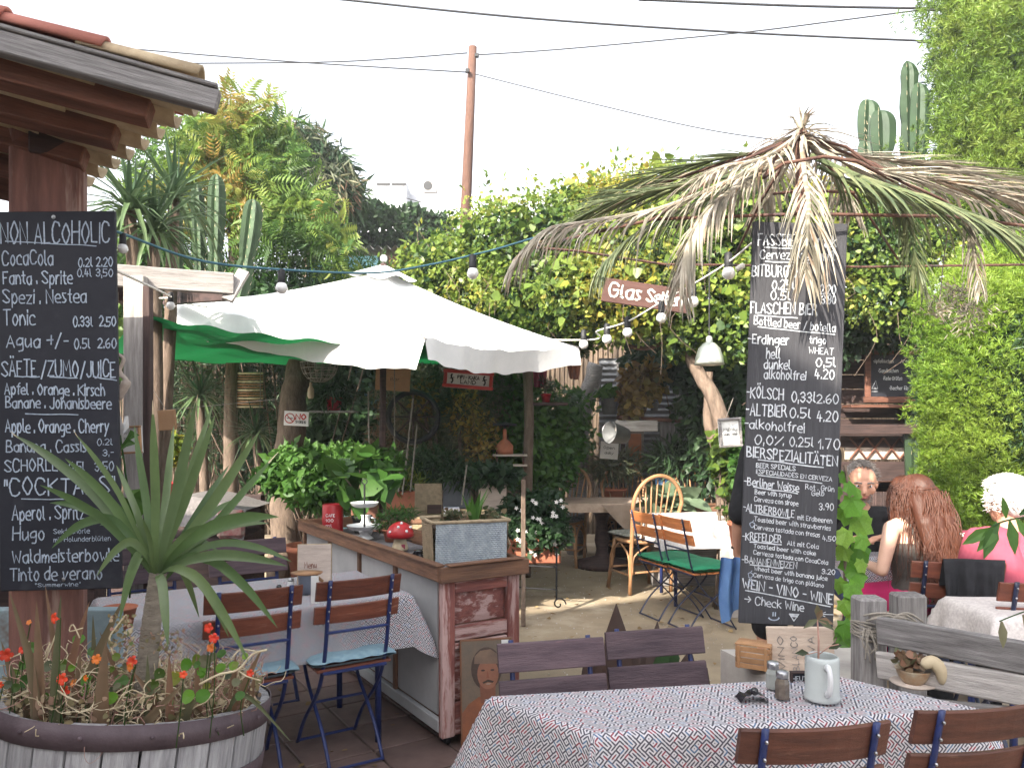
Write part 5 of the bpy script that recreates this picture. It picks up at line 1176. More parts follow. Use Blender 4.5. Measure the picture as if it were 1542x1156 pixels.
bush('pale variegated leaves climbing the foot of the mottled trunk', [bl(1082, 680, 6.6, 12, 34), bl(1096, 720, 6.6, 12, 34), bl(1104, 765, 6.6, 14, 20)], 260, .085, M['l_ivy'], T_HEART, stems=6)
# mid-green bushes and pots in the middle
def pot(t, c_, r, h_, m, nm='pot', square=False):
    k = MB()
    if square:
        k.box(V(c_[0], c_[1], c_[2] + h_ / 2), (r * 2, r * 1.1, h_), b=.01)
    else: k.lathe(c_, [(r * .72, 0), (r * .95, h_ * .86), (r * 1.05, h_ * .87), (r * 1.06, h_), (r * .93, h_), (r * .90, h_ * .9), (0, h_ * .9)], 20)
    return part(nm, k, m, t, not square)
def potted(label, px, py, Y, r, h_, m, blobs, n, size, lm, tmpl=T_RHOMB, square=False, stems=6, z=None, cat='potted plant', down=.2):
    c_ = P(px, py, Y); c_ = V(c_.x, c_.y, z if z is not None else max(0, c_.z)); t = thing('potted_plant', label, cat, c_, world=True)
    pot(t, c_, r, h_, m, square=square); k = MB()
    for i in range(stems):
        b_ = random.choice(blobs); q = Vector(b_[0]) + V(random.uniform(-.5, .5) * b_[1][0], random.uniform(-.4, .4) * b_[1][1], random.uniform(-.3, .5) * b_[1][2]); o0 = c_ + V(random.uniform(-.4, .4) * r, random.uniform(-.3, .3) * r, h_ * .9)
        k.tube(catmull([o0, (o0 + q) / 2 + V(random.uniform(-.02, .02), 0, .02), q], 3), [.007 - .0007 * j for j in range(7)], 5)
    part('stems', k, M['bark'], t, True, kind='stuff'); foliage('foliage', lm, blobs, n, size, tmpl, t, .6, .25, .9, down); return t
potted('dense bright green bush spreading behind the counter, left of the red canister', 470, 800, 6.0, .20, .34, M['terracotta'], [bl(455, 705, 6.0, 56, 34), bl(520, 700, 6.0, 48, 30), bl(565, 700, 6.1, 40, 26), bl(490, 735, 5.9, 60, 30), bl(420, 720, 6.0, 34, 20)], 4200, .085, M['l_bush'], T_RHOMB, z=.30, stems=12)
potted('broad leaved dark plant rising from the counter behind the cake stand', 545, 805, 5.35, .07, .12, M['black_iron'], [bl(548, 710, 5.35, 36, 28), bl(530, 730, 5.3, 22, 24), bl(565, 735, 5.35, 22, 22)], 60, .16, M['l_bush'], T_HEART, z=.82, stems=8, down=.5)
potted('low green plant in a small terracotta pot right of the cake stand', 590, 805, 4.95, .06, .08, M['terracotta'], [bl(588, 782, 4.95, 26, 14), bl(610, 772, 4.95, 16, 10)], 420, .06, M['l_bush'], T_THIN, z=.82)
tbl_ = thing('garden_table', 'old wooden table with burlap cover and drawers behind the toadstool', 'table', PZ(655, 6.6, 0), world=True)
a, b_ = PZ(575, 6.2, .80), PZ(742, 6.2, .80)
k = MB(); k.box(((a.x + b_.x) / 2, 6.55, .80), (b_.x - a.x, .8, .035)); part('tabletop', k, M['rim_wood'], tbl_)
k = MB(); k.box(((a.x + b_.x) / 2, 6.57, .66), (b_.x - a.x - .1, .7, .22)); part('drawer_box', k, M['brown_beam'], tbl_)
for i in (0, 1):
    k = MB(); k.box((a.x + (b_.x - a.x) * (.27 + .46 * i), 6.21, .66), ((b_.x - a.x) * .40, .02, .15)); d_ = part('drawer', k, M['rim_wood'], tbl_)
    x = a.x + (b_.x - a.x) * (.27 + .46 * i); k = MB(); k.tube([(x - .05, 6.2, .68), (x - .04, 6.17, .655), (x, 6.16, .645), (x + .04, 6.17, .655), (x + .05, 6.2, .68)], .006, 6); part('handle', k, M['black_iron'], d_, True)
for i in (0, 1):
    for j in (0, 1): k = MB(); k.box((a.x + .06 + (b_.x - a.x - .12) * i, 6.25 + .6 * j, .28), (.06, .06, .56)); part('leg', k, M['brown_beam'], tbl_)
k = MB(); k.grid(lambda u_, v_: V(a.x + .1 + (b_.x - a.x - .15) * u_, 6.12 + .75 * v_, .826 - max(0, (.1 - v_)) * (1.6 - abs(u_ - .55) * 1.8) + .004 * math.sin(u_ * 20 + v_ * 8)), 40, 20); solo('burlap_cover', k, M['burlap'], 'brown burlap cloth hanging in a point over the front of the old table', 'cloth', smooth=True)
def boxy(nm, label, cat, px, pyb, Y, w_, h_, d, m, rz=0, z=None, tilt=0, b=.004, group=None):
    p = P(px, pyb, Y); k = MB(); k.box((0, 0, h_ / 2), (w_, d, h_), b=b); o = solo(nm, k, m, label, cat, group, base=(0, 0, 0)); o.location = (p.x, p.y, z if z is not None else p.z); o.rotation_euler = (tilt, 0, rz); return o
boxy('woven_board', 'pale woven rush board standing on the burlap-covered table', 'board', 645, 770, 6.75, .24, .24, .012, M['wicker'], .1, .825, -.1)
boxy('photo_frame', 'small dark picture block on the burlap cloth', 'frame', 654, 770, 6.45, .12, .075, .02, M['dark_beam'], .1, .832, -.15)
boxy('tin_box', 'small blue and white tin on the burlap cloth', 'tin', 680, 775, 6.4, .13, .06, .08, mat('tin_blue', (.12, .16, .32), (.5, .5, .55), 12, .4, .1), .1, .832)
t = potted('terracotta trough with yellow-green grass behind the old table', 612, 770, 7.4, .20, .17, M['terracotta'], [bl(612, 726, 7.4, 36, 12)], 500, .13, M['l_ivy'], T_THIN, True, z=.78, down=-.9)
boxy('shelf_crate', 'old plank bench carrying the troughs behind the table', 'bench', 650, 800, 7.5, 1.5, .78, .4, M['brown_beam'], 0, 0)
potted('grey square planter with dark fern behind the woven board', 688, 770, 7.4, .13, .26, M['grey_enamel'], [bl(690, 715, 7.4, 42, 18), bl(650, 700, 7.5, 40, 26)], 1500, .13, M['l_dark'], T_THIN, True, z=.78)
potted('pale pinkish square planter catching a triangle of sun', 742, 775, 7.2, .13, .30, M['pale_board'], [bl(745, 716, 7.2, 36, 14)], 700, .10, M['l_dark'], T_RHOMB, True, z=.75)
boxy('block_stand', 'low block stand under the pinkish planter', 'stand', 742, 800, 7.25, .5, .75, .3, M['dark_beam'], 0, 0)
sf = thing('iron_shelf', 'white rusty iron shelf with a terracotta lantern near the flower trough', 'shelf', PZ(768, 8.0, 0), world=True)
for z_ in (685, 700, 760):
    k = MB(); k.box(P(768, z_, 8.0), (.36, .22, .02)); part('shelf_board', k, M['pale_board'], sf)
for x in (748, 788):
    k = MB(); k.tube([PZ(x, 7.92, 0), P(x, 680, 7.92)], .01, 6); part('upright', k, M['rust'], sf)
t = thing('terracotta_lantern', 'terracotta lantern standing on the iron shelf', 'lantern', P(760, 684, 8.0)); k = MB(); k.lathe((0, 0, 0), [(.09, 0), (.09, .09), (.05, .14), (.02, .16), (.02, .26), (0, .27)], 16); part('body', k, M['terracotta'], t, True); k = MB(); k.lathe((0, 0, .30), [(0, 0), (.12, 0), (.13, .02), (0, .04)], 16); k.tube([(.0, 0, .26), (0, 0, .31)], .008, 6); part('hood', k, M['black_iron'], t, True)
for (x0, y0, x1, y1) in ((606, 745, 622, 600), (618, 740, 628, 640), (600, 740, 604, 690), (695, 760, 703, 700)):
    k = MB(); k.tube([P(x0, y0, 7.0), P(x1, y1, 7.1)], .008, 6); solo('plant_cane', k, M['rope'], {606: 'longest pale cane leaning among the bushes', 618: 'second pale cane leaning right of the longest', 600: 'short pale cane at the left of the terracotta trough', 695: 'short cane in front of the grey planter'}[x0], 'cane')
# things hanging in the shade
def signb(nm, label, cat, quad, m, frame=None, th=.02, kids=()):
    tl, trr, brr, bll = [P(*q) for q in quad]; c_ = (bll + brr) / 2; t = thing(nm, label, cat, c_); x = (trr - tl); w_ = x.length; h_ = ((tl - bll).length + (trr - brr).length) / 2
    t.rotation_euler = (0, -math.asin(x.z / w_), math.atan2(x.y, x.x)); k = MB(); k.box((0, th / 2, h_ / 2), (w_, th, h_), b=.003); part('panel', k, m, t)
    if frame:
        fw, fm = frame
        for (cx, cz, sx, sz) in ((0, fw / 2, w_ + fw * .4, fw), (0, h_ - fw / 2, w_ + fw * .4, fw), (-w_ / 2 + fw / 2, h_ / 2, fw, h_ - 2 * fw - .001), (w_ / 2 - fw / 2, h_ / 2, fw, h_ - 2 * fw - .001)):
            k = MB(); k.box((cx, -.004, cz), (sx, .022, sz), b=.004); part('frame', k, fm, t)
    return t, w_, h_
def txt(t, lines, m, lw, y0=-.003, jit=.04):
    for (s, x, z, w_, h_) in lines:
        k = MB(); write(k, s, x, z, w_, h_, lw, y0, jit=jit); part('lettering', k, m, t)
t, w_, h_ = signb('framed_sign', 'red-framed white sign reading PIPI-KAKA LAND hanging under the parasol edge', 'sign', [(669, 555, 6.6), (743, 561, 6.6), (741, 588, 6.6), (667, 582, 6.6)], M['paper'], (.030, M['sign_red']))
txt(t, [("PIPI - KAKA", -w_ * .22, h_ * .53, w_ * .44, .026), ("LAND", -w_ * .15, h_ * .26, w_ * .30, .032)], M['ink'], .0065)
for s in (-1, 1):
    k = MB(); stroke(k, [(s * w_ * .33 + .008 * math.sin(a), h_ * (.28 + .075 * a)) for a in range(7)], .014, -.003); stroke(k, [(s * w_ * .33 - .016, h_ * .5), (s * w_ * .33 + .016, h_ * .56)], .008, -.003); part('figure_drawing', k, M['ink'], t)
k = MB(); k.tube([(-w_ * .4, .01, h_), (-w_ * .45, .01, h_ + .25)], .002, 4); k.tube([(w_ * .4, .01, h_), (w_ * .42, .01, h_ + .22)], .002, 4); part('hanging_wire', k, M['rope'], t, kind='stuff')
t, w_, h_ = signb('no_smoking_sign', 'white NO SMOKING sign with red circle on the shaded tree trunk', 'sign', [(427, 618, 7.3), (464, 620, 7.3), (464, 642, 7.3), (427, 640, 7.3)], M['paper'])
k = MB(); cx, cz = -w_ * .26, h_ * .5
stroke(k, [(cx + .045 * math.cos(a), cz + .045 * math.sin(a)) for a in np.linspace(0, 6.28, 20)], .010, -.003); stroke(k, [(cx - .03, cz + .03), (cx + .03, cz - .03)], .010, -.003); part('red_circle', k, M['sign_red'], t)
k = MB(); stroke(k, [(cx - .025, cz), (cx + .025, cz)], .008, -.0025); part('cigarette_drawing', k, M['ink'], t)
txt(t, [("NO", -w_ * .02, h_ * .46, w_ * .40, .05)], M['sign_red'], .013); txt(t, [("SMOKING", -w_ * .02, h_ * .20, w_ * .42, .022)], M['ink'], .005)
t = thing('garden_tree', 'thick dark tree trunk behind the NO SMOKING sign in the shade', 'tree', PZ(440, 7.6, 0), world=True); trunk_tube(t, [PZ(425, 7.6, 0), P(436, 680, 7.6), P(440, 600, 7.65), P(452, 540, 7.7), P(430, 470, 7.8)], (.16, .10), M['bark']); trunk_tube(t, [P(440, 600, 7.65), P(470, 540, 7.9), P(520, 500, 8.1)], (.07, .04), M['bark'], 'branch')
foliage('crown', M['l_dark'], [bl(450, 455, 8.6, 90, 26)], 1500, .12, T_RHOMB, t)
t = thing('bamboo_blind', 'bamboo slat blind catching light behind the spiky plant', 'blind', P(372, 612, 8.6), world=True)
for i in range(13): k = MB(); k.tube([P(352, 562 + i * 4.2, 8.6), P(396, 562 + i * 4.2, 8.6)], .010, 6); part('slat', k, M['rattan'] if i % 3 else M['dry_stem'], t, True)
for x in (356, 392): k = MB(); k.tube([P(x, 540, 8.58), P(x, 614, 8.58)], .004, 4); part('cord', k, M['rope'], t)
# wire basket
t = thing('hanging_basket', 'round wire basket hanging below the parasol edge with a small bottle lamp', 'basket', P(480, 576, 6.7), world=True)
k = MB(); c_ = P(481, 546, 6.7)
for r, dz in ((.165, 0), (.155, -.05), (.135, -.10), (.10, -.14), (.05, -.165)): k.tube([c_ + V(r * math.cos(a), r * math.sin(a), dz) for a in np.linspace(0, 2 * math.pi, 21)], .004, 4, cap=False)
for i in range(16):
    a = i * math.pi / 8; k.tube([c_ + V(r * math.cos(a), r * math.sin(a), dz) for r, dz in ((.165, 0), (.155, -.05), (.135, -.10), (.10, -.14), (.05, -.165), (0, -.17))], .003, 4)
part('wire_cage', k, M['rope'], t); k = MB(); k.tube([c_ + V(-.16, 0, 0), c_ + V(0, 0, .30)], .003, 4); k.tube([c_ + V(.16, 0, 0), c_ + V(0, 0, .30)], .003, 4); part('hanger', k, M['rope'], t, kind='stuff')
t = thing('bottle_lamp', 'small yellow bottle lamp hanging under the wire basket', 'lamp', P(468, 600, 6.6)); k = MB(); k.lathe((0, 0, 0), [(.02, 0), (.028, .02), (.028, .08), (.012, .11), (.012, .14)], 12); part('bottle', k, M['cream'], t, True); k = MB(); k.tube([(0, 0, .14), (0, 0, .24)], .002, 4); part('cord', k, M['rope'], t)
potted('red pot with fern hanging in the shade left of the pole', 503, 618, 7.6, .085, .13, M['red_enamel'], [bl(505, 590, 7.6, 30, 18), bl(490, 600, 7.6, 16, 14)], 420, .15, M['l_dark'], T_THIN, z=P(0, 618, 7.6).z, down=.5)
boxy('wall_shelf', 'thin shelf board under the red hanging pot', 'shelf', 503, 622, 7.6, .45, .02, .2, M['grey_wood'], 0, P(0, 618, 7.6).z - .021)
t, w_, h_ = signb('wooden_sign', 'light plywood sign behind the parasol pole', 'sign', [(565, 552, 6.9), (617, 555, 6.9), (616, 588, 6.9), (565, 588, 6.9)], M['cardboard'])
txt(t, [("Bar", -.02, .09, .08, .03)], M['ink'], .003)
t = thing('cart_wheel', 'dark old wheel leaning in the shade right of the parasol pole', 'wheel', P(622, 665, 8.0)); k = MB(); k.tube([(.26 * math.cos(a), 0, .26 + .26 * math.sin(a)) for a in np.linspace(0, 6.283, 31)], .03, 8, cap=False); part('rim', k, M['black_iron'], t, True)
for i in range(8): k = MB(); a = i * math.pi / 4; k.tube([(.03 * math.cos(a), 0, .26 + .03 * math.sin(a)), (.25 * math.cos(a), 0, .26 + .25 * math.sin(a))], .010, 5); part('spoke', k, M['dark_beam'], t)
k = MB(); k.ball((0, 0, .26), .05, 12, 8); part('hub', k, M['dark_beam'], t, True)
t, w_, h_ = signb('small_wooden_plaque', 'small brown wooden plaque on a cord right of the grey post', 'plaque', [(238, 618, 4.6), (264, 616, 4.6), (265, 646, 4.6), (239, 649, 4.6)], M['cardboard']); k = MB(); k.tube([(0, .005, h_), (-.07, .005, h_ + .13)], .002, 4); k.tube([(.03, .005, h_), (.5, .6, h_ + .05)], .002, 4); part('cord', k, M['rope'], t, kind='stuff')
t = thing('wooden_patio_post', 'brown round post left of the hanging red shirt', 'post', PZ(795, 8.0, 0), world=True); trunk_tube(t, [PZ(792, 8.0, 0), P(796, 640, 8.0), P(794, 530, 8.0)], (.055, .05), M['bark'])
def rag(label, pts, m, cat='shirt', nm='hanging_shirt'):
    a, b_, c_, d = [P(*q) for q in pts]; k = MB(); k.grid(lambda u_, v_: (a * (1 - u_) + b_ * u_) * (1 - v_) + (d * (1 - u_) + c_ * u_) * v_ + V(0, .03 * math.sin(u_ * 14) * (.3 + v_), 0), 16, 12); k.grid(lambda u_, v_: (a * (1 - u_) + b_ * u_) * (1 - v_) + (d * (1 - u_) + c_ * u_) * v_ + V(0, .012 + .03 * math.sin(u_ * 14) * (.3 + v_), 0), 16, 12); return solo(nm, k, m, label, cat, smooth=True)
rag('faded red shirt hanging under the parasol corner', [(800, 534, 8.2), (826, 534, 8.2), (822, 585, 8.2), (804, 582, 8.2)], M['pink_cloth'])
rag('terracotta coloured cloth hanging by the grey tree stump', [(852, 540, 8.2), (876, 542, 8.2), (872, 572, 8.2), (858, 570, 8.2)], M['terracotta'], 'cloth', 'hanging_cloth')
t = thing('grey_stump', 'grey weathered driftwood trunk standing left of the corrugated shed', 'tree trunk', PZ(878, 9.5, 0), world=True); trunk_tube(t, [PZ(868, 9.5, 0), P(872, 660, 9.5), P(884, 600, 9.5), P(898, 548, 9.5)], (.13, .10), M['grey_wood'])
potted('small red pot on a board right of the red shirt', 822, 606, 8.1, .055, .09, M['red_enamel'], [bl(824, 580, 8.1, 12, 12)], 120, .08, M['l_dark'], T_THIN, z=P(0, 606, 8.1).z)
boxy('bracket_shelf', 'dark bracket shelf below the small red pot', 'shelf', 822, 612, 8.1, .45, .03, .25, M['dark_beam'], 0, P(0, 606, 8.1).z - .031)
# corrugated shed
sd2 = thing('corrugated_shed', 'grey corrugated metal garden shed under the vine', 'shed', PZ(1000, 9.6, 0), world=True)
for i, (x0, x1) in enumerate(((902, 932), (934, 1022), (1024, 1052), (1054, 1100))):
    k = MB(); k.grid(lambda u_, v_: V(P(x0 + (x1 - x0) * u_, 0, 9.8).x, 9.8 + .018 * math.sin(v_ * 2.45 / .075 * 2 * math.pi), 2.45 * v_), 2, 190); part('metal_sheet', k, M['corrugated'], sd2, True)
for x in (933, 1023, 1053): plank('batten', PZ(x, 9.74, 0), PZ(x, 9.74, 2.4), .07, .04, M['grey_wood'], sd2, up=V(1, 0, 0))
plank('door_frame', PZ(938, 9.7, 0), PZ(938, 9.7, 1.75), .05, .05, M['dark_beam'], sd2, up=V(1, 0, 0))
k = MB(); k.box(P(956, 678, 9.66), (.16, .03, .42)); part('orange_panel', k, mat('old_orange', (.36, .12, .04), (.22, .07, .03), 6, .6, .2), sd2)
k = MB(); k.box(P(956, 678, 9.70), (.22, .03, .50)); part('window_frame', k, M['rope'], sd2)
k = MB(); k.box(P(1060, 662, 9.6), (.36, .12, .05)); part('ledge', k, M['brown_beam'], sd2)
t = thing('wall_planter_box', 'grey wooden box planter fixed to the shed, below the golden shrub', 'planter box', P(965, 648, 8.6), world=True); 
k = MB(); k.box(P(958, 642, 8.5), (.44, .24, .11)); part('box', k, M['grey_wood'], t); plank('front_board', P(926, 641, 8.36), P(990, 641, 8.36), .12, .02, M['grey_wood_light'], t)
plank('shelf_board', P(930, 628, 8.7), P(1030, 634, 8.7), .04, .2, M['brown_beam'], t)
for x in (1000, 1012): plank('hanging_board', P(x, 634, 8.7), P(x + 2, 694, 8.7), .10, .03, M['grey_wood'], t, up=V(1, 0, 0))
def bucket(label, px, py, Y, r, h_, rot=(0, 0, 0), plant=False):
    t = thing('zinc_bucket', label, 'bucket', P(px, py, Y)); t.rotation_euler = rot; k = MB(); k.lathe((0, 0, 0), [(r * .75, 0), (r, h_), (r * 1.05, h_), (r * .95, h_ - .01), (r * .7, .01), (0, .01)], 20); part('body', k, M['zinc'], t, True)
    k = MB(); k.tube([(r * math.cos(a), 0, h_ + r * .8 * math.sin(a)) for a in np.linspace(0, math.pi, 9)], .004, 5); part('handle', k, M['steel'], t, True)
    if plant:
        p = rng.normal(size=(90, 3)) * np.array([.09, .06, .03]) + np.array([0, 0, h_ + .05]); scat('foliage', M['l_bush'], p, rng.normal(size=p.shape) + [0, 0, .5], rng.normal(size=p.shape), .10, T_HEART, t)
bucket('zinc bucket with bright green plant hanging on the shed', 918, 624, 8.7, .105, .18, (0, 0, 0), True)
bucket('empty zinc bucket hanging tilted on its side', 942, 656, 8.4, .12, .22, (0, R(-80), .5))
bucket('small zinc can on the shed shelf', 985, 618, 8.6, .05, .09)
t, w_, h_ = signb('poster', 'small pale poster under the tilted bucket', 'poster', [(905, 664, 9.0), (932, 666, 9.0), (930, 692, 9.0), (903, 690, 9.0)], M['paper']); txt(t, [("Open", -.07, .12, .13, .03), ("daily", -.05, .06, .1, .025)], M['ink'], .005)
k = MB(); k.tube(catmull([P(930, 515, 7.4), P(960, 524, 7.4), P(985, 522, 7.4), P(1015, 505, 7.4)], 6), .022, 7); solo('bent_branch', k, M['bark_red'], 'bent brown branch hung under the vine above the golden shrub', 'branch', smooth=True)
# pendant lamp
t = thing('pendant_lamp', 'unlit zinc bell lampshade hanging under the vine beside the beer board', 'lamp', P(1068, 549, 5.6)); k = MB(); k.lathe((0, 0, 0), [(.108, 0), (.104, .02), (.098, .06), (.078, .12), (.045, .155), (.024, .165), (.022, .20), (.014, .21), (0, .21)], 28); k.lathe((0, 0, .003), [(.104, 0), (.094, .06), (.074, .118), (.04, .150), (0, .152)], 28); part('shade', k, mat('zinc_lamp', (.50, .52, .46), (.36, .38, .34), 7, .35, .1, metal=.6), t, True)
k = MB(); k.tube([(0, 0, .21), (.0, 0, .9)], .005, 6); part('cord', k, M['cable'], t)
k = MB(); k.ball((0, 0, .05), .03, 12, 8); part('bulb', k, M['bulb'], t, True)
t, w_, h_ = signb('notice_frame', 'white notice in a grey-brown wooden frame on the mottled trunk', 'notice', [(1084, 630, 5.3), (1118, 628, 5.3), (1118, 672, 5.3), (1084, 674, 5.3)], M['paper'], (.018, M['grey_wood'])); txt(t, [("MENU", -.045, .115, .09, .016), ("del dia", -.045, .085, .09, .012)], M['ink'], .003)
k = MB(); k.tube([(-.02, .02, h_), (.05, .05, h_ + .14)], .003, 4); part('cord', k, M['rope'], t)
# wooden signboard Glas Seiten
t, w_, h_ = signb('painted_wooden_sign', 'red-brown board with pale hand-painted words Glas Seit... behind the frond tips', 'sign', [(905, 417, 5.2), (1034, 436, 5.2), (1034, 472, 5.2), (905, 453, 5.2)], mat('sign_wood', (.11, .052, .042), (.075, .036, .03), 4, .7, .3, (1, 8, 8)))
txt(t, [("Glas", -w_ * .42, h_ * .28, w_ * .36, .085), ("Seiten", w_ * .02, h_ * .26, w_ * .40, .08)], mat('pale_paint', (.62, .60, .55), (.5, .48, .44), 20, .8, 0), .014, jit=.1)
# recess with menu at the right: dark wooden kiosk
ks = thing('dark_kiosk', 'dark timber kiosk wall with white lattice and shelf between beer board and cypress', 'kiosk', PZ(1330, 8.0, 0), world=True)
for i in range(7):
    y0 = 520 + i * 22
    plank('wall_plank', P(1262, y0 + 11, 8.1), P(1440, y0 + 11, 8.1), .147, .03, M['dark_beam'], ks)
plank('shelf', P(1275, 612, 7.9), P(1440, 612, 7.9), .03, .22, M['brown_beam'], ks)
plank('counter_beam', P(1262, 646, 7.9), P(1440, 646, 7.9), .10, .08, M['dark_beam'], ks)
a, b_ = P(1275, 658, 8.05), P(1440, 692, 8.05); k = MB(); k.box(((a.x + b_.x) / 2, 8.1, (a.z + b_.z) / 2), (b_.x - a.x, .02, a.z - b_.z)); part('white_panel', k, M['pale_board'], ks)
for i in range(7):
    for s in (0, 1):
        x = 1280 + i * 25; plank('lattice_slat', P(x + 25 * s, 659, 8.06), P(x + 25 * (1 - s), 691, 8.06), .018, .012 + .004 * s, M['brown_beam'], ks, up=V(1, 0, 0))
k = MB(); q0, q1 = PZ(1262, 8.0, 0), PZ(1440, 8.0, 0); k.box(((q0.x + q1.x) / 2, 8.06, .6), (q1.x - q0.x, .05, 1.2)); part('lower_wall', k, M['dark_beam'], ks)
t, w_, h_ = signb('chalk_menu', 'small chalk menu with cake list in a brown frame on the kiosk', 'menu board', [(1302, 525, 7.8), (1395, 525, 7.8), (1395, 606, 7.8), (1302, 606, 7.8)], M['slate'], (.06, M['brown_beam']))
txt(t, [("*Apfelkuchen", -w_ * .36, h_ * .74, w_ * .32, .035), ("*Sandkuchen", -w_ * .28, h_ * .56, w_ * .32, .035), ("*Rote Grütze", -w_ * .20, h_ * .42, w_ * .30, .035), ("*Becher Eis", -w_ * .10, h_ * .24, w_ * .30, .035), ("Area 2", w_ * .08, h_ * .74, w_ * .20, .035)], M['chalk'], .006, -.006)
k = MB(); cx, cz = -w_ * .34, h_ * .26; stroke(k, [(cx - .03, cz), (cx + .03, cz), (cx + .01, cz + .08), (cx - .03, cz)], .006, -.006); stroke(k, [(cx - .03, cz - .03), (cx + .03, cz - .03)], .006, -.006); part('cake_drawing', k, M['chalk'], t)
for i, x in enumerate((1335, 1350, 1395)):
    t = thing('tall_wooden_chair', ('dark spindle chair behind the auburn-haired woman', 'second dark spindle chair, right of the first against the kiosk', 'dark spindle chair half hidden by the young cypress')[i], 'chair', PZ(x, 7.2, 0))
    for a in (-.18, .18):
        for b_ in (-.18, .18): k = MB(); k.tube([(a, b_, 0), (a, b_, 1.0 if b_ > 0 else .46)], .016, 7); part('leg', k, M['dark_beam'], t, True)
    k = MB(); k.box((0, 0, .46), (.42, .42, .03)); part('seat', k, M['dark_beam'], t); k = MB(); k.box((0, .18, .99), (.42, .02, .10)); part('top_rail', k, M['brown_beam'], t)
    for q in range(4): k = MB(); k.tube([(-.11 + .073 * q, .18, .47), (-.11 + .073 * q, .18, .95)], .009, 6); part('spindle', k, M['dark_beam'], t, True)

# ================================================================ STRING LIGHTS
def festoon(label, pts, bulbs, m, r=.005):
    c_ = catmull([P(*q) for q in pts], 10); t = thing('string_lights', label, 'string lights', c_[0], world=True); k = MB(); k.tube(c_, r, 6); part('cable', k, m, t, True)
    for (x, y, Y, sz) in bulbs:
        p = P(x, y, Y); r_ = sz / 2 * Y / FPX
        k = MB(); k.lathe(p + V(0, 0, r_ * .7), [(r_ * .62, 0), (r_ * .66, r_ * .3), (r_ * .6, r_ * 2.2), (r_ * .3, r_ * 2.4), (0, r_ * 2.5)], 12); sk = part('socket', k, M['black_iron'], t, True)
        k = MB(); k.lathe(p, [(0, -r_ * 1.05), (r_ * .55, -r_ * .9), (r_ * .95, -r_ * .4), (r_ * 1.0, 0), (r_ * .85, r_ * .5), (r_ * .55, r_ * .85)], 16); part('bulb', k, M['bulb'], sk, True)
festoon('upper festoon cable with white globe bulbs swinging over the parasol tip', [(166, 347, 2.6), (185, 352, 2.7), (300, 392, 3.0), (424, 406, 3.3), (560, 411, 3.7), (640, 400, 3.8), (712, 384, 3.8), (765, 370, 3.75), (880, 335, 3.6)], [(185, 374, 2.7, 15), (424, 433, 3.3, 18), (712, 411, 3.8, 18)], M['cable_teal'])
festoon('lower festoon cable with bulbs from the parasol corner up to the iron frame', [(165, 405, 2.7), (185, 412, 2.9), (258, 447, 4.6), (268, 455, 5.8), (560, 500, 6.9), (868, 512, 6.0), (900, 498, 5.8), (945, 484, 5.4), (1000, 452, 5.0), (1040, 430, 4.7), (1095, 396, 4.4), (1132, 366, 4.2)], [(257, 460, 4.6, 13), (879, 518, 5.9, 14), (914, 510, 5.7, 15), (945, 500, 5.4, 15), (996, 478, 5.0, 16), (1043, 454, 4.7, 18), (1097, 411, 4.4, 20)], M['cable_white'], .006)
for i, (x, y, Y) in enumerate(((1115, 402, 4.3), (1010, 452, 5.0))):
    k = MB(); p = P(x, y, Y); k.lathe(p, [(0, -.03), (.014, -.025), (.016, .02), (0, .03)], 8, Matrix.Rotation(R(60), 3, 'Y')); solo('cable_joint', k, M['cable_white'], ('white cable joint near the iron frame bar', 'white cable joint beside the painted wooden sign')[i], 'connector', smooth=True)

# ================================================================ RATTAN SET
def rattan_chair(label):
    t = thing('rattan_chair', label, 'chair', (0, 0, 0)); m = M['rattan']
    k = MB(); pts = [(-.20, -.14, .0), (-.205, -.18, .46), (-.225, -.23, .72)] + [(-.235 * math.cos(a), -.25 - .03 * math.sin(a), .78 + .27 * math.sin(a)) for a in np.linspace(.1, math.pi - .1, 11)] + [(.225, -.23, .72), (.205, -.18, .46), (.20, -.14, .0)]
    k.tube(catmull(pts, 3), .017, 9); part('back_hoop', k, m, t, True)
    for s in np.linspace(-.8, .8, 7):
        k = MB(); k.tube([(.13 * s, -.19, .47), (.225 * s, -.255, .78 + .24 * math.sqrt(max(0, 1 - s * s)))], .007, 6); part('spindle', k, m, t, True)
    k = MB(); k.lathe((0, 0, .44), [(.0, 0), (.20, 0), (.225, .01), (.228, .028), (.21, .035), (0, .035)], 24); part('seat', k, m, t, True)
    for s in (-1, 1):
        k = MB(); k.tube([(s * .17, .16, .45), (s * .21, .21, 0)], .017, 8); part('front_leg', k, m, t, True)
        for (x0, y0, x1, y1) in ((s * .195, .19, s * .03, .21), (s * .20, .17, s * .205, .02), (s * .205, -.14, s * .205, .0), (s * .19, -.17, s * .03, -.19)):
            k = MB(); k.tube(catmull([(x0, y0, .18), (x0 * .9 + x1 * .1, y0 * .9 + y1 * .1, .34), (x1, y1, .44)], 4), .009, 6); part('arched_brace', k, m, t, True)
        k = MB(); k.tube([(s * .20, -.15, .17), (s * .20, .20, .17)], .010, 6); part('stretcher', k, m, t, True)
    for y in (-.15, .20): k = MB(); k.tube([(-.20, y, .19), (.20, y, .19)], .010, 6); part('stretcher', k, m, t, True)
    return t
rc = rattan_chair('tan rattan chair with round spindle back standing nearest, in front of the rattan table'); rc.scale = (1.12, 1.12, 1.06)
place(rc, PZ(966, 7.35, 0), R(22)); cushion(PZ(955, 7.45, .51), R(22), M['cushion_print'], 'patterned round-edged cushion on the nearest rattan chair', .04, .40)
c_ = copy_tree(rc); place(c_, PZ(846, 8.75, 0), R(160), 'tan rattan chair with round spindle back at the left end of the table'); cushion(PZ(850, 8.6, .51), R(160), M['cushion_print'], 'patterned cushion on the left rattan chair', .04, .38)
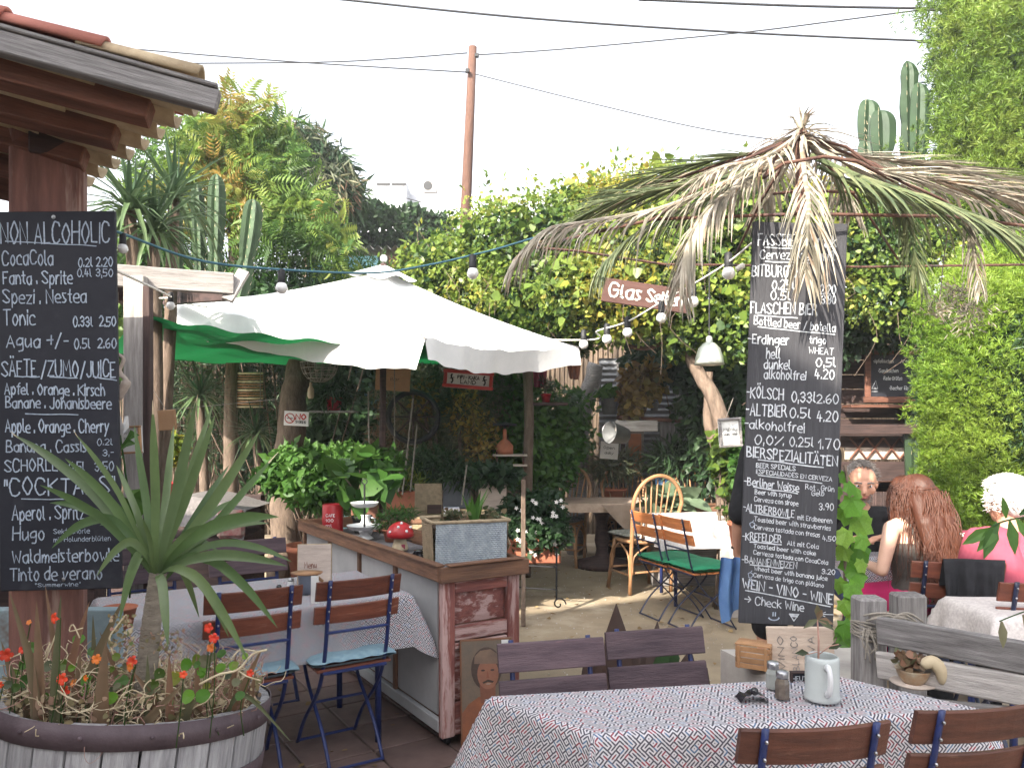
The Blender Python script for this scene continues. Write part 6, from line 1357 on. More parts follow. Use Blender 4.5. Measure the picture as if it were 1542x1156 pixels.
c_ = copy_tree(rc); place(c_, PZ(946, 9.0, 0), R(185), 'tan rattan chair on the far side of the table in front of the shed')
c_ = copy_tree(rc); place(c_, PZ(1062, 8.3, 0), R(190), 'tan rattan chair at the far right, behind the wooden planter box')
O_ = PZ(838, 8.2, 0); a_ = V(1.15, .0, 0); b2 = V(.1, .75, 0)
t = thing('pedestal_table', 'round-legged pedestal table with brown cloth between the rattan chairs', 'table', O_ + a_ * .4 + b2 * .5, world=True); c_ = O_ + a_ * .42 + b2 * .5
k = MB(); k.lathe((c_.x, c_.y, 0), [(.30, 0), (.30, .06), (.08, .12), (.065, .2), (.085, .3), (.06, .5), (.10, .62), (.16, .71)], 20); part('pedestal', k, M['dark_beam'], t, True)
k = MB(); k.box(O_ + (a_ + b2) / 2 + V(0, 0, .725), (1.2, .72, .03)); part('tabletop', k, M['dark_beam'], t)
cloth('tablecloth', 'pale brown tablecloth on the rattan table', O_, a_, b2, .745, .10, mat('tan_cloth', (.42, .32, .25), (.30, .22, .17), 12, .9, .2), 3, .01, 40, 30)
k = MB(); k.add([PZ(905, 8.12, .74), PZ(990, 8.12, .74), PZ(952, 8.1, .40)], [(0, 1, 2)]); k.add([PZ(905, 8.11, .742), PZ(990, 8.11, .742), PZ(952, 8.09, .398)], [(2, 1, 0)]); solo('overlay_cloth', k, mat('tan_cloth2', (.40, .31, .24), (.30, .22, .17), 12, .9, .2), 'corner of an overlay cloth hanging in a point from the rattan table', 'cloth')
# white table in sun
O_ = PZ(1002, 6.5, 0); a_ = V(1.1, .12, 0); b2 = V(-.02, .72, 0)
table('folding table under the sunlit white cloth beside the waiter', O_, a_, b2, .752); cloth('tablecloth', 'sunlit white tablecloth on the table left of the waiter', O_, a_, b2, .757, .24, M['cloth_far'], 5, .016, 50, 34)
potted('wooden planter box with grey-green cabbage leaves on the wall behind the white table', 1045, 780, 7.6, .36, .13, M['rim_wood'], [bl(1010, 745, 7.6, 34, 12), bl(990, 760, 7.5, 26, 14)], 40, .26, leafmat('leaf_cabbage', [(.16, .22, .14), (.24, .30, .20)], .2), T_HEART, True, z=.66)
boxy('brick_plinth', 'low dark plinth under the wooden planter box', 'plinth', 1045, 800, 7.7, .9, .66, .35, M['grey_wood'], 0, 0)
potted('terracotta flower pot by the shed foot', 926, 745, 9.35, .15, .2, M['terracotta'], [bl(925, 700, 9.35, 42, 20)], 700, .18, M['l_olive'], T_THIN, z=.62)
boxy('pot_stand', 'dark stand under the terracotta pot by the shed', 'stand', 926, 760, 9.35, .4, .62, .3, M['dark_beam'], 0, 0)
potted('pale clay pot with dark grassy plant right of the blue can', 1017, 735, 8.7, .11, .2, M['stone_pale'], [bl(1015, 690, 8.7, 34, 24)], 700, .18, M['l_dark'], T_THIN, z=.68)
boxy('second_pot_stand', 'dark stand under the pale clay pot', 'stand', 1010, 760, 8.75, .6, .68, .3, M['dark_beam'], 0, 0)
t = thing('blue_can', 'dark blue tin can between the rattan chairs and the shed', 'can', PZ(1000, 8.8, .681)); k = MB(); k.lathe((0, 0, 0), [(.10, 0), (.10, .30), (.095, .30), (.095, .02), (0, .02)], 20); part('body', k, mat('can_blue', (.02, .06, .13), (.015, .04, .09), 6, .4, .1), t, True)
potted('terracotta pot with leafy vine right of the mottled trunk', 1118, 790, 6.4, .12, .22, M['terracotta'], [bl(1122, 700, 6.4, 22, 50), bl(1120, 660, 6.4, 16, 30)], 500, .07, M['l_bush'], T_HEART, z=.55)
boxy('white_stool', 'pale block stool under the vine pot', 'stool', 1118, 800, 6.4, .3, .55, .3, M['stone_pale'], 0, 0)
# flower trough on wrought iron stand
t = thing('flower_trough', 'terracotta trough of white-flowered jasmine on a wrought iron stand', 'planter', PZ(800, 6.6, 0), world=True)
k = MB(); c_ = PZ(800, 6.6, .50); k.box(c_, (.50, .22, .20), b=.012); k.box(c_ + V(0, 0, .10), (.53, .25, .03), b=.006); part('trough', k, M['terracotta'], t)
foliage('foliage', M['l_dark'], [bl(800, 800, 6.6, 42, 34), bl(815, 765, 6.6, 34, 30), bl(785, 770, 6.7, 30, 30), bl(838, 800, 6.5, 22, 26)], 2600, .075, T_RHOMB, t, .6)
fl = []
for i in range(34):
    p = np.array(P(random.uniform(775, 850), random.uniform(752, 838), 6.42)); a0 = random.uniform(0, 6)
    for q in range(5): fl.append((p, (math.cos(a0 + q * 1.2566), -.15, math.sin(a0 + q * 1.2566))))
scat('blossoms', M['hair_white'], np.array([f[0] for f in fl]), np.array([f[1] for f in fl]), np.tile([0, -1., 0], (len(fl), 1)) + rng.normal(size=(len(fl), 3)) * .1, .022, T_RHOMB, t)
k = MB()
def scroll(cx, cz, r, y, s=1): return [V(cx + s * r * (1 - .07 * i) * math.cos(i * .55), y, cz + r * (1 - .07 * i) * math.sin(i * .55)) for i in range(13)]
q = PZ(838, 6.4, .55); k.tube([q, V(q.x, q.y, .12)], .009, 6); k.tube(scroll(q.x + .04, .60, .045, q.y), .007, 6); k.tube(scroll(q.x + .02, .08, .06, q.y), .007, 6); k.tube([V(q.x, q.y, .20), PZ(780, 6.5, .20)], .007, 6); q = PZ(775, 6.5, .55); k.tube([q, V(q.x, q.y, .02)], .009, 6); k.tube([V(q.x, q.y + .2, .42), V(q.x, q.y + .2, 0)], .009, 6); k.tube([PZ(770, 6.5, .39), PZ(838, 6.4, .39)], .008, 6); part('iron_stand', k, M['black_iron'], t)
boxy('wooden_stake', 'rusty brown stake behind the wicker planter', 'stake', 788, 820, 6.0, .035, 1.15, .035, M['bark'], 0, 0)

# ================================================================ THINGS ON THE TABLES
def T0(px, Y, z=.750): return PZ(px, Y, z)
t = thing('stoneware_mug', 'grey-white stoneware beer mug holding a wilted sprig on the front table', 'mug', T0(1238, 2.26)); r_ = .052
k = MB(); k.lathe((0, 0, 0), [(r_ * .9, 0), (r_, .004), (r_ * 1.0, .012), (r_ * .93, .02), (r_ * .93, .115), (r_ * .90, .125), (r_ * .8, .13), (r_ * .78, .125), (r_ * .85, .11), (r_ * .85, .01), (0, .01)], 32); part('body', k, mat('stoneware', (.50, .53, .52), (.42, .45, .45), 5, .25, .05), t, True)
k = MB(); k.tube(catmull([(-.006, -r_ * .9, .105), (-.008, -r_ * 1.25, .110), (-.008, -r_ * 1.5, .085), (-.008, -r_ * 1.4, .045), (-.006, -r_ * .95, .03)], 5), .0075, 8, flat=1.4); part('handle', k, M['white_enamel'], t, True)
k = MB(); k.tube([(-.012, 0, .05), (-.010, 0, .17), (-.014, 0, .235)], [.0032, .003, .002], 6); k.tube([(-.012, 0, .13), (.02, -.01, .16), (.045, -.01, .165)], .0015, 4); k.tube([(-.012, 0, .14), (-.05, -.01, .135)], .0015, 4); part('sprig_stem', k, M['dry_pink'], t, True)
for i, (x, z, dx, dz, l, c_) in enumerate(((-.014, .235, -.5, -.15, .055, 'l_olive'), (-.014, .235, .5, -.25, .05, 'l_olive'), (-.014, .24, -.1, 1, .05, 'l_aloe'), (-.014, .235, .25, .9, .04, 'l_aloe'), (.035, .165, 1, -.1, .045, 'l_bush'), (-.04, .135, -1, .2, .045, 'l_olive'), (.02, .15, .5, .3, .04, 'l_olive'), (-.014, .235, .9, -.1, .045, 'l_aloe'))):
    k = MB(); d = V(dx, -.2, dz).normalized(); k.blade([V(x, 0, z), V(x, 0, z) + d * l * .5, V(x, 0, z) + d * l + V(0, 0, -.006)], [.002, .010, .0005], V(0, -1, .3).cross(d)); set_v(part('sprig_leaf', k, M[c_], t))
def shaker(label, px, Y, m):
    t = thing('glass_shaker', label, 'shaker', T0(px, Y)); k = MB(); k.lathe((0, 0, 0), [(.021, 0), (.022, .004), (.022, .045), (.017, .058), (.015, .062)], 8); part('glass', k, m, t); k = MB(); k.lathe((0, 0, .060), [(.017, 0), (.018, .004), (.018, .016), (.015, .021), (0, .024)], 20); part('cap', k, M['steel'], t, True)
shaker('glass salt shaker with steel cap, behind the pepper', 1164, 2.36, mat('salt_glass', (.34, .35, .33), (.26, .27, .25), 12, .15, .05, coat=.8)); shaker('glass pepper shaker with steel cap beside the mug', 1178, 2.27, mat('pepper_glass', (.16, .13, .10), (.09, .07, .06), 50, .2, .1, coat=.8))
k = MB()
def bat(u_, v_):
    x = (u_ - .5) * 2; z = .028 * (1 - abs(x) ** 1.5) * (.5 + .5 * (1 - v_)) + .002; return V(x * .042, (v_ - .5) * .06, z + .004 * math.cos(x * 9))
k.grid(bat, 16, 8); k.ball((0, -.02, .03), .012, 10, 6); o = solo('black_figurine', k, gl, 'small black crouching figurine on the front tablecloth', 'figurine', smooth=True, base=(0, 0, 0)); o.location = T0(1133, 2.26, .750)
t, w_, h_ = signb('table_sign', 'little black chalk sign behind the mug', 'sign', [(1190, 1010, 2.44), (1222, 1010, 2.44), (1222, 1042, 2.44), (1190, 1042, 2.44)], M['slate'], (.004, M['dark_beam']), .006); txt(t, [("HEUTE", -.028, .038, .055, .014), ("MENU", -.028, .012, .055, .014)], M['chalk'], .0025, -.003)
# left table
q = LF + la * .32 + lb * .35
t = thing('menu_stand', 'pale woven menu board standing on the left table', 'menu stand', P(473, 872, 3.95) * 1.0); t.location.z = .748; t.rotation_euler = (R(-5), 0, .15)
k = MB(); k.box((0, .01, .10), (.168, .010, .20)); part('board', k, M['pale_board'], t)
k = MB(); k.box((.0, .018, .10), (.176, .006, .208)); part('backing', k, M['wicker'], t); k = MB(); write(k, "Menu", -.05, .08, .06, .03, .003, .004); part('lettering', k, M['slat_red'], t)
t = thing('cutlery_mug', 'grey enamel mug with wooden spoon rest beside the menu stand', 'mug', T0(462, 3.72, .748)); k = MB(); k.lathe((0, 0, 0), [(.036, 0), (.042, .09), (.044, .092), (.040, .09), (.035, .01), (0, .01)], 20); part('body', k, mat('blue_grey_enamel', (.22, .26, .33), (.17, .20, .26), 8, .35, .05), t, True); k = MB(); k.tube([(.045, 0, .02), (.07, 0, .035), (.075, 0, .06), (.045, 0, .085)], .008, 7); part('handle', k, M['rattan'], t, True); k = MB(); k.lathe((0, 0, .095), [(0, 0), (.055, 0), (.06, .008), (0, .012)], 20, sx=1.3); part('wooden_lid', k, M['rattan'], t, True)
t = thing('salt_shaker', 'white salt shaker left of the grey mug on the left table', 'shaker', T0(438, 3.74, .748)); k = MB(); k.lathe((0, 0, 0), [(.018, 0), (.02, .02), (.016, .05), (.014, .055)], 14); part('body', k, M['white_enamel'], t, True); k = MB(); k.lathe((0, 0, .055), [(.015, 0), (.014, .012), (0, .018)], 14); part('cap', k, M['steel'], t, True)
k = MB(); k.grid(bat, 16, 8); k.ball((0, -.02, .03), .014, 10, 6); o = solo('black_figurine', k, gl, 'small black figurine left of the salt shaker on the left table', 'figurine', smooth=True, base=(0, 0, 0)); o.location = T0(422, 3.72, .752)
k = MB(); k.box((0, 0, 0), (.035, .004, .16), b=.001); o = solo('paper_tag', k, M['paper'], 'white paper strip hanging between the two cushioned chairs', 'tag', base=(0, 0, 0)); o.location = P(474, 893, 3.52)
# living corner behind the left table
boxy('side_table', 'low dark side table with grey patterned cloth behind the dracaena', 'table', 285, 800, 6.2, 1.0, .70, .6, M['dark_beam'], 0, 0)
k = MB(); k.grid(lambda u_, v_: V(PZ(225, 6, 0).x + .78 * u_, 5.85 + .7 * v_, .96 - .22 * (v_ < .08) + .06 * math.sin(u_ * 4)), 26, 16); solo('throw_blanket', k, M['throw'], 'grey patterned throw over the seat behind the dracaena', 'blanket', smooth=True)
boxy('garden_sofa', 'wooden garden sofa back behind the dracaena', 'sofa', 300, 800, 6.6, 1.1, .98, .1, M['dark_beam'], 0, 0)
boxy('red_cushion', 'dark red patterned cushion on the garden sofa', 'cushion', 348, 745, 5.9, .20, .22, .1, mat('red_pattern', (.25, .04, .05), (.30, .26, .22), 18, .9, .2), .2, .70, -.2, .03)
potted('yellow-green potted plant behind the dracaena tips', 257, 716, 6.3, .09, .12, M['red_enamel'], [bl(257, 675, 6.3, 20, 22)], 500, .07, M['l_ivy'], T_RHOMB, z=.99)
t, w_, h_ = signb('clipboard', 'framed white price list hanging on the grey post', 'notice', [(180, 642, 4.2), (214, 640, 4.2), (214, 682, 4.2), (180, 684, 4.2)], M['paper'], (.012, M['rattan'])); txt(t, [("wifi", -.03, .11, .05, .015), ("bar", -.03, .08, .05, .013)], M['ink'], .002)
t = thing('lollipop_sign', 'pale curved wooden figure hanging beside the black board', 'ornament', P(182, 598, 3.2), world=True); k = MB(); k.tube(catmull([P(172, 530, 3.2), P(186, 540, 3.2), P(180, 560, 3.2), P(190, 575, 3.2), P(176, 600, 3.2)], 6), [.012] * 12 + [.018] * 6 + [.03] * 7, 8, flat=.5); part('body', k, M['pale_board'], t, True)
k = MB(); k.tube([P(176, 530, 3.2), P(178, 440, 3.1)], .002, 4); part('cord', k, M['rope'], t)
t = thing('white_flower', 'white tulip-like flower with broad leaves beside the black board', 'flower', P(190, 905, 3.1), world=True)
k = MB(); k.tube(catmull([P(195, 900, 3.1), P(200, 800, 3.1), P(190, 720, 3.1), P(181, 655, 3.1)], 5), .004, 5); part('stem', k, M['l_bush'], t, True)
for i in range(5):
    a = i * 1.256; p = P(181, 654, 3.1); k = MB(); k.blade([p, p + V(math.cos(a) * .022, math.sin(a) * .022, .03), p + V(math.cos(a) * .028, math.sin(a) * .028, .075)], [.010, .018, .006], V(-math.sin(a), math.cos(a), 0), -.3); part('petal', k, M['white_enamel'], t, True)
for (x, y, x1, y1, w2) in ((188, 668, 210, 655, .02), (180, 678, 205, 668, .02), (195, 740, 225, 765, .03), (196, 800, 215, 735, .05), (190, 730, 160, 700, .02), (195, 780, 180, 745, .04)):
    a, b_ = P(x, y, 3.1), P(x1, y1, 3.05); k = MB(); k.blade([a, (a + b_) / 2 + V(0, 0, .02), b_], [.006, w2, .001], V(0, -1, .3).cross((b_ - a).normalized())); set_v(part('leaf', k, M['l_bush'], t))
k = MB(); k.lathe(P(178, 925, 3.1) - V(0, 0, .06), [(.05, 0), (.07, .09), (.075, .09), (.065, .08), (0, .08)], 20); part('pot', k, M['terracotta'], t, True)

# ================================================================ LOW WALL, FENCE AND THINGS THERE
lw = thing('low_wall', 'low pale rendered wall ledge behind the front table', 'wall', PZ(1190, 2.95, 0), world=True); k = MB(); a, b_ = PZ(1085, 3.12, 0), PZ(1300, 2.98, 0); k.add([PZ(1085, 3.22, 0), PZ(1180, 2.82, 0), PZ(1310, 2.80, 0), PZ(1310, 3.25, 0), PZ(1085, 3.22, .62), PZ(1180, 2.82, .62), PZ(1310, 2.80, .62), PZ(1310, 3.25, .62)], [(0, 1, 5, 4), (1, 2, 6, 5), (2, 3, 7, 6), (3, 0, 4, 7), (4, 5, 6, 7)]); part('masonry', k, M['stone_pale'], lw)
t = thing('wooden_crate', 'tiny slatted wooden crate with lid on the low wall', 'crate', PZ(1136, 2.98, .622), .28)
t.rotation_euler = (0, 0, -.5)
for i in range(4): k = MB(); k.box((0, -.043, .011 + i * .0215), (.125, .006, .019), b=.001); part('slat', k, M['rattan'], t)
for i in range(4):
    for s in (-1, 1): k = MB(); k.box((s * .062, 0, .011 + i * .0215), (.006, .078, .019), b=.001); part('side_slat', k, M['rattan'], t)
for i in range(5): k = MB(); k.box((0, -.036 + i * .018, .092), (.132, .016, .006), b=.001); part('lid_slat', k, M['rattan'], t)
for s in (-1, 1): k = MB(); k.box((s * .05, -.048, .045), (.010, .005, .088), b=.001); part('batten', k, M['rattan'], t)
t, w_, h_ = signb('driftwood_sign', 'pale printed wooden board standing on the low wall behind the mug', 'sign', [(1159, 944, 2.96), (1260, 945, 2.88), (1260, 1022, 2.88), (1159, 1020, 2.96)], mat('driftwood', (.54, .44, .36), (.40, .31, .25), 4, .8, .3, (1, 1, 8), wear=(.42, .22, .15), wearat=.66))
k = MB(); 
for i, (x, s) in enumerate(((-.06, "VINO"), (-.01, "BLANCO"), (.05, "CAVA"))):
    k = MB(); write(k, s, -.07, 0, .13, .022, .0028, 0, jit=.03); k.v = [(x - vv[2], -.003, .03 + (vv[0] + .07)) for vv in k.v]; part('faded_print', k, M['grey_wood'], t)
txt(t, [("CO", .02, .02, .05, .022)], M['grey_wood'], .003)
fn_ = thing('plank_fence', 'weathered grey plank fence with rope-bound post at the right', 'fence', PZ(1308, 2.78, 0), world=True)
for (x, Y, zt, w2) in ((1308, 2.80, P(0, 898, 2.80).z, .098), (1367, 3.02, P(0, 893, 3.02).z, .112)):
    plank('post', PZ(x, Y, 0), PZ(x, Y, zt), w2, .09, M['grey_wood'], fn_, up=V(1, 0, 0), bev=.008)
plank('post', PZ(1640, 2.3, 0), PZ(1640, 2.3, .9), .10, .09, M['grey_wood'], fn_, up=V(1, 0, 0), bev=.008)
for (y0, y1, m_, w2) in ((948, 1008, 'grey_wood', .098), (1000, 1056, 'grey_wood_light', .095), (1062, 1098, 'grey_wood', .085)):
    plank('rail', P(1322, y0, 2.72), P(1640, y1, 2.16), w2, .03, M[m_], fn_, bev=.006)
k = MB()
for i in range(9):
    z = P(0, 935 + i * 2.6, 2.8).z; c_ = PZ(1309, 2.80, z); k.tube([c_ + V(.058 * math.cos(a) * 1.05, .056 * math.sin(a) * 1.1, .008 * math.sin(a * 2 + i)) for a in np.linspace(0, 6.5, 16)], .0045, 5)
for i in range(12):
    a = P(1300 + i * 4, 930 + random.uniform(-4, 8), 2.72); k.tube(catmull([a, a + V(.05, -.01, random.uniform(.0, .02)), a + V(.11, .0, random.uniform(-.03, .01))], 4), .004, 5)
for i in range(7):
    a = P(1302 + i * 1.5, 945, 2.735); k.tube(catmull([a, a + V(random.uniform(-.03, .03), -.012, -.05), a + V(random.uniform(-.03, .03), -.012, -random.uniform(.07, .13))], 4), .003, 4)
part('rope_binding', k, M['rope'], fn_, True)
# succulent bowl
t = thing('succulent_bowl', 'small painted bowl of pink-tipped succulents fixed to the fence', 'planter', P(1375, 1022, 2.60), world=True); c_ = P(1375, 1028, 2.58)
k = MB(); k.lathe(c_, [(.03, 0), (.045, .02), (.055, .045), (.058, .05), (.05, .045), (0, .04)], 24); part('bowl', k, mat('painted_bowl', (.50, .46, .36), (.40, .20, .08), 22, .4, .1), t, True)
k = MB(); k.lathe(c_ - V(0, 0, .008), [(0, 0), (.05, 0), (.07, .008), (.072, .012), (0, .008)], 24); part('saucer', k, M['pale_board'], t, True)
p = rng.normal(size=(110, 3)) * np.array([.028, .02, .012]) + np.array(c_ + V(-.005, 0, .07)); scat('rosettes', M['l_aloe'], p, rng.normal(size=p.shape) + [0, 0, .8], rng.normal(size=p.shape), .028, T_HEART, t)
k = MB(); k.tube([c_ + V(.03, 0, .04), P(1412, 980, 2.56)], .003, 5); part('stem', k, M['dry_pink'], t); p = rng.normal(size=(40, 3)) * .012 + np.array(P(1414, 975, 2.56)); scat('rosettes', M['l_aloe'], p, rng.normal(size=p.shape), rng.normal(size=p.shape), .026, T_HEART, t)
k = MB(); q = P(1403, 1012, 2.52); k.tube(catmull([q + V(-.03, 0, .02), q + V(.0, 0, .035), q + V(.025, -.01, .01), q + V(.03, -.01, -.035)], 5), [.010, .014, .018, .020, .021, .022, .022, .022, .022, .022, .021, .020, .018, .016, .012, .008], 12); solo('white_spout', k, M['cream'], 'curved cream ceramic spout beside the succulent bowl', 'ornament', smooth=True)
# sunlit table at the right edge
O_ = PZ(1500, 3.28, 0); a_ = V(1.0, -.10, 0); b2 = V(.0, .40, 0)
table('folding table under the sunlit white cloth at the right edge', O_, a_, b2, .742); cloth('tablecloth', 'glaring white tablecloth in full sun at the right edge', O_, a_, b2, .745, .16, M['cloth_far'], 9, .012, 40, 30)
# guests' table
O_ = PZ(1290, 4.78, 0); a_ = V(1.45, -.05, 0); b2 = V(.02, .62, 0)
table('folding table between the seated guests', O_, a_, b2, .742); cloth('tablecloth', 'grey tablecloth on the guests table behind the auburn-haired woman', O_, a_, b2, .745, .22, M['cloth'], 12, .014, 50, 34)
boxy('lace_parcel', 'white crumpled bag with pink print on the guests table', 'bag', 1470, 832, 4.9, .26, .13, .12, M['hair_white'], .3, .75, 0, .04)
boxy('flower_napkin', 'small pink box on the guests table', 'box', 1455, 820, 5.1, .07, .12, .06, M['pink_cloth'], .3, .75, 0, .02)
# grape vine on the right side of the beer board
gv = thing('grape_vine', 'bright green grape vine climbing beside the right edge of the beer board', 'vine', PZ(1285, 3.5, 0), world=True)
k = MB(); k.tube(catmull([PZ(1284, 3.5, 0), P(1280, 960, 3.5), P(1272, 860, 3.48), P(1282, 780, 3.46), P(1272, 700, 3.46)], 6), .007, 6); k.tube(catmull([P(1280, 900, 3.5), P(1255, 970, 3.4), P(1240, 990, 3.3)], 5), .004, 5); part('stem', k, M['bark'], gv, True)
def grape_mesh(i):
    k = MB(); n_ = 5; o = []
    for q in range(11):
        a = -2.55 + 5.1 * q / 10; r_ = (1.0 if q % 2 == 0 else .74) * (1 - .12 * abs(a)); o.append(V(.30 + r_ * .72 * math.cos(a), r_ * .68 * math.sin(a), -.12 * r_ * r_ + .05 * math.sin(q * 2 + i)))
    c_ = V(.12, 0, .05); k.add([c_] + o + [V(0, 0, 0)], [(0, j + 1, j + 2) for j in range(10)] + [(0, 11, 12), (0, 12, 1)]); me = mesh_of('leaf', k, M['l_grape']); at = me.attributes.new('v', 'FLOAT', 'POINT'); at.data.foreach_set('value', [i / 5.0] * len(me.vertices)); return me
gms = [grape_mesh(i) for i in range(6)]
for i, (x, y, s) in enumerate(((1272, 718, 18), (1276, 735, 20), (1282, 760, 30), (1270, 775, 26), (1290, 790, 32), (1276, 808, 26), (1292, 830, 30), (1275, 850, 28), (1290, 868, 26), (1278, 890, 30), (1268, 912, 22), (1282, 925, 26), (1270, 945, 26), (1280, 958, 22), (1262, 740, 18), (1300, 815, 22), (1262, 880, 22), (1296, 850, 20), (1285, 905, 22), (1264, 960, 24), (1245, 985, 16), (1288, 742, 16), (1300, 775, 20), (1270, 830, 24))):
    o = bpy.data.objects.new('leaf', gms[i % 6]); COL.objects.link(o); o.parent = gv; d = V(random.uniform(-.6, .6), -.35, -1).normalized(); f = frame_of(d, V(random.uniform(-.4, .4), -1, .3)); s_2 = s * 3.45 / FPX * 1.15
    o.matrix_local = Matrix.Translation(P(x, y - s * .4, 3.42 + random.uniform(-.05, .08)) - ROOTW[gv.name]) @ f.to_4x4() @ Matrix.Diagonal((s_2, s_2, s_2, 1))
# leaf sprig entering at the right edge
sp_ = thing('leafy_branch', 'leafy green branch reaching in front of the pink shirt from the right edge', 'branch', P(1560, 800, 2.6), world=True)
k = MB(); k.tube(catmull([P(1600, 770, 2.7), P(1545, 778, 2.6), P(1510, 785, 2.55), P(1490, 795, 2.55)], 5), .003, 5); k.tube(catmull([P(1600, 900, 2.2), P(1530, 925, 2.2), P(1505, 935, 2.2)], 4), .002, 4); part('stem', k, M['l_bush'], sp_, True)
for i, (x, y, dx, dy, l) in enumerate(((1500, 785, -.4, 1, 60), (1490, 795, -1, .55, 50), (1520, 783, .1, 1, 52), (1530, 780, .5, .9, 44), (1535, 775, .7, -.5, 40), (1515, 780, -.2, -.8, 34), (1545, 780, .8, .5, 40), (1508, 935, .0, 1, 40), (1540, 925, .4, 1, 44), (1505, 788, -.8, .9, 56))):
    a = P(x, y, 2.55 if y < 900 else 2.2); s = l * (2.55 if y < 900 else 2.2) / FPX; d = V(dx, -.1, -dy).normalized(); k = MB(); k.blade([a, a + d * s * .4, a + d * s * .7, a + d * s], [.003, s * .18, s * .13, .0005], V(0, -1, .2).cross(d)); set_v(part('leaf', k, M['l_bush'] if y < 900 else M['l_olive'], sp_))
# dark agave behind the purple chairs
ag = thing('dark_agave', 'dark brown agave with broad upright leaves behind the purple chairs', 'plant', PZ(940, 3.2, 0), world=True)
k = MB(); k.lathe(PZ(950, 3.2, 0), [(.16, 0), (.22, .36), (.24, .38), (.2, .36), (0, .34)], 24); part('pot', k, M['terracotta'], ag, True)
for i, (x, y, w2) in enumerate(((928, 908, .050), (885, 962, .03), (965, 950, .035), (1010, 955, .05), (1040, 975, .04), (990, 935, .04), (905, 985, .03), (1065, 1005, .03), (880, 990, .02))):
    tip = P(x, y, 3.15 + .04 * (i % 3)); b0 = PZ(945 + (x - 945) * .3, 3.2, .36); k = MB(); k.blade([b0, b0 * .62 + tip * .38 + V((x - 945) * .0006, 0, 0), b0 * .3 + tip * .7 + V((x - 945) * .0005, 0, 0), tip], [w2 * .9, w2 * 1.25, w2 * .95, .001], V(1, 0, 0), .35); set_v(part('leaf', k, M['l_agave'] if i != 3 else M['l_dark'], ag))

# litter on the ground
fl_l = leafmat('fallen_leaf', [(.20, .13, .06), (.32, .22, .10), (.14, .09, .05)], .1, .8)
pz = np.stack([rng.uniform(-3, 4.5, 700), rng.uniform(3.2, 9.5, 700), np.full(700, .012)], 1); pz[:, 2] += np.where((pz[:, 0] < .2), .012, 0)
me = scatter_mesh('fallen_leaves', fl_l, pz, rng.normal(size=pz.shape) * [1, 1, .1], np.tile([0, 0, 1.], (700, 1)) + rng.normal(size=pz.shape) * .25, rng.uniform(.02, .05, 700), T_HEART)
o = bpy.data.objects.new('fallen_leaves', me); COL.objects.link(o); tag(o, 'dry fallen leaves scattered over the terrace', 'leaves', kind='stuff')
pz = np.stack([rng.uniform(-1, 4.5, 2500), rng.uniform(3.2, 10, 2500), np.full(2500, .004)], 1)
me = scatter_mesh('grit', M['stone_pale'], pz, rng.normal(size=pz.shape), np.tile([0, 0, 1.], (2500, 1)), rng.uniform(.004, .012, 2500), (np.array([[-.5, -.4, 0], [.5, -.4, 0], [.4, .5, 0], [-.4, .4, 0], [0, 0, .6]]), [(0, 1, 4), (1, 2, 4), (2, 3, 4), (3, 0, 4)]))
o = bpy.data.objects.new('grit', me); COL.objects.link(o); tag(o, 'small grit and pebbles lying on the terrace', 'grit', kind='stuff')

bush('dark hedge beyond the two cypresses at the right', [((6.6, 9.5, 1.6), (1.6, .8, 1.7)), ((9.0, 9.0, 1.7), (1.8, .9, 1.8)), ((11.4, 8.5, 1.7), (1.6, .9, 1.8))], 7000, .16, M['l_dark'], T_RHOMB, stems=4)
# ================================================================ BARREL PLANTER WITH DRACAENA
BC = V((160 - 771) / FPX * 2.2, 2.2, 0); BR_, BH = .372, .755
brl = thing('barrel_planter', 'half wine barrel planter with grey staves and dark iron hoops in the lower left corner', 'planter', BC); brl.rotation_euler = (R(-7.5), R(4.5), .1)
sm = mat('stave_wood', (.46, .45, .46), (.22, .21, .22), 6, .85, .7, (9, 9, .8), wear=(.26, .11, .06), wearat=.63, rand=.12)
def brad(z): f = z / BH; return BR_ * (.84 + .16 * math.sin(f * math.pi * .5))
NS = 26
for i in range(NS):
    a0 = 2 * math.pi * i / NS + .006; a1 = 2 * math.pi * (i + 1) / NS - .006; k = MB(); vs = []; fs = []; am = (a0 + a1) / 2; tz = BH + random.uniform(-.004, .004); pr = random.uniform(-.002, .002)
    zs = [0, .2, .4, .55, .68, tz]
    for z in zs:
        r_ = brad(z) + pr
        for (r, a) in ((r_ - .022, a0), (r_, a0 + .004), (r_ + .002, am), (r_, a1 - .004), (r_ - .022, a1)):
            vs.append((r * math.cos(a), r * math.sin(a), z))
    for j in range(len(zs) - 1):
        for q in range(5): a_, b_ = j * 5 + q, j * 5 + (q + 1) % 5; fs.append((a_, b_, b_ + 5, a_ + 5))
    fs.append(tuple(len(zs) * 5 - 5 + q for q in range(5))); k.add(vs, fs); part('stave', k, sm, brl)
hm = mat('hoop_iron', (.105, .075, .085), (.06, .04, .048), 8, .6, .35, wear=(.17, .08, .06), wearat=.60, spec=.4)
for z0, z1 in ((BH - .060, BH + .004), (BH - .215, BH - .155), (.10, .15)):
    k = MB(); k.lathe((0, 0, 0), [(brad(z0) + .0035, z0), (brad(z0) + .0065, z0), (brad(z1) + .0065, z1), (brad(z1) + .0025, z1)], 72); k.f = k.f[:-2]; part('hoop', k, hm, brl, True)
for i in range(14):
    a = i * 2 * math.pi / 14 + .2; k = MB(); z = BH - .028; r_ = brad(z) + .008; k.ball((r_ * math.cos(a), r_ * math.sin(a), z), .006, 8, 5); part('rivet', k, hm, brl, True)
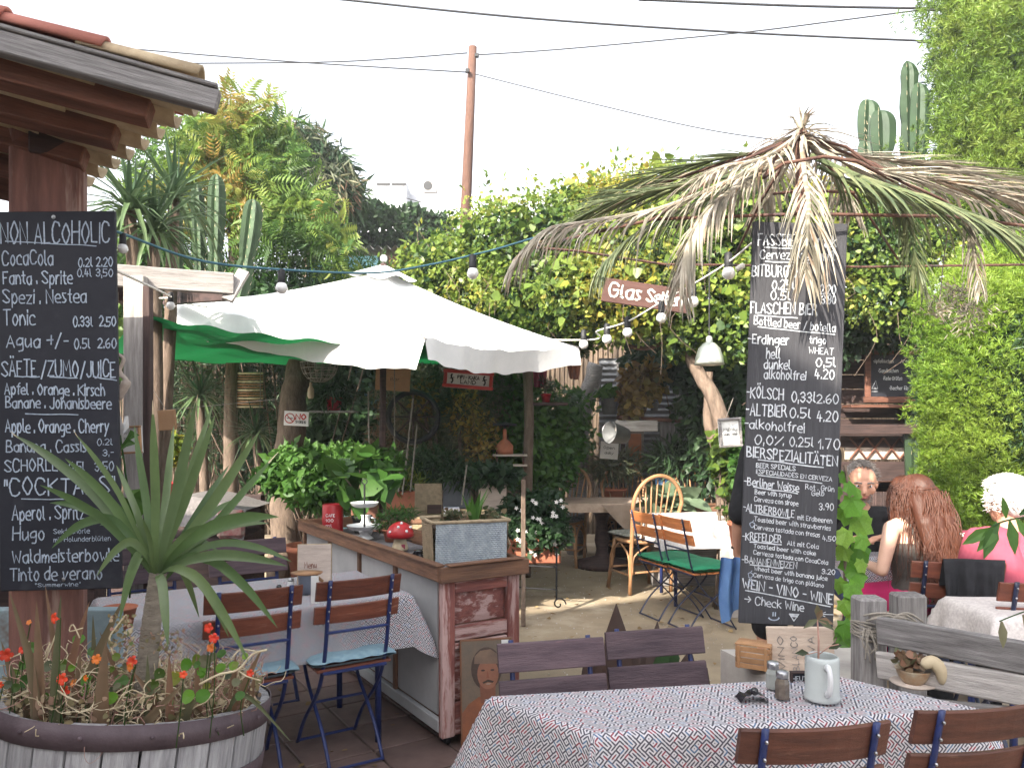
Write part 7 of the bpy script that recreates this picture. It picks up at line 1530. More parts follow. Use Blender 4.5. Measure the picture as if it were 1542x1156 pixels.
k = MB(); k.lathe((0, 0, 0), [(0, BH - .045), (.2, BH - .04), (BR_ - .022, BH - .055)], 32); k.f = k.f[:-1]; part('soil', k, M['soil'], brl, True)
bpy.context.view_layer.update()
BMx = brl.matrix_basis.copy()
def inside(px, Y, lim=.345):
    l = BMx.inverted() @ V((px - 771) / FPX * Y, Y, .78); return math.hypot(l.x, l.y) < lim
def rnd_rim(x0=-20, x1=390):
    while True:
        x, Y = random.uniform(x0, x1), random.uniform(1.8, 2.6)
        if inside(x, Y): return x, Y
def rim(px, Y, dz=0):
    """a point on the soil of the barrel under photo column px at distance Y"""
    x = (px - 771) / FPX * Y; l = BMx.inverted() @ V(x, Y, .8); q = BMx @ V(l.x, l.y, BH - .045); return V(x, Y, q.z + dz)
# dracaena
dr = thing('dracaena_plant', 'dracaena with long arching green blades on a pale ringed stem in the barrel', 'plant', rim(212, 2.15), world=True)
k = MB(); tp = catmull([rim(212, 2.15, -.01), P(222, 1000, 2.15), P(228, 940, 2.15), P(236, 880, 2.15), P(238, 862, 2.15)], 8); k.tube(tp, [.030 - .009 * i / (len(tp) - 1) + .0016 * (i % 2) for i in range(len(tp))], 14); part('stem', k, M['bark_pale'], dr, True)
CC = P(239, 868, 2.15)
LV = [(22, 655, .15, 24, .03), (98, 690, .0, 22, .02), (115, 655, .05, 14, .02), (75, 757, .22, 22, .04), (78, 825, -.1, 22, .07), (202, 640, .12, 20, .0), (230, 612, -.05, 22, .0), (296, 603, -.08, 26, -.01), (292, 625, .10, 22, .0), (322, 606, .10, 18, .0), (325, 622, -.03, 22, -.01), (393, 646, -.05, 26, -.02),
      (412, 688, .12, 20, -.01), (420, 778, -.12, 30, .03), (404, 788, .10, 22, .03), (432, 852, -.16, 24, .02), (440, 846, .12, 18, .04), (418, 945, -.1, 24, .06), (374, 996, -.18, 24, .05), (345, 960, .12, 20, .06), (253, 974, -.16, 24, .03), (180, 935, -.08, 24, .07), (150, 790, .2, 18, .03), (345, 700, .16, 18, .0),
      (60, 730, -.12, 20, .02), (262, 640, .16, 20, .0), (175, 700, .22, 18, .01), (360, 750, .25, 18, .02), (300, 930, .18, 18, .05), (215, 780, -.10, 12, .01), (305, 790, -.12, 14, .01), (145, 868, -.16, 20, .05), (190, 905, .15, 18, .06), (335, 838, .15, 16, .04), (130, 720, .10, 16, .02)]
for i, (x, y, dY, w_, lift) in enumerate(LV):
    tip = P(x, y, 2.15 + dY); d = tip - CC; L_ = d.length; ax = d.normalized(); b0 = CC + V(ax.x * .012, ax.y * .012, random.uniform(-.02, .02)) ; hw = w_ / 2 * 2.15 / FPX * .64
    up = V(0, 0, 1) * (lift * 1.5 + .012)
    pts = [b0, b0.lerp(tip, .2) + up * .7 + V(0, -.012, 0), b0.lerp(tip, .45) + up * 1.0, b0.lerp(tip, .7) + up * .75, b0.lerp(tip, .88) + up * .35, tip]
    side = V(0, -1, .15).cross(ax); side = side.normalized()
    k = MB(); k.blade(catmull(pts, 3), [hw * q for q in (.30, .38, .52, .68, .84, .96, 1, 1, .97, .9, .80, .66, .50, .34, .16, .02)], side, .32 if i % 2 else .2)
    o = part('leaf', k, M['l_dracaena'], dr, True); set_v(o)
    if i in (0, 2, 7, 12, 6):
        k = MB(); k.blade([pts[4].lerp(tip, .6), tip, tip + ax * .018], [hw * .22, hw * .12, .0004], side, .2); part('dry_tip', k, M['dry_stem'], dr)
# aloes in the barrel
al = thing('barrel_aloe', 'brown-green pointed aloe leaves standing in the barrel', 'aloe', rim(170, 2.0), world=True)
for (bx_, tx, ty, w_, bY, dY, bend) in ((60, 14, 890, 16, 2.0, 0, 0), (63, 55, 905, 18, 1.98, .0, -6), (84, 92, 895, 15, 1.95, 0, 0), (92, 68, 880, 13, 2.03, 0, 0), (155, 160, 965, 24, 1.99, 0, 0), (165, 245, 1030, 20, 2.02, .02, 8), (100, 135, 905, 16, 2.12, 0, 0), (130, 187, 900, 20, 2.1, 0, 0), (210, 275, 1030, 18, 2.02, 0, 10), (258, 255, 985, 14, 2.04, 0, 0), (275, 330, 1048, 16, 2.0, 0, -22), (350, 355, 985, 14, 2.12, 0, 0), (355, 395, 975, 15, 2.15, 0, 6),
                                    (30, 2, 965, 16, 2.1, 0, 0), (200, 228, 950, 14, 2.22, .0, 0), (340, 440, 1118, 10, 2.0, -.1, -60), (320, 326, 990, 10, 2.2, 0, 0), (45, 46, 960, 12, 2.1, 0, 0), (185, 150, 950, 10, 2.25, 0, 0), (310, 285, 1055, 12, 2.08, -.02, 0), (225, 222, 985, 12, 2.05, 0, 0), (115, 122, 975, 15, 2.02, 0, 0), (300, 296, 985, 13, 2.12, 0, 0), (70, 40, 960, 13, 2.08, 0, 4), (375, 385, 1010, 12, 2.2, 0, 8), (145, 140, 925, 12, 2.2, 0, 0), (240, 200, 1010, 14, 2.05, 0, -8)):
    while not inside(bx_, bY, .335): bY += .02
    a = rim(bx_, bY); tip = P(tx, ty, bY + dY); m1 = a.lerp(tip, .5) + V(0, 0, -bend * bY / FPX) + V((bx_ - tx) * .0004, 0, 0); hw = w_ / 2 * bY / FPX
    k = MB(); c_ = catmull([a, m1, tip], 5); k.blade(c_, [hw * q for q in (1.0, 1.08, 1.08, 1.02, .95, .85, .72, .56, .38, .20, .02)], V(0, -1, .1).cross((tip - a).normalized()), .55); set_v(part('leaf', k, M['l_aloe'], al, True))
# nasturtiums, dead stems
ns = thing('nasturtium_plants', 'nasturtiums with round leaves and red-orange flowers in the barrel', 'flowers', rim(160, 2.1), world=True)
def disc_leaf(c_, r_, nrm_, m, nm='leaf'):
    k = MB(); n_ = 10; x = nrm_.orthogonal().normalized(); y = nrm_.cross(x); vs = [c_ - nrm_ * r_ * .18] + [c_ + (x * math.cos(a) + y * math.sin(a)) * r_ * (1 + .06 * math.sin(a * 3)) + nrm_ * .04 * r_ * math.sin(a * 2) for a in np.linspace(0, 2 * math.pi, n_, endpoint=False)]
    k.add(vs, [(0, 1 + i, 1 + (i + 1) % n_) for i in range(n_)]); o = part(nm, k, m, ns); set_v(o); return o
random.seed(5)
for (x, y, r_, m) in [(118, 962, 9, 'l_grape'), (160, 958, 8, 'l_bush'), (182, 1025, 11, 'l_bush'), (283, 1048, 11, 'l_grape'), (305, 1047, 11, 'l_grape'), (240, 1015, 10, 'l_ivy'), (280, 1000, 10, 'l_grape'), (305, 1003, 9, 'l_grape'), (40, 1025, 10, 'l_bush'), (35, 1000, 8, 'l_bush'), (48, 1032, 10, 'l_bush'), (262, 1020, 11, 'l_ivy'), (332, 1005, 8, 'l_grape'), (150, 990, 9, 'l_ivy'), (20, 1015, 9, 'l_ivy'), (296, 994, 10, 'l_ivy'), (112, 1020, 7, 'l_ivy')] + [(random.uniform(0, 370), random.uniform(975, 1050), random.uniform(5, 10), random.choice(('l_ivy', 'l_bush', 'l_olive', 'l_grape'))) for _ in range(46)]:
    Y = 2.0 + max(0, (1060 - y)) * .002 + random.uniform(-.03, .08); disc_leaf(P(x, y, Y), r_ * Y / FPX, V(random.uniform(-.4, .4), -.9, random.uniform(.2, .9)).normalized(), M[m])
red = mat('petal_red', (.62, .035, .02), (.55, .06, .015), 20, .5, .1); orange = mat('petal_orange', (.62, .12, .02), (.6, .2, .03), 20, .5, .1)
for (x, y, r_, m) in ((84, 930, 10, red), (10, 985, 12, red), (34, 978, 7, red), (95, 1022, 11, red), (100, 1040, 10, red), (112, 1028, 8, orange), (146, 992, 9, orange), (200, 996, 11, red), (197, 1004, 8, orange), (315, 945, 9, red), (322, 960, 9, red), (318, 975, 8, orange), (276, 1015, 7, red), (377, 1013, 7, red), (44, 937, 5, orange), (2, 1030, 6, red), (130, 1020, 6, orange)):
    Y = 2.0 + random.uniform(-.06, .1); c_ = P(x, y, Y); s = r_ * .74 * Y / FPX; ax = V(random.uniform(-.5, .5), -.85, random.uniform(0, .6)).normalized(); f = frame_of(ax, V(0, 0, 1)); k = MB()
    for i in range(5):
        a = i * 1.2566; d = f @ V(.15, math.cos(a), math.sin(a)); k.blade([c_, c_ + d * s * .5 + ax * s * .3, c_ + d * s * .95 + ax * s * .25, c_ + d * s * 1.15 + ax * s * .05], [s * .12, s * .38, s * .45, s * .15], f @ V(0, -math.sin(a), math.cos(a)), .1)
    k.tube([c_, c_ - ax * s * 1.0 - V(0, 0, s * .4)], [s * .25, s * .04], 6); part('flower', k, m, ns, True)
    k = MB(); b0 = rim(x + random.uniform(-12, 12), Y); k.tube(catmull([b0, (b0 + c_) / 2 + V(random.uniform(-.02, .02), 0, .0), c_ - ax * s], 4), .0016, 4); part('flower_stem', k, M['l_ivy'], ns, kind='stuff')
ds = thing('dead_stems', 'tangle of dry curly tan stems and withered leaves filling the barrel', 'dried plants', rim(180, 2.05), world=True)
k = MB(); k2 = MB()
for i in range(900):
    x, Y = rnd_rim(); a = rim(x, Y, random.uniform(-.005, .11)); pts = [a]; d = V(random.uniform(-1, 1), random.uniform(-1, 1), random.uniform(-.1, 1.1)).normalized(); n_ = random.randint(4, 8); st = random.uniform(.010, .026)
    for j in range(n_):
        d = (d + V(random.gauss(0, .55), random.gauss(0, .55), random.gauss(0, .45))).normalized(); q = pts[-1] + d * st
        if q.z < a.z - .02: d.z = abs(d.z)
        pts.append(pts[-1] + d * st)
    (k if i % 3 else k2).tube(catmull(pts, 2), random.uniform(.0006, .0019), 4)
part('curly_stems', k, M['dry_stem'], ds, kind='stuff'); part('pinkish_stems', k2, M['dry_pink'], ds, kind='stuff')
for pts, r_ in (([(20, 1050), (45, 1040), (78, 1036), (100, 1048), (118, 1056)], .0026), ([(78, 1036), (84, 1023), (98, 1016)], .0018), ([(300, 1030), (330, 1015), (358, 1008), (380, 985), (402, 978)], .003), ([(170, 985), (165, 960), (178, 940), (190, 925)], .0022), ([(70, 990), (80, 965), (88, 945)], .002), ([(360, 1010), (372, 1018), (392, 1024)], .002), ([(120, 960), (110, 940), (105, 950), (125, 945)], .0018), ([(350, 990), (362, 978), (385, 980)], .002)):
    k = MB(); k.tube(catmull([P(x, y, 1.92 if y > 1040 else 2.02) for x, y in pts], 4), r_, 6); part('thick_dry_stem', k, M['dry_stem'], ds, True)
p = np.array([tuple(rim(*rnd_rim(), random.uniform(0, .11))) for _ in range(2600)])
l_dead = leafmat('leaf_dead', [(.16, .15, .07), (.30, .22, .12), (.52, .44, .28), (.34, .18, .14), (.14, .20, .06)], .25, .7)
scat('withered_leaves', l_dead, p, rng.normal(size=p.shape), rng.normal(size=p.shape), rng.uniform(.008, .026, len(p)), T_HEART, ds, kind='stuff')
p = np.array([tuple(P(random.uniform(165, 200), random.uniform(925, 975), random.uniform(2.0, 2.1))) for _ in range(90)] + [tuple(P(random.uniform(215, 275), random.uniform(948, 985), random.uniform(2.1, 2.2))) for _ in range(90)])
scat('dry_seed_heads', l_dead, p, rng.normal(size=p.shape), rng.normal(size=p.shape), .012, T_HEART, ds, kind='stuff')

# ================================================================ PEOPLE
def organic(nm, mb, vox, m, parent, sm_=3, label=None):
    me = mesh_of('tmp', mb, None); o = bpy.data.objects.new('tmp', me); COL.objects.link(o)
    md = o.modifiers.new('r', 'REMESH'); md.mode = 'VOXEL'; md.voxel_size = vox
    m2 = o.modifiers.new('s', 'SMOOTH'); m2.factor = .5; m2.iterations = sm_
    dg = bpy.context.evaluated_depsgraph_get(); me2 = bpy.data.meshes.new_from_object(o.evaluated_get(dg)); bpy.data.objects.remove(o); bpy.data.meshes.remove(me)
    me2.name = nm; me2.materials.clear(); me2.materials.append(m); me2.polygons.foreach_set('use_smooth', [True] * len(me2.polygons))
    q = bpy.data.objects.new(nm, me2); COL.objects.link(q); q.parent = parent
    if label: q['label'] = label
    return q
def cap(k, a, b_, r0, r1, n=12):
    a, b_ = Vector(a), Vector(b_); d = (b_ - a); L_ = d.length; d.normalize(); pts, rr = [], []
    for t in (-1, -.9, -.7, -.4, 0): pts.append(a + d * r0 * t); rr.append(r0 * math.sqrt(max(.003, 1 - t * t)))
    for t in (0, .4, .7, .9, 1): pts.append(b_ + d * r1 * t); rr.append(r1 * math.sqrt(max(.003, 1 - t * t)))
    k.tube(pts, rr, n)
def chain(k, pts, rr):
    for i in range(len(pts) - 1): cap(k, pts[i], pts[i + 1], rr[i], rr[i + 1])
def head_mesh(k, h, f, up, sc_=1.0, ear=True):
    """h: centre of the skull, f: facing direction, up: head axis"""
    f = f.normalized(); up = (up - f * up.dot(f)).normalized(); s = f.cross(up); Mx = Matrix((s, f, up)).transposed()
    E = lambda c_, r_, a=1, b_=1, c2=1: k.ball(h + Mx @ (V(*c_) * sc_), r_ * sc_, 16, 10, Mx @ Matrix.Diagonal((a, b_, c2)))
    E((0, -.012, .02), .095, .82, 1.0, .98); E((0, .02, -.035), .072, .86, .95, 1.2); E((0, .048, -.085), .036, 1.0, .9, .8)
    E((0, .083, .012), .030, 1.5, .45, .35)
    cap(k, h + Mx @ (V(0, .088, .008) * sc_), h + Mx @ (V(0, .108, -.026) * sc_), .010 * sc_, .015 * sc_)
    E((-.045, .058, -.025), .028, .8, .8, .8); E((.045, .058, -.025), .028, .8, .8, .8)
    E((0, .086, -.052), .018, 1.3, .7, .5); E((0, .084, -.064), .016, 1.2, .7, .5)
    if ear:
        for q in (-1, 1): E((q * .080, -.004, -.008), .027, .35, .8, 1.15)
    return Mx, s, f, up
def hand(k, w_, d, nrm_, L_=.17, curl=.5, side=1):
    """w_: wrist, d: direction of the fingers, nrm_: back of the hand"""
    d = d.normalized(); nrm_ = (nrm_ - d * nrm_.dot(d)).normalized(); x = d.cross(nrm_) * side
    cap(k, w_, w_ + d * L_ * .40, .024, .026)
    for i in range(4): cap(k, w_ + d * .01 + x * (-.026 + .017 * i), w_ + d * L_ * .50 + x * (-.029 + .019 * i), .014, .0115)
    for i, l in enumerate((.40, .47, .44, .34)):
        b0 = w_ + d * L_ * .50 + x * (-.029 + .019 * i); t = curl * .9; e = (d * math.cos(t) - nrm_ * math.sin(t)); e2 = (d * math.cos(t * 2.2) - nrm_ * math.sin(t * 2.2)); L1 = l * L_
        cap(k, b0, b0 + e * L1 * .5, .0098, .009, 8); cap(k, b0 + e * L1 * .5, b0 + e * L1 * .5 + e2 * L1 * .5, .0088, .0072, 8)
    b0 = w_ + d * L_ * .12 - x * .026; t1 = b0 + (d * .6 - x * .55 - nrm_ * .3).normalized() * L_ * .28; cap(k, b0, t1, .014, .011, 8); cap(k, t1, t1 + (d * .9 - x * .1 - nrm_ * .4).normalized() * L_ * .20, .0105, .008, 8)
def face(t, h, Mx, sc_, brow, beard=None, smile=0, glasses=False):
    pt = lambda c_: h + Mx @ (V(*c_) * sc_)
    for q in (-1, 1):
        k = MB(); k.ball(pt((q * .031, .079, .004)), .0105 * sc_, 10, 8); part('eye', k, M['white_enamel'], t, True, world=False)
        k = MB(); k.ball(pt((q * .031, .0865, .004)), .0052 * sc_, 8, 6); part('iris', k, M['dark_eye'], t, True, world=False)
        k = MB(); k.tube([pt((q * .014, .093, .021)), pt((q * .032, .093, .027)), pt((q * .050, .080, .020))], .0042 * sc_, 6); part('eyebrow', k, brow, t, True, world=False)
    k = MB(); k.tube([pt((-.022, .092, -.056 + .005 * smile)), pt((-.01, .102, -.059)), pt((.01, .102, -.059)), pt((.022, .092, -.056 + .005 * smile))], .0042 * sc_, 6); part('lips', k, M['lip'], t, True, world=False)
def strands(parent, h, Mx, m, n, length, wave, r_=.003, region=lambda a, e: True, rad=(.084, .102, .100), down=1.0, curl=0, sc_=1.0, spread=.02, nm='hair_strands', back=0):
    k = MB(); c_ = 0
    while c_ < n:
        a = random.uniform(0, 2 * math.pi); e = random.uniform(-.5, 1.57)
        if not region(a, e): continue
        c_ += 1; d = V(math.cos(e) * math.cos(a), math.cos(e) * math.sin(a), math.sin(e)); p = h + Mx @ (V(d.x * rad[0], d.y * rad[1] - .01, d.z * rad[2] + .015) * sc_)
        out = Mx @ d; pts = [p - out * .004]; ph = random.uniform(0, 6.28); L_ = length * random.uniform(.75, 1.1); st = L_ / 9
        dd = (out * .7 + V(0, 0, .2)).normalized(); off = V(random.gauss(0, spread), random.gauss(0, spread), 0)
        for j in range(9):
            dd = (dd * .55 + V(out.x * .10 + off.x + curl * math.cos(ph + j * 2.1), out.y * .10 + off.y + curl * math.sin(ph + j * 2.1) - back * .1, -down + (curl * math.sin(j * 1.7 + ph)))).normalized()
            q = pts[-1] + dd * st + V(math.cos(ph + j * 1.5), math.sin(ph + j * 1.3), 0) * wave
            v = Mx.transposed() @ (q - h); vv2 = V(v.x / (rad[0] * sc_), (v.y + .01) / (rad[1] * sc_), (v.z - .015) / (rad[2] * sc_))
            if vv2.length < 1.02: vv2 = vv2.normalized() * 1.04; q = h + Mx @ V(vv2.x * rad[0] * sc_, vv2.y * rad[1] * sc_ - .01, vv2.z * rad[2] * sc_ + .015)
            pts.append(q)
        k.tube(catmull(pts, 2), [r_ * (1 - .7 * (i / 18)) for i in range(19)], 4)
    return part(nm, k, m, parent, True, world=False)
def skullcap(k, h, Mx, sc_, drop=.0, g=1.06, frontcut=.35):
    k.ball(h + Mx @ (V(0, -.022, .028) * sc_), .096 * sc_ * g, 20, 12, Mx @ Matrix.Diagonal((.86, .98, .96)))
    k.ball(h + Mx @ (V(0, -.045, -.02 - drop) * sc_), .080 * sc_ * g, 16, 10, Mx @ Matrix.Diagonal((.86, .8, 1.1)))
random.seed(21)
def seated(label, loc, rz, skinm, lean=.0, arms=None, neck=.13, head_f=(0, 1, 0), head_up=(0, 0, 1), sh=.185, scale=1.0, female=False, ear=True):
    t = thing('person', label, 'person', loc, rz); k = MB()
    ly = lean; hip = V(0, 0, .55); ch = V(0, ly * .6, .83); nk = V(0, ly, 1.03); hd_ = V(0, ly + .03, 1.03 + neck)
    w_ = .90 if female else 1.0
    for x in (-.055, .055): chain(k, [hip + V(x * 1.3, 0, 0), V(x * 1.0, ly * .3, .68), ch + V(x * 1.2, 0, 0), V(x * 1.25, ly * .9, .96)], [.118 * w_, .098 * w_, .105 * w_, .072 * w_])
    cap(k, V(-sh * .75, ly, .985), V(sh * .75, ly, .985), .052, .052); cap(k, nk - V(0, 0, .06), hd_ - V(0, .01, .06), .056, .052)
    for s in (-1, 1):
        arm = arms[0 if s < 0 else 1] if arms else ((s * .24, .10, .76), (s * .16, .34, .79), (0, 1, -.1))
        S = V(s * sh, ly, .975); Eb = V(*arm[0]); Wr = V(*arm[1]); chain(k, [S, S.lerp(Eb, .5), Eb, Eb.lerp(Wr, .4), Wr], [.052 * w_, .046 * w_, .038 * w_, .037 * w_, .026 * w_])
        hand(k, Wr, V(*arm[2]), V(0, 0, 1), .165 * w_, .45, s)
        chain(k, [V(s * .09, 0, .535), V(s * .12, .24, .525), V(s * .13, .43, .50)], [.098, .082, .060]); chain(k, [V(s * .13, .43, .50), V(s * .13, .42, .34), V(s * .13, .40, .10)], [.058, .056, .036]); chain(k, [V(s * .13, .38, .05), V(s * .14, .54, .03)], [.036, .028])
    Mx, *_ = head_mesh(k, hd_, V(*head_f), V(*head_up), scale, ear)
    organic('body', k, .0085, skinm, t)
    return t, hd_, Mx, (hip, ch, nk, ly, sh, w_)
def top(t, info, m, sleeve=0, arms=None, z0=.50, z1=None, g=1.09, straps=False, nm='shirt'):
    hip, ch, nk, ly, sh, w_ = info; k = MB()
    for x in (-.055, .055):
        pts = [V(x * 1.3, 0, z0 + .06), V(x * 1.0, ly * .3, .68), ch + V(x * 1.2, 0, 0)]; rr = [.118 * w_ * g, .098 * w_ * g * 1.03, .105 * w_ * g]
        if not straps: pts.append(V(x * 1.25, ly * .9, .955)); rr.append(.076 * w_ * g)
        chain(k, pts, rr)
    if not straps:
        cap(k, V(-sh * .78, ly, .982), V(sh * .78, ly, .982), .058, .058)
        for s in (-1, 1):
            arm = arms[0 if s < 0 else 1] if arms else ((s * .24, .10, .76), (s * .16, .34, .79), (0, 1, -.1)); S = V(s * sh, ly, .975); Eb = V(*arm[0]); chain(k, [S, S.lerp(Eb, sleeve)], [.062 * w_, .058 * w_])
            if sleeve >= .99: Wr = V(*arm[1]); chain(k, [Eb, Eb.lerp(Wr, .85)], [.050, .038])
    o = organic(nm, k, .010, m, t, 2)
    if straps:
        for s in (-1, 1): k = MB(); k.tube(catmull([V(s * .075, ly * .8 - .095, .86), V(s * .095, ly - .055, 1.0), V(s * .10, ly + .0, 1.036), V(s * .09, ly + .07, .98), V(s * .07, ly + .11, .90)], 5), .011, 6, flat=.5); part('strap', k, m, t, True, world=False)
    return o
def trousers(t, m, z=.0, to=.10, nm='trousers', g=1.13):
    k = MB()
    for s in (-1, 1):
        chain(k, [V(s * .07, 0, .56), V(s * .12, .24, .527), V(s * .13, .43, .50)], [.125, .082 * g, .062 * g])
        if to < .4: chain(k, [V(s * .13, .43, .50), V(s * .13, .42, .34), V(s * .13, .40, to)], [.062 * g, .058 * g, .045 * g])
    organic(nm, k, .010, m, t, 2)
def shoes(t, m):
    for s in (-1, 1): k = MB(); k.tube([V(s * .13, .33, .05), V(s * .13, .42, .055), V(s * .14, .52, .04), V(s * .145, .585, .03)], [.040, .046, .042, .02], 12, flat=1.0); part('shoe', k, m, t, True, world=False)
# woman with long auburn hair, back to the viewer
AR = [((-.26, -.01, .74), (-.20, .20, .74), (.2, 1, -.1)), ((.25, .06, .76), (.17, .28, .79), (-.2, 1, -.1))]
wl_ = PZ(1386, 4.42, .0)
t, hd_, Mx, inf = seated('woman with long wavy auburn hair and brown strap top, her back to the viewer', wl_, R(12), M['skin_pale'], .02, AR, .135, (-.35, .9, -.05), (0, 0, 1), .175, 1.0, True)
top(t, inf, M['brown_top'], straps=True, nm='strap_top'); trousers(t, M['magenta_cloth']); shoes(t, M['black_cloth'])
k = MB(); skullcap(k, hd_, Mx, 1.0, .0, 1.03)
for x in (-.04, 0, .04): chain(k, [hd_ + V(x, -.075, -.02), V(x * 1.6, -.115, 1.02), V(x * 1.9 + .02, -.15, .90), V(x * 1.7 + .035, -.155, .80)], [.05, .052, .045, .012])
organic('hair', k, .010, M['hair_auburn'], t, 2); face(t, hd_, Mx, 1.0, M['hair_auburn'])
bk_ = lambda a, e: (math.sin(a) < .55) or e > 1.0
strands(t, hd_, Mx, M['hair_auburn'], 760, .50, .0075, .0030, bk_, (.088, .100, .100), 1.1, .30, 1.0, .05)
def lock(k, pts, r_): k.tube(catmull(pts, 5), r_, 5)
k = MB()
for i in range(340):
    x = random.uniform(-.11, .12); z0 = random.uniform(1.0, 1.20); pts = [V(x * .7, -.10 - random.uniform(0, .02), z0)]; ph = random.uniform(0, 6)
    for j in range(7): pts.append(V(x * (.8 + .09 * j) + .005 * j + .016 * math.sin(ph + j * 1.5), -.135 - .008 * j + .010 * math.cos(ph + j * 1.9) - (.02 if j > 1 else 0), z0 - .065 * (j + 1)))
    lock(k, pts, .0026)
part('hair_locks', k, M['hair_auburn'], t, True, world=False)
k = MB(); k.tube([hd_ + Mx @ V(.085 * math.cos(a) * 1.04, .094 * math.sin(a) - .02, .035) for a in np.linspace(2.8, 6.6, 14)], .008, 6); part('hair_braid', k, M['hair_auburn'], t, True, world=False)
# man facing the viewer behind the table
AR = [((-.27, .06, .80), (-.12, .30, .84), (.9, .4, .3)), ((.27, .08, .80), (.14, .32, .84), (-.9, .3, .2))]
t, hd_, Mx, inf = seated('grey-haired man in black shirt sitting behind the table, partly hidden by the beer board', PZ(1288, 5.15, .0), R(172), M['skin'], .10, AR, .165, (.12, 1, -.22), (0, .15, 1), .20, 1.16)
top(t, inf, M['black_cloth'], .45, AR); trousers(t, M['denim']); shoes(t, M['black_cloth']); face(t, hd_, Mx, 1.16, M['hair_grey'], smile=1)
k = MB(); k.ball(hd_ + Mx @ V(0, -.035, .045), .104, 18, 12, Mx @ Matrix.Diagonal((.92, 1.0, .95))); organic('hair', k, .010, M['hair_grey'], t, 1)
strands(t, hd_, Mx, M['hair_grey'], 520, .040, .002, .0024, lambda a, e: (math.sin(a) < .45 or e > .85) and e > -.1, (.094, .112, .122), .0, .35, 1.0, .3)
k = MB()
for i in range(150):
    a = random.uniform(-.9, .9); z = random.uniform(-.125, -.058) + .02 * abs(a); p = hd_ + Mx @ V(.062 * math.sin(a) * 1.2, .098 * math.cos(a), z); k.tube([p, p + Mx @ V(.004 * math.sin(a * 3), .006, -.010)], [.0028, .001], 4)
part('beard', k, M['hair_grey'], t, world=False)
# second guest behind: striped sleeve beside the man
AR = [((-.27, .06, .78), (-.1, .30, .80), (.9, .4, 0)), ((.27, .08, .78), (.14, .30, .80), (-.9, .3, 0))]
t, hd_, Mx, inf = seated('guest in a maroon striped top sitting behind the auburn-haired woman', PZ(1352, 5.35, -.06), R(190), M['skin'], .04, AR, .13, (0, 1, -.3), (0, 0, 1), .185, .95, True)
m_, tt, b_, o_ = nodes('striped_cloth'); tc = tt.nodes.new('ShaderNodeTexCoord'); wv = tt.nodes.new('ShaderNodeTexWave'); wv.inputs['Scale'].default_value = 14; wv.bands_direction = 'Z'; tt.links.new(tc.outputs['Object'], wv.inputs[0]); tt.links.new(ramp(tt, wv.outputs['Fac'], [(.45, (.12, .05, .05)), (.6, (.42, .30, .26))]), b_.inputs['Base Color']); b_.inputs['Roughness'].default_value = .9
top(t, inf, m_, 1.0, AR); trousers(t, M['denim']); k = MB(); skullcap(k, hd_, Mx, .95, .03, 1.1); organic('hair', k, .011, M['hair_auburn'], t, 2); face(t, hd_, Mx, .95, M['hair_auburn']); shoes(t, M['black_cloth'])
strands(t, hd_, Mx, M['hair_auburn'], 120, .16, .004, .004, bk_, (.086, .100, .100), 1.0, .2)
# white-haired person in pink at the right edge
AR = [((-.27, .03, .76), (-.18, .26, .80), (.3, 1, 0)), ((.27, .05, .76), (.16, .28, .80), (-.3, 1, 0))]
t, hd_, Mx, inf = seated('white-haired person in a pink shirt seated at the right edge, back turned', PZ(1528, 3.98, .0), R(8), M['skin'], .03, AR, .140, (-.25, .95, -.1), (0, 0, 1), .195, 1.02)
top(t, inf, M['pink_cloth'], .5, AR); trousers(t, M['denim']); shoes(t, M['black_cloth']); face(t, hd_, Mx, 1.02, M['hair_white'])
k = MB(); k.ball(hd_ + Mx @ V(0, -.035, .035), .108, 20, 12, Mx @ Matrix.Diagonal((.92, .98, .94))); k.ball(hd_ + Mx @ V(0, -.055, -.01), .082, 16, 10, Mx @ Matrix.Diagonal((.95, .85, 1))); organic('hair', k, .010, M['hair_white'], t, 1)
strands(t, hd_, Mx, M['hair_white'], 1100, .050, .007, .0024, lambda a, e: (math.sin(a) < .4 or e > .7), (.098, .115, .118), .15, .5, 1.0, .3)
# the waiter standing behind the beer board
t = thing('person', 'standing waiter in black with a blue towel, mostly hidden behind the beer board', 'person', PZ(1190, 3.88, 0), R(-4)); k = MB()
for x in (-.05, .05): chain(k, [V(x * 1.4, 0, .90), V(x * 1.2, 0, 1.10), V(x * 1.6, .01, 1.30), V(x * 1.5, .0, 1.43)], [.115, .102, .108, .07])
cap(k, V(-.15, 0, 1.43), V(.15, 0, 1.43), .055, .055); cap(k, V(0, 0, 1.42), V(0, .02, 1.56), .058, .054)
WA = [((-.262, -.06, 1.12), (-.245, .06, .90), (.2, .1, -1)), ((.20, .06, 1.14), (.12, .26, 1.08), (-.5, 1, 0))]
for i, s in enumerate((-1, 1)):
    S = V(s * .185, 0, 1.42); Eb = V(*WA[i][0]); Wr = V(*WA[i][1]); chain(k, [S, S.lerp(Eb, .5), Eb, Eb.lerp(Wr, .4), Wr], [.056, .050, .042, .041, .029]); hand(k, Wr, V(*WA[i][2]), V(-1 if s < 0 else 0, 0, 0 if s < 0 else 1), .18, .6, s)
    chain(k, [V(s * .09, 0, .90), V(s * .10, .0, .70), V(s * .105, .01, .48)], [.105, .088, .062]); chain(k, [V(s * .105, .01, .48), V(s * .108, -.015, .32), V(s * .11, -.01, .08)], [.060, .058, .036]); chain(k, [V(s * .11, -.03, .04), V(s * .12, .14, .03)], [.036, .028])
hd_ = V(0, .03, 1.66); Mx, *_ = head_mesh(k, hd_, V(0, 1, -.1), V(0, 0, 1), 1.02); organic('body', k, .009, M['skin'], t)
k = MB()
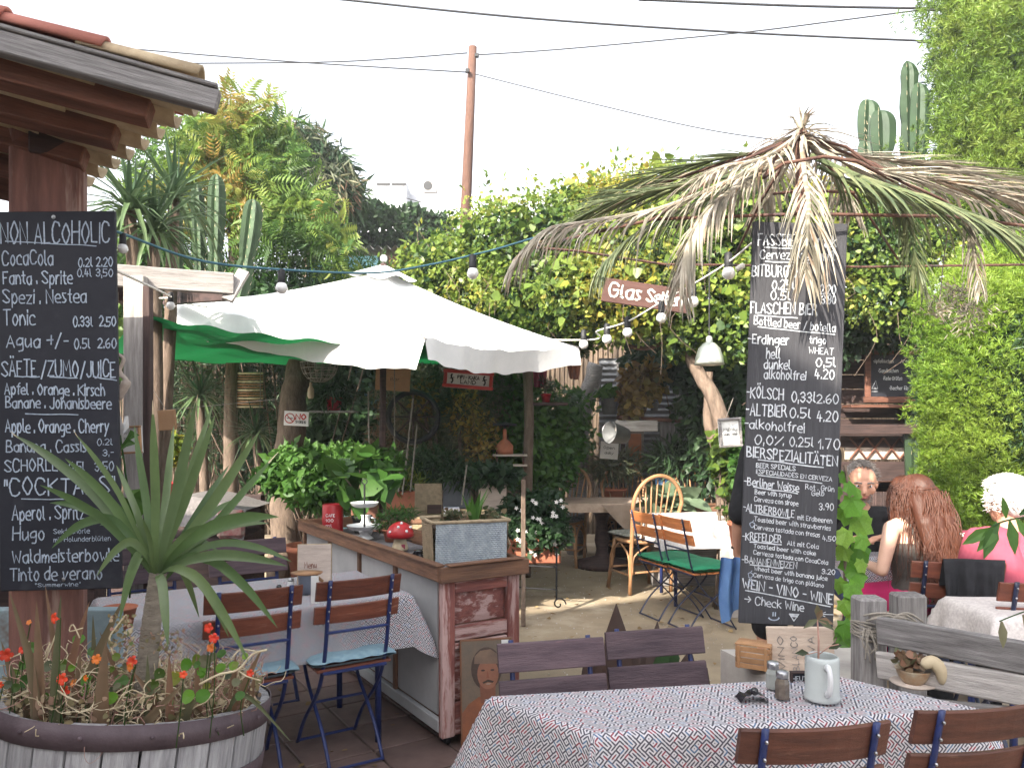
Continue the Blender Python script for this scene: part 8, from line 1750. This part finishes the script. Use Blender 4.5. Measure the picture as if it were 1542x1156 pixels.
for x in (-.05, .05): chain(k, [V(x * 1.4, 0, .84), V(x * 1.2, 0, 1.10), V(x * 1.6, .01, 1.30), V(x * 1.5, .0, 1.43)], [.125, .114, .118, .078])
cap(k, V(-.155, 0, 1.43), V(.155, 0, 1.43), .062, .062)
for i, s in enumerate((-1, 1)): S = V(s * .185, 0, 1.42); Eb = V(*WA[i][0]); chain(k, [S, S.lerp(Eb, .98)], [.068, .064])
organic('shirt', k, .010, M['black_cloth'], t, 2)
k = MB()
for s in (-1, 1): chain(k, [V(s * .08, 0, .88), V(s * .10, .0, .70), V(s * .105, .0, .56)], [.125, .105, .092])
organic('shorts', k, .010, M['black_cloth'], t, 2); face(t, hd_, Mx, 1.02, M['hair_grey']); k = MB(); skullcap(k, hd_, Mx, 1.02, .0, 1.06); organic('hair', k, .010, M['hair_grey'], t, 1)
for s in (-1, 1): k = MB(); k.tube([V(s * .11, -.07, .045), V(s * .11, .0, .055), V(s * .12, .12, .04), V(s * .125, .19, .03)], [.040, .046, .042, .02], 12); part('shoe', k, M['black_cloth'], t, True, world=False)
k = MB(); k.tube([V(-.247 + .034 * math.cos(a), .05 + .034 * math.sin(a), .935) for a in np.linspace(0, 6.283, 15)], .006, 6); part('wristband', k, M['black_cloth'], t, True, world=False)
k = MB(); wv_ = PZ(1088, 3.80, 0)
def tow(off):
    return lambda u_, v_: V(P(1086 + 34 * u_, 0, 3.80).x + (-.012 * v_ * math.sin(v_ * 4)), 3.80 + off + .022 * math.sin(u_ * 11 + v_ * 2), P(0, 840 + (100 - 34 * u_) * v_, 3.80).z + .0)
k.grid(tow(0), 20, 20); k.grid(tow(.010), 20, 20); solo('blue_towel', k, M['blue_cloth'], 'pale blue striped towel hanging at the waiter side', 'towel', smooth=True)
# black jacket over the chair back
k = MB(); q = V(*br.location)
def jk(u_, v_):
    x = (u_ - .5); d = .30 * math.sin(min(1, v_ * 1) * math.pi * .0 + 0); s = v_ * .75 - .12
    y = -.295 - (.022 * math.sin(u_ * 17 + v_ * 2) + .010 * math.sin(u_ * 41)) * min(1, max(0, s) * 5) - .01 * v_; z = .905 - max(0, s) * (1 - .25 * math.sin(u_ * 5)) 
    if s < 0: y = -.25 + .0 - (.12 + s) * .35; z = .905 + s * 1.3
    return V(.05 + x * (.30 - .05 * v_), y - .012, z)
k.grid(jk, 30, 34); o = solo('black_jacket', k, M['black_cloth'], 'black jacket draped over the chair behind the auburn-haired woman', 'jacket', smooth=True, base=(0, 0, 0)); o.location = br.location; o.rotation_euler = br.rotation_euler

# thin haze volume added to lift the shadows, standing in for lens glare
hz_m = bpy.data.materials.new('haze'); hz_m.use_nodes = True; t_ = hz_m.node_tree; t_.nodes.clear(); o_ = t_.nodes.new('ShaderNodeOutputMaterial'); v_ = t_.nodes.new('ShaderNodeVolumePrincipled')
v_.inputs['Color'].default_value = (.92, .95, 1, 1); v_.inputs['Density'].default_value = .0022; v_.inputs['Anisotropy'].default_value = 0.0; t_.links.new(v_.outputs[0], o_.inputs['Volume'])
k = MB(); k.add([(x, y, z) for x in (-310, 310) for y in (-70, 510) for z in (-1.1, 9.5)], [(0, 1, 3, 2), (4, 6, 7, 5), (0, 4, 5, 1), (2, 3, 7, 6), (0, 2, 6, 4), (1, 5, 7, 3)])
o = bpy.data.objects.new('haze', mesh_of('haze', k, hz_m)); COL.objects.link(o); o['kind'] = 'stuff'; tag(o, 'thin pale haze added over the whole garden to lift the shadows', 'haze')

GR = {'bistro_chair': 'slatted folding chairs of the terrace', 'rattan_chair': 'round backed rattan chairs around the pedestal table', 'seat_cushion': 'cushions on the chairs', 'overhead_cable': 'overhead cables crossing the sky', 'tall_wooden_chair': 'dark spindle chairs by the kiosk',
      'plant_cane': 'canes among the bushes', 'zinc_bucket': 'zinc vessels at the shed', 'garden_shrub': 'bushes filling the garden', 'string_lights': 'festoon lights over the terrace', 'dining_table': 'folding tables under cloths', 'tablecloth': 'tablecloths of the terrace', 'yucca_plant': 'yuccas at the left', 'column_cactus': 'column cacti',
      'cypress_tree': 'cypresses at the right', 'glass_shaker': 'shakers on the front table', 'black_figurine': 'small black figurines on the tables', 'potted_plant': 'potted plants of the garden', 'glazed_bowl': 'small black glazed jars', 'cable_joint': 'white cable joints', 'chalkboard': 'large chalk price boards'}
for o in list(bpy.data.objects):
    n_ = o.name.split('.')[0]
    if o.parent is None and n_ in GR and 'label' in o: o['group'] = GR[n_]
    if o.parent is None and n_ == 'person' and 'seated' in o['label'] + ' sitting': o['group'] = 'people on the terrace'
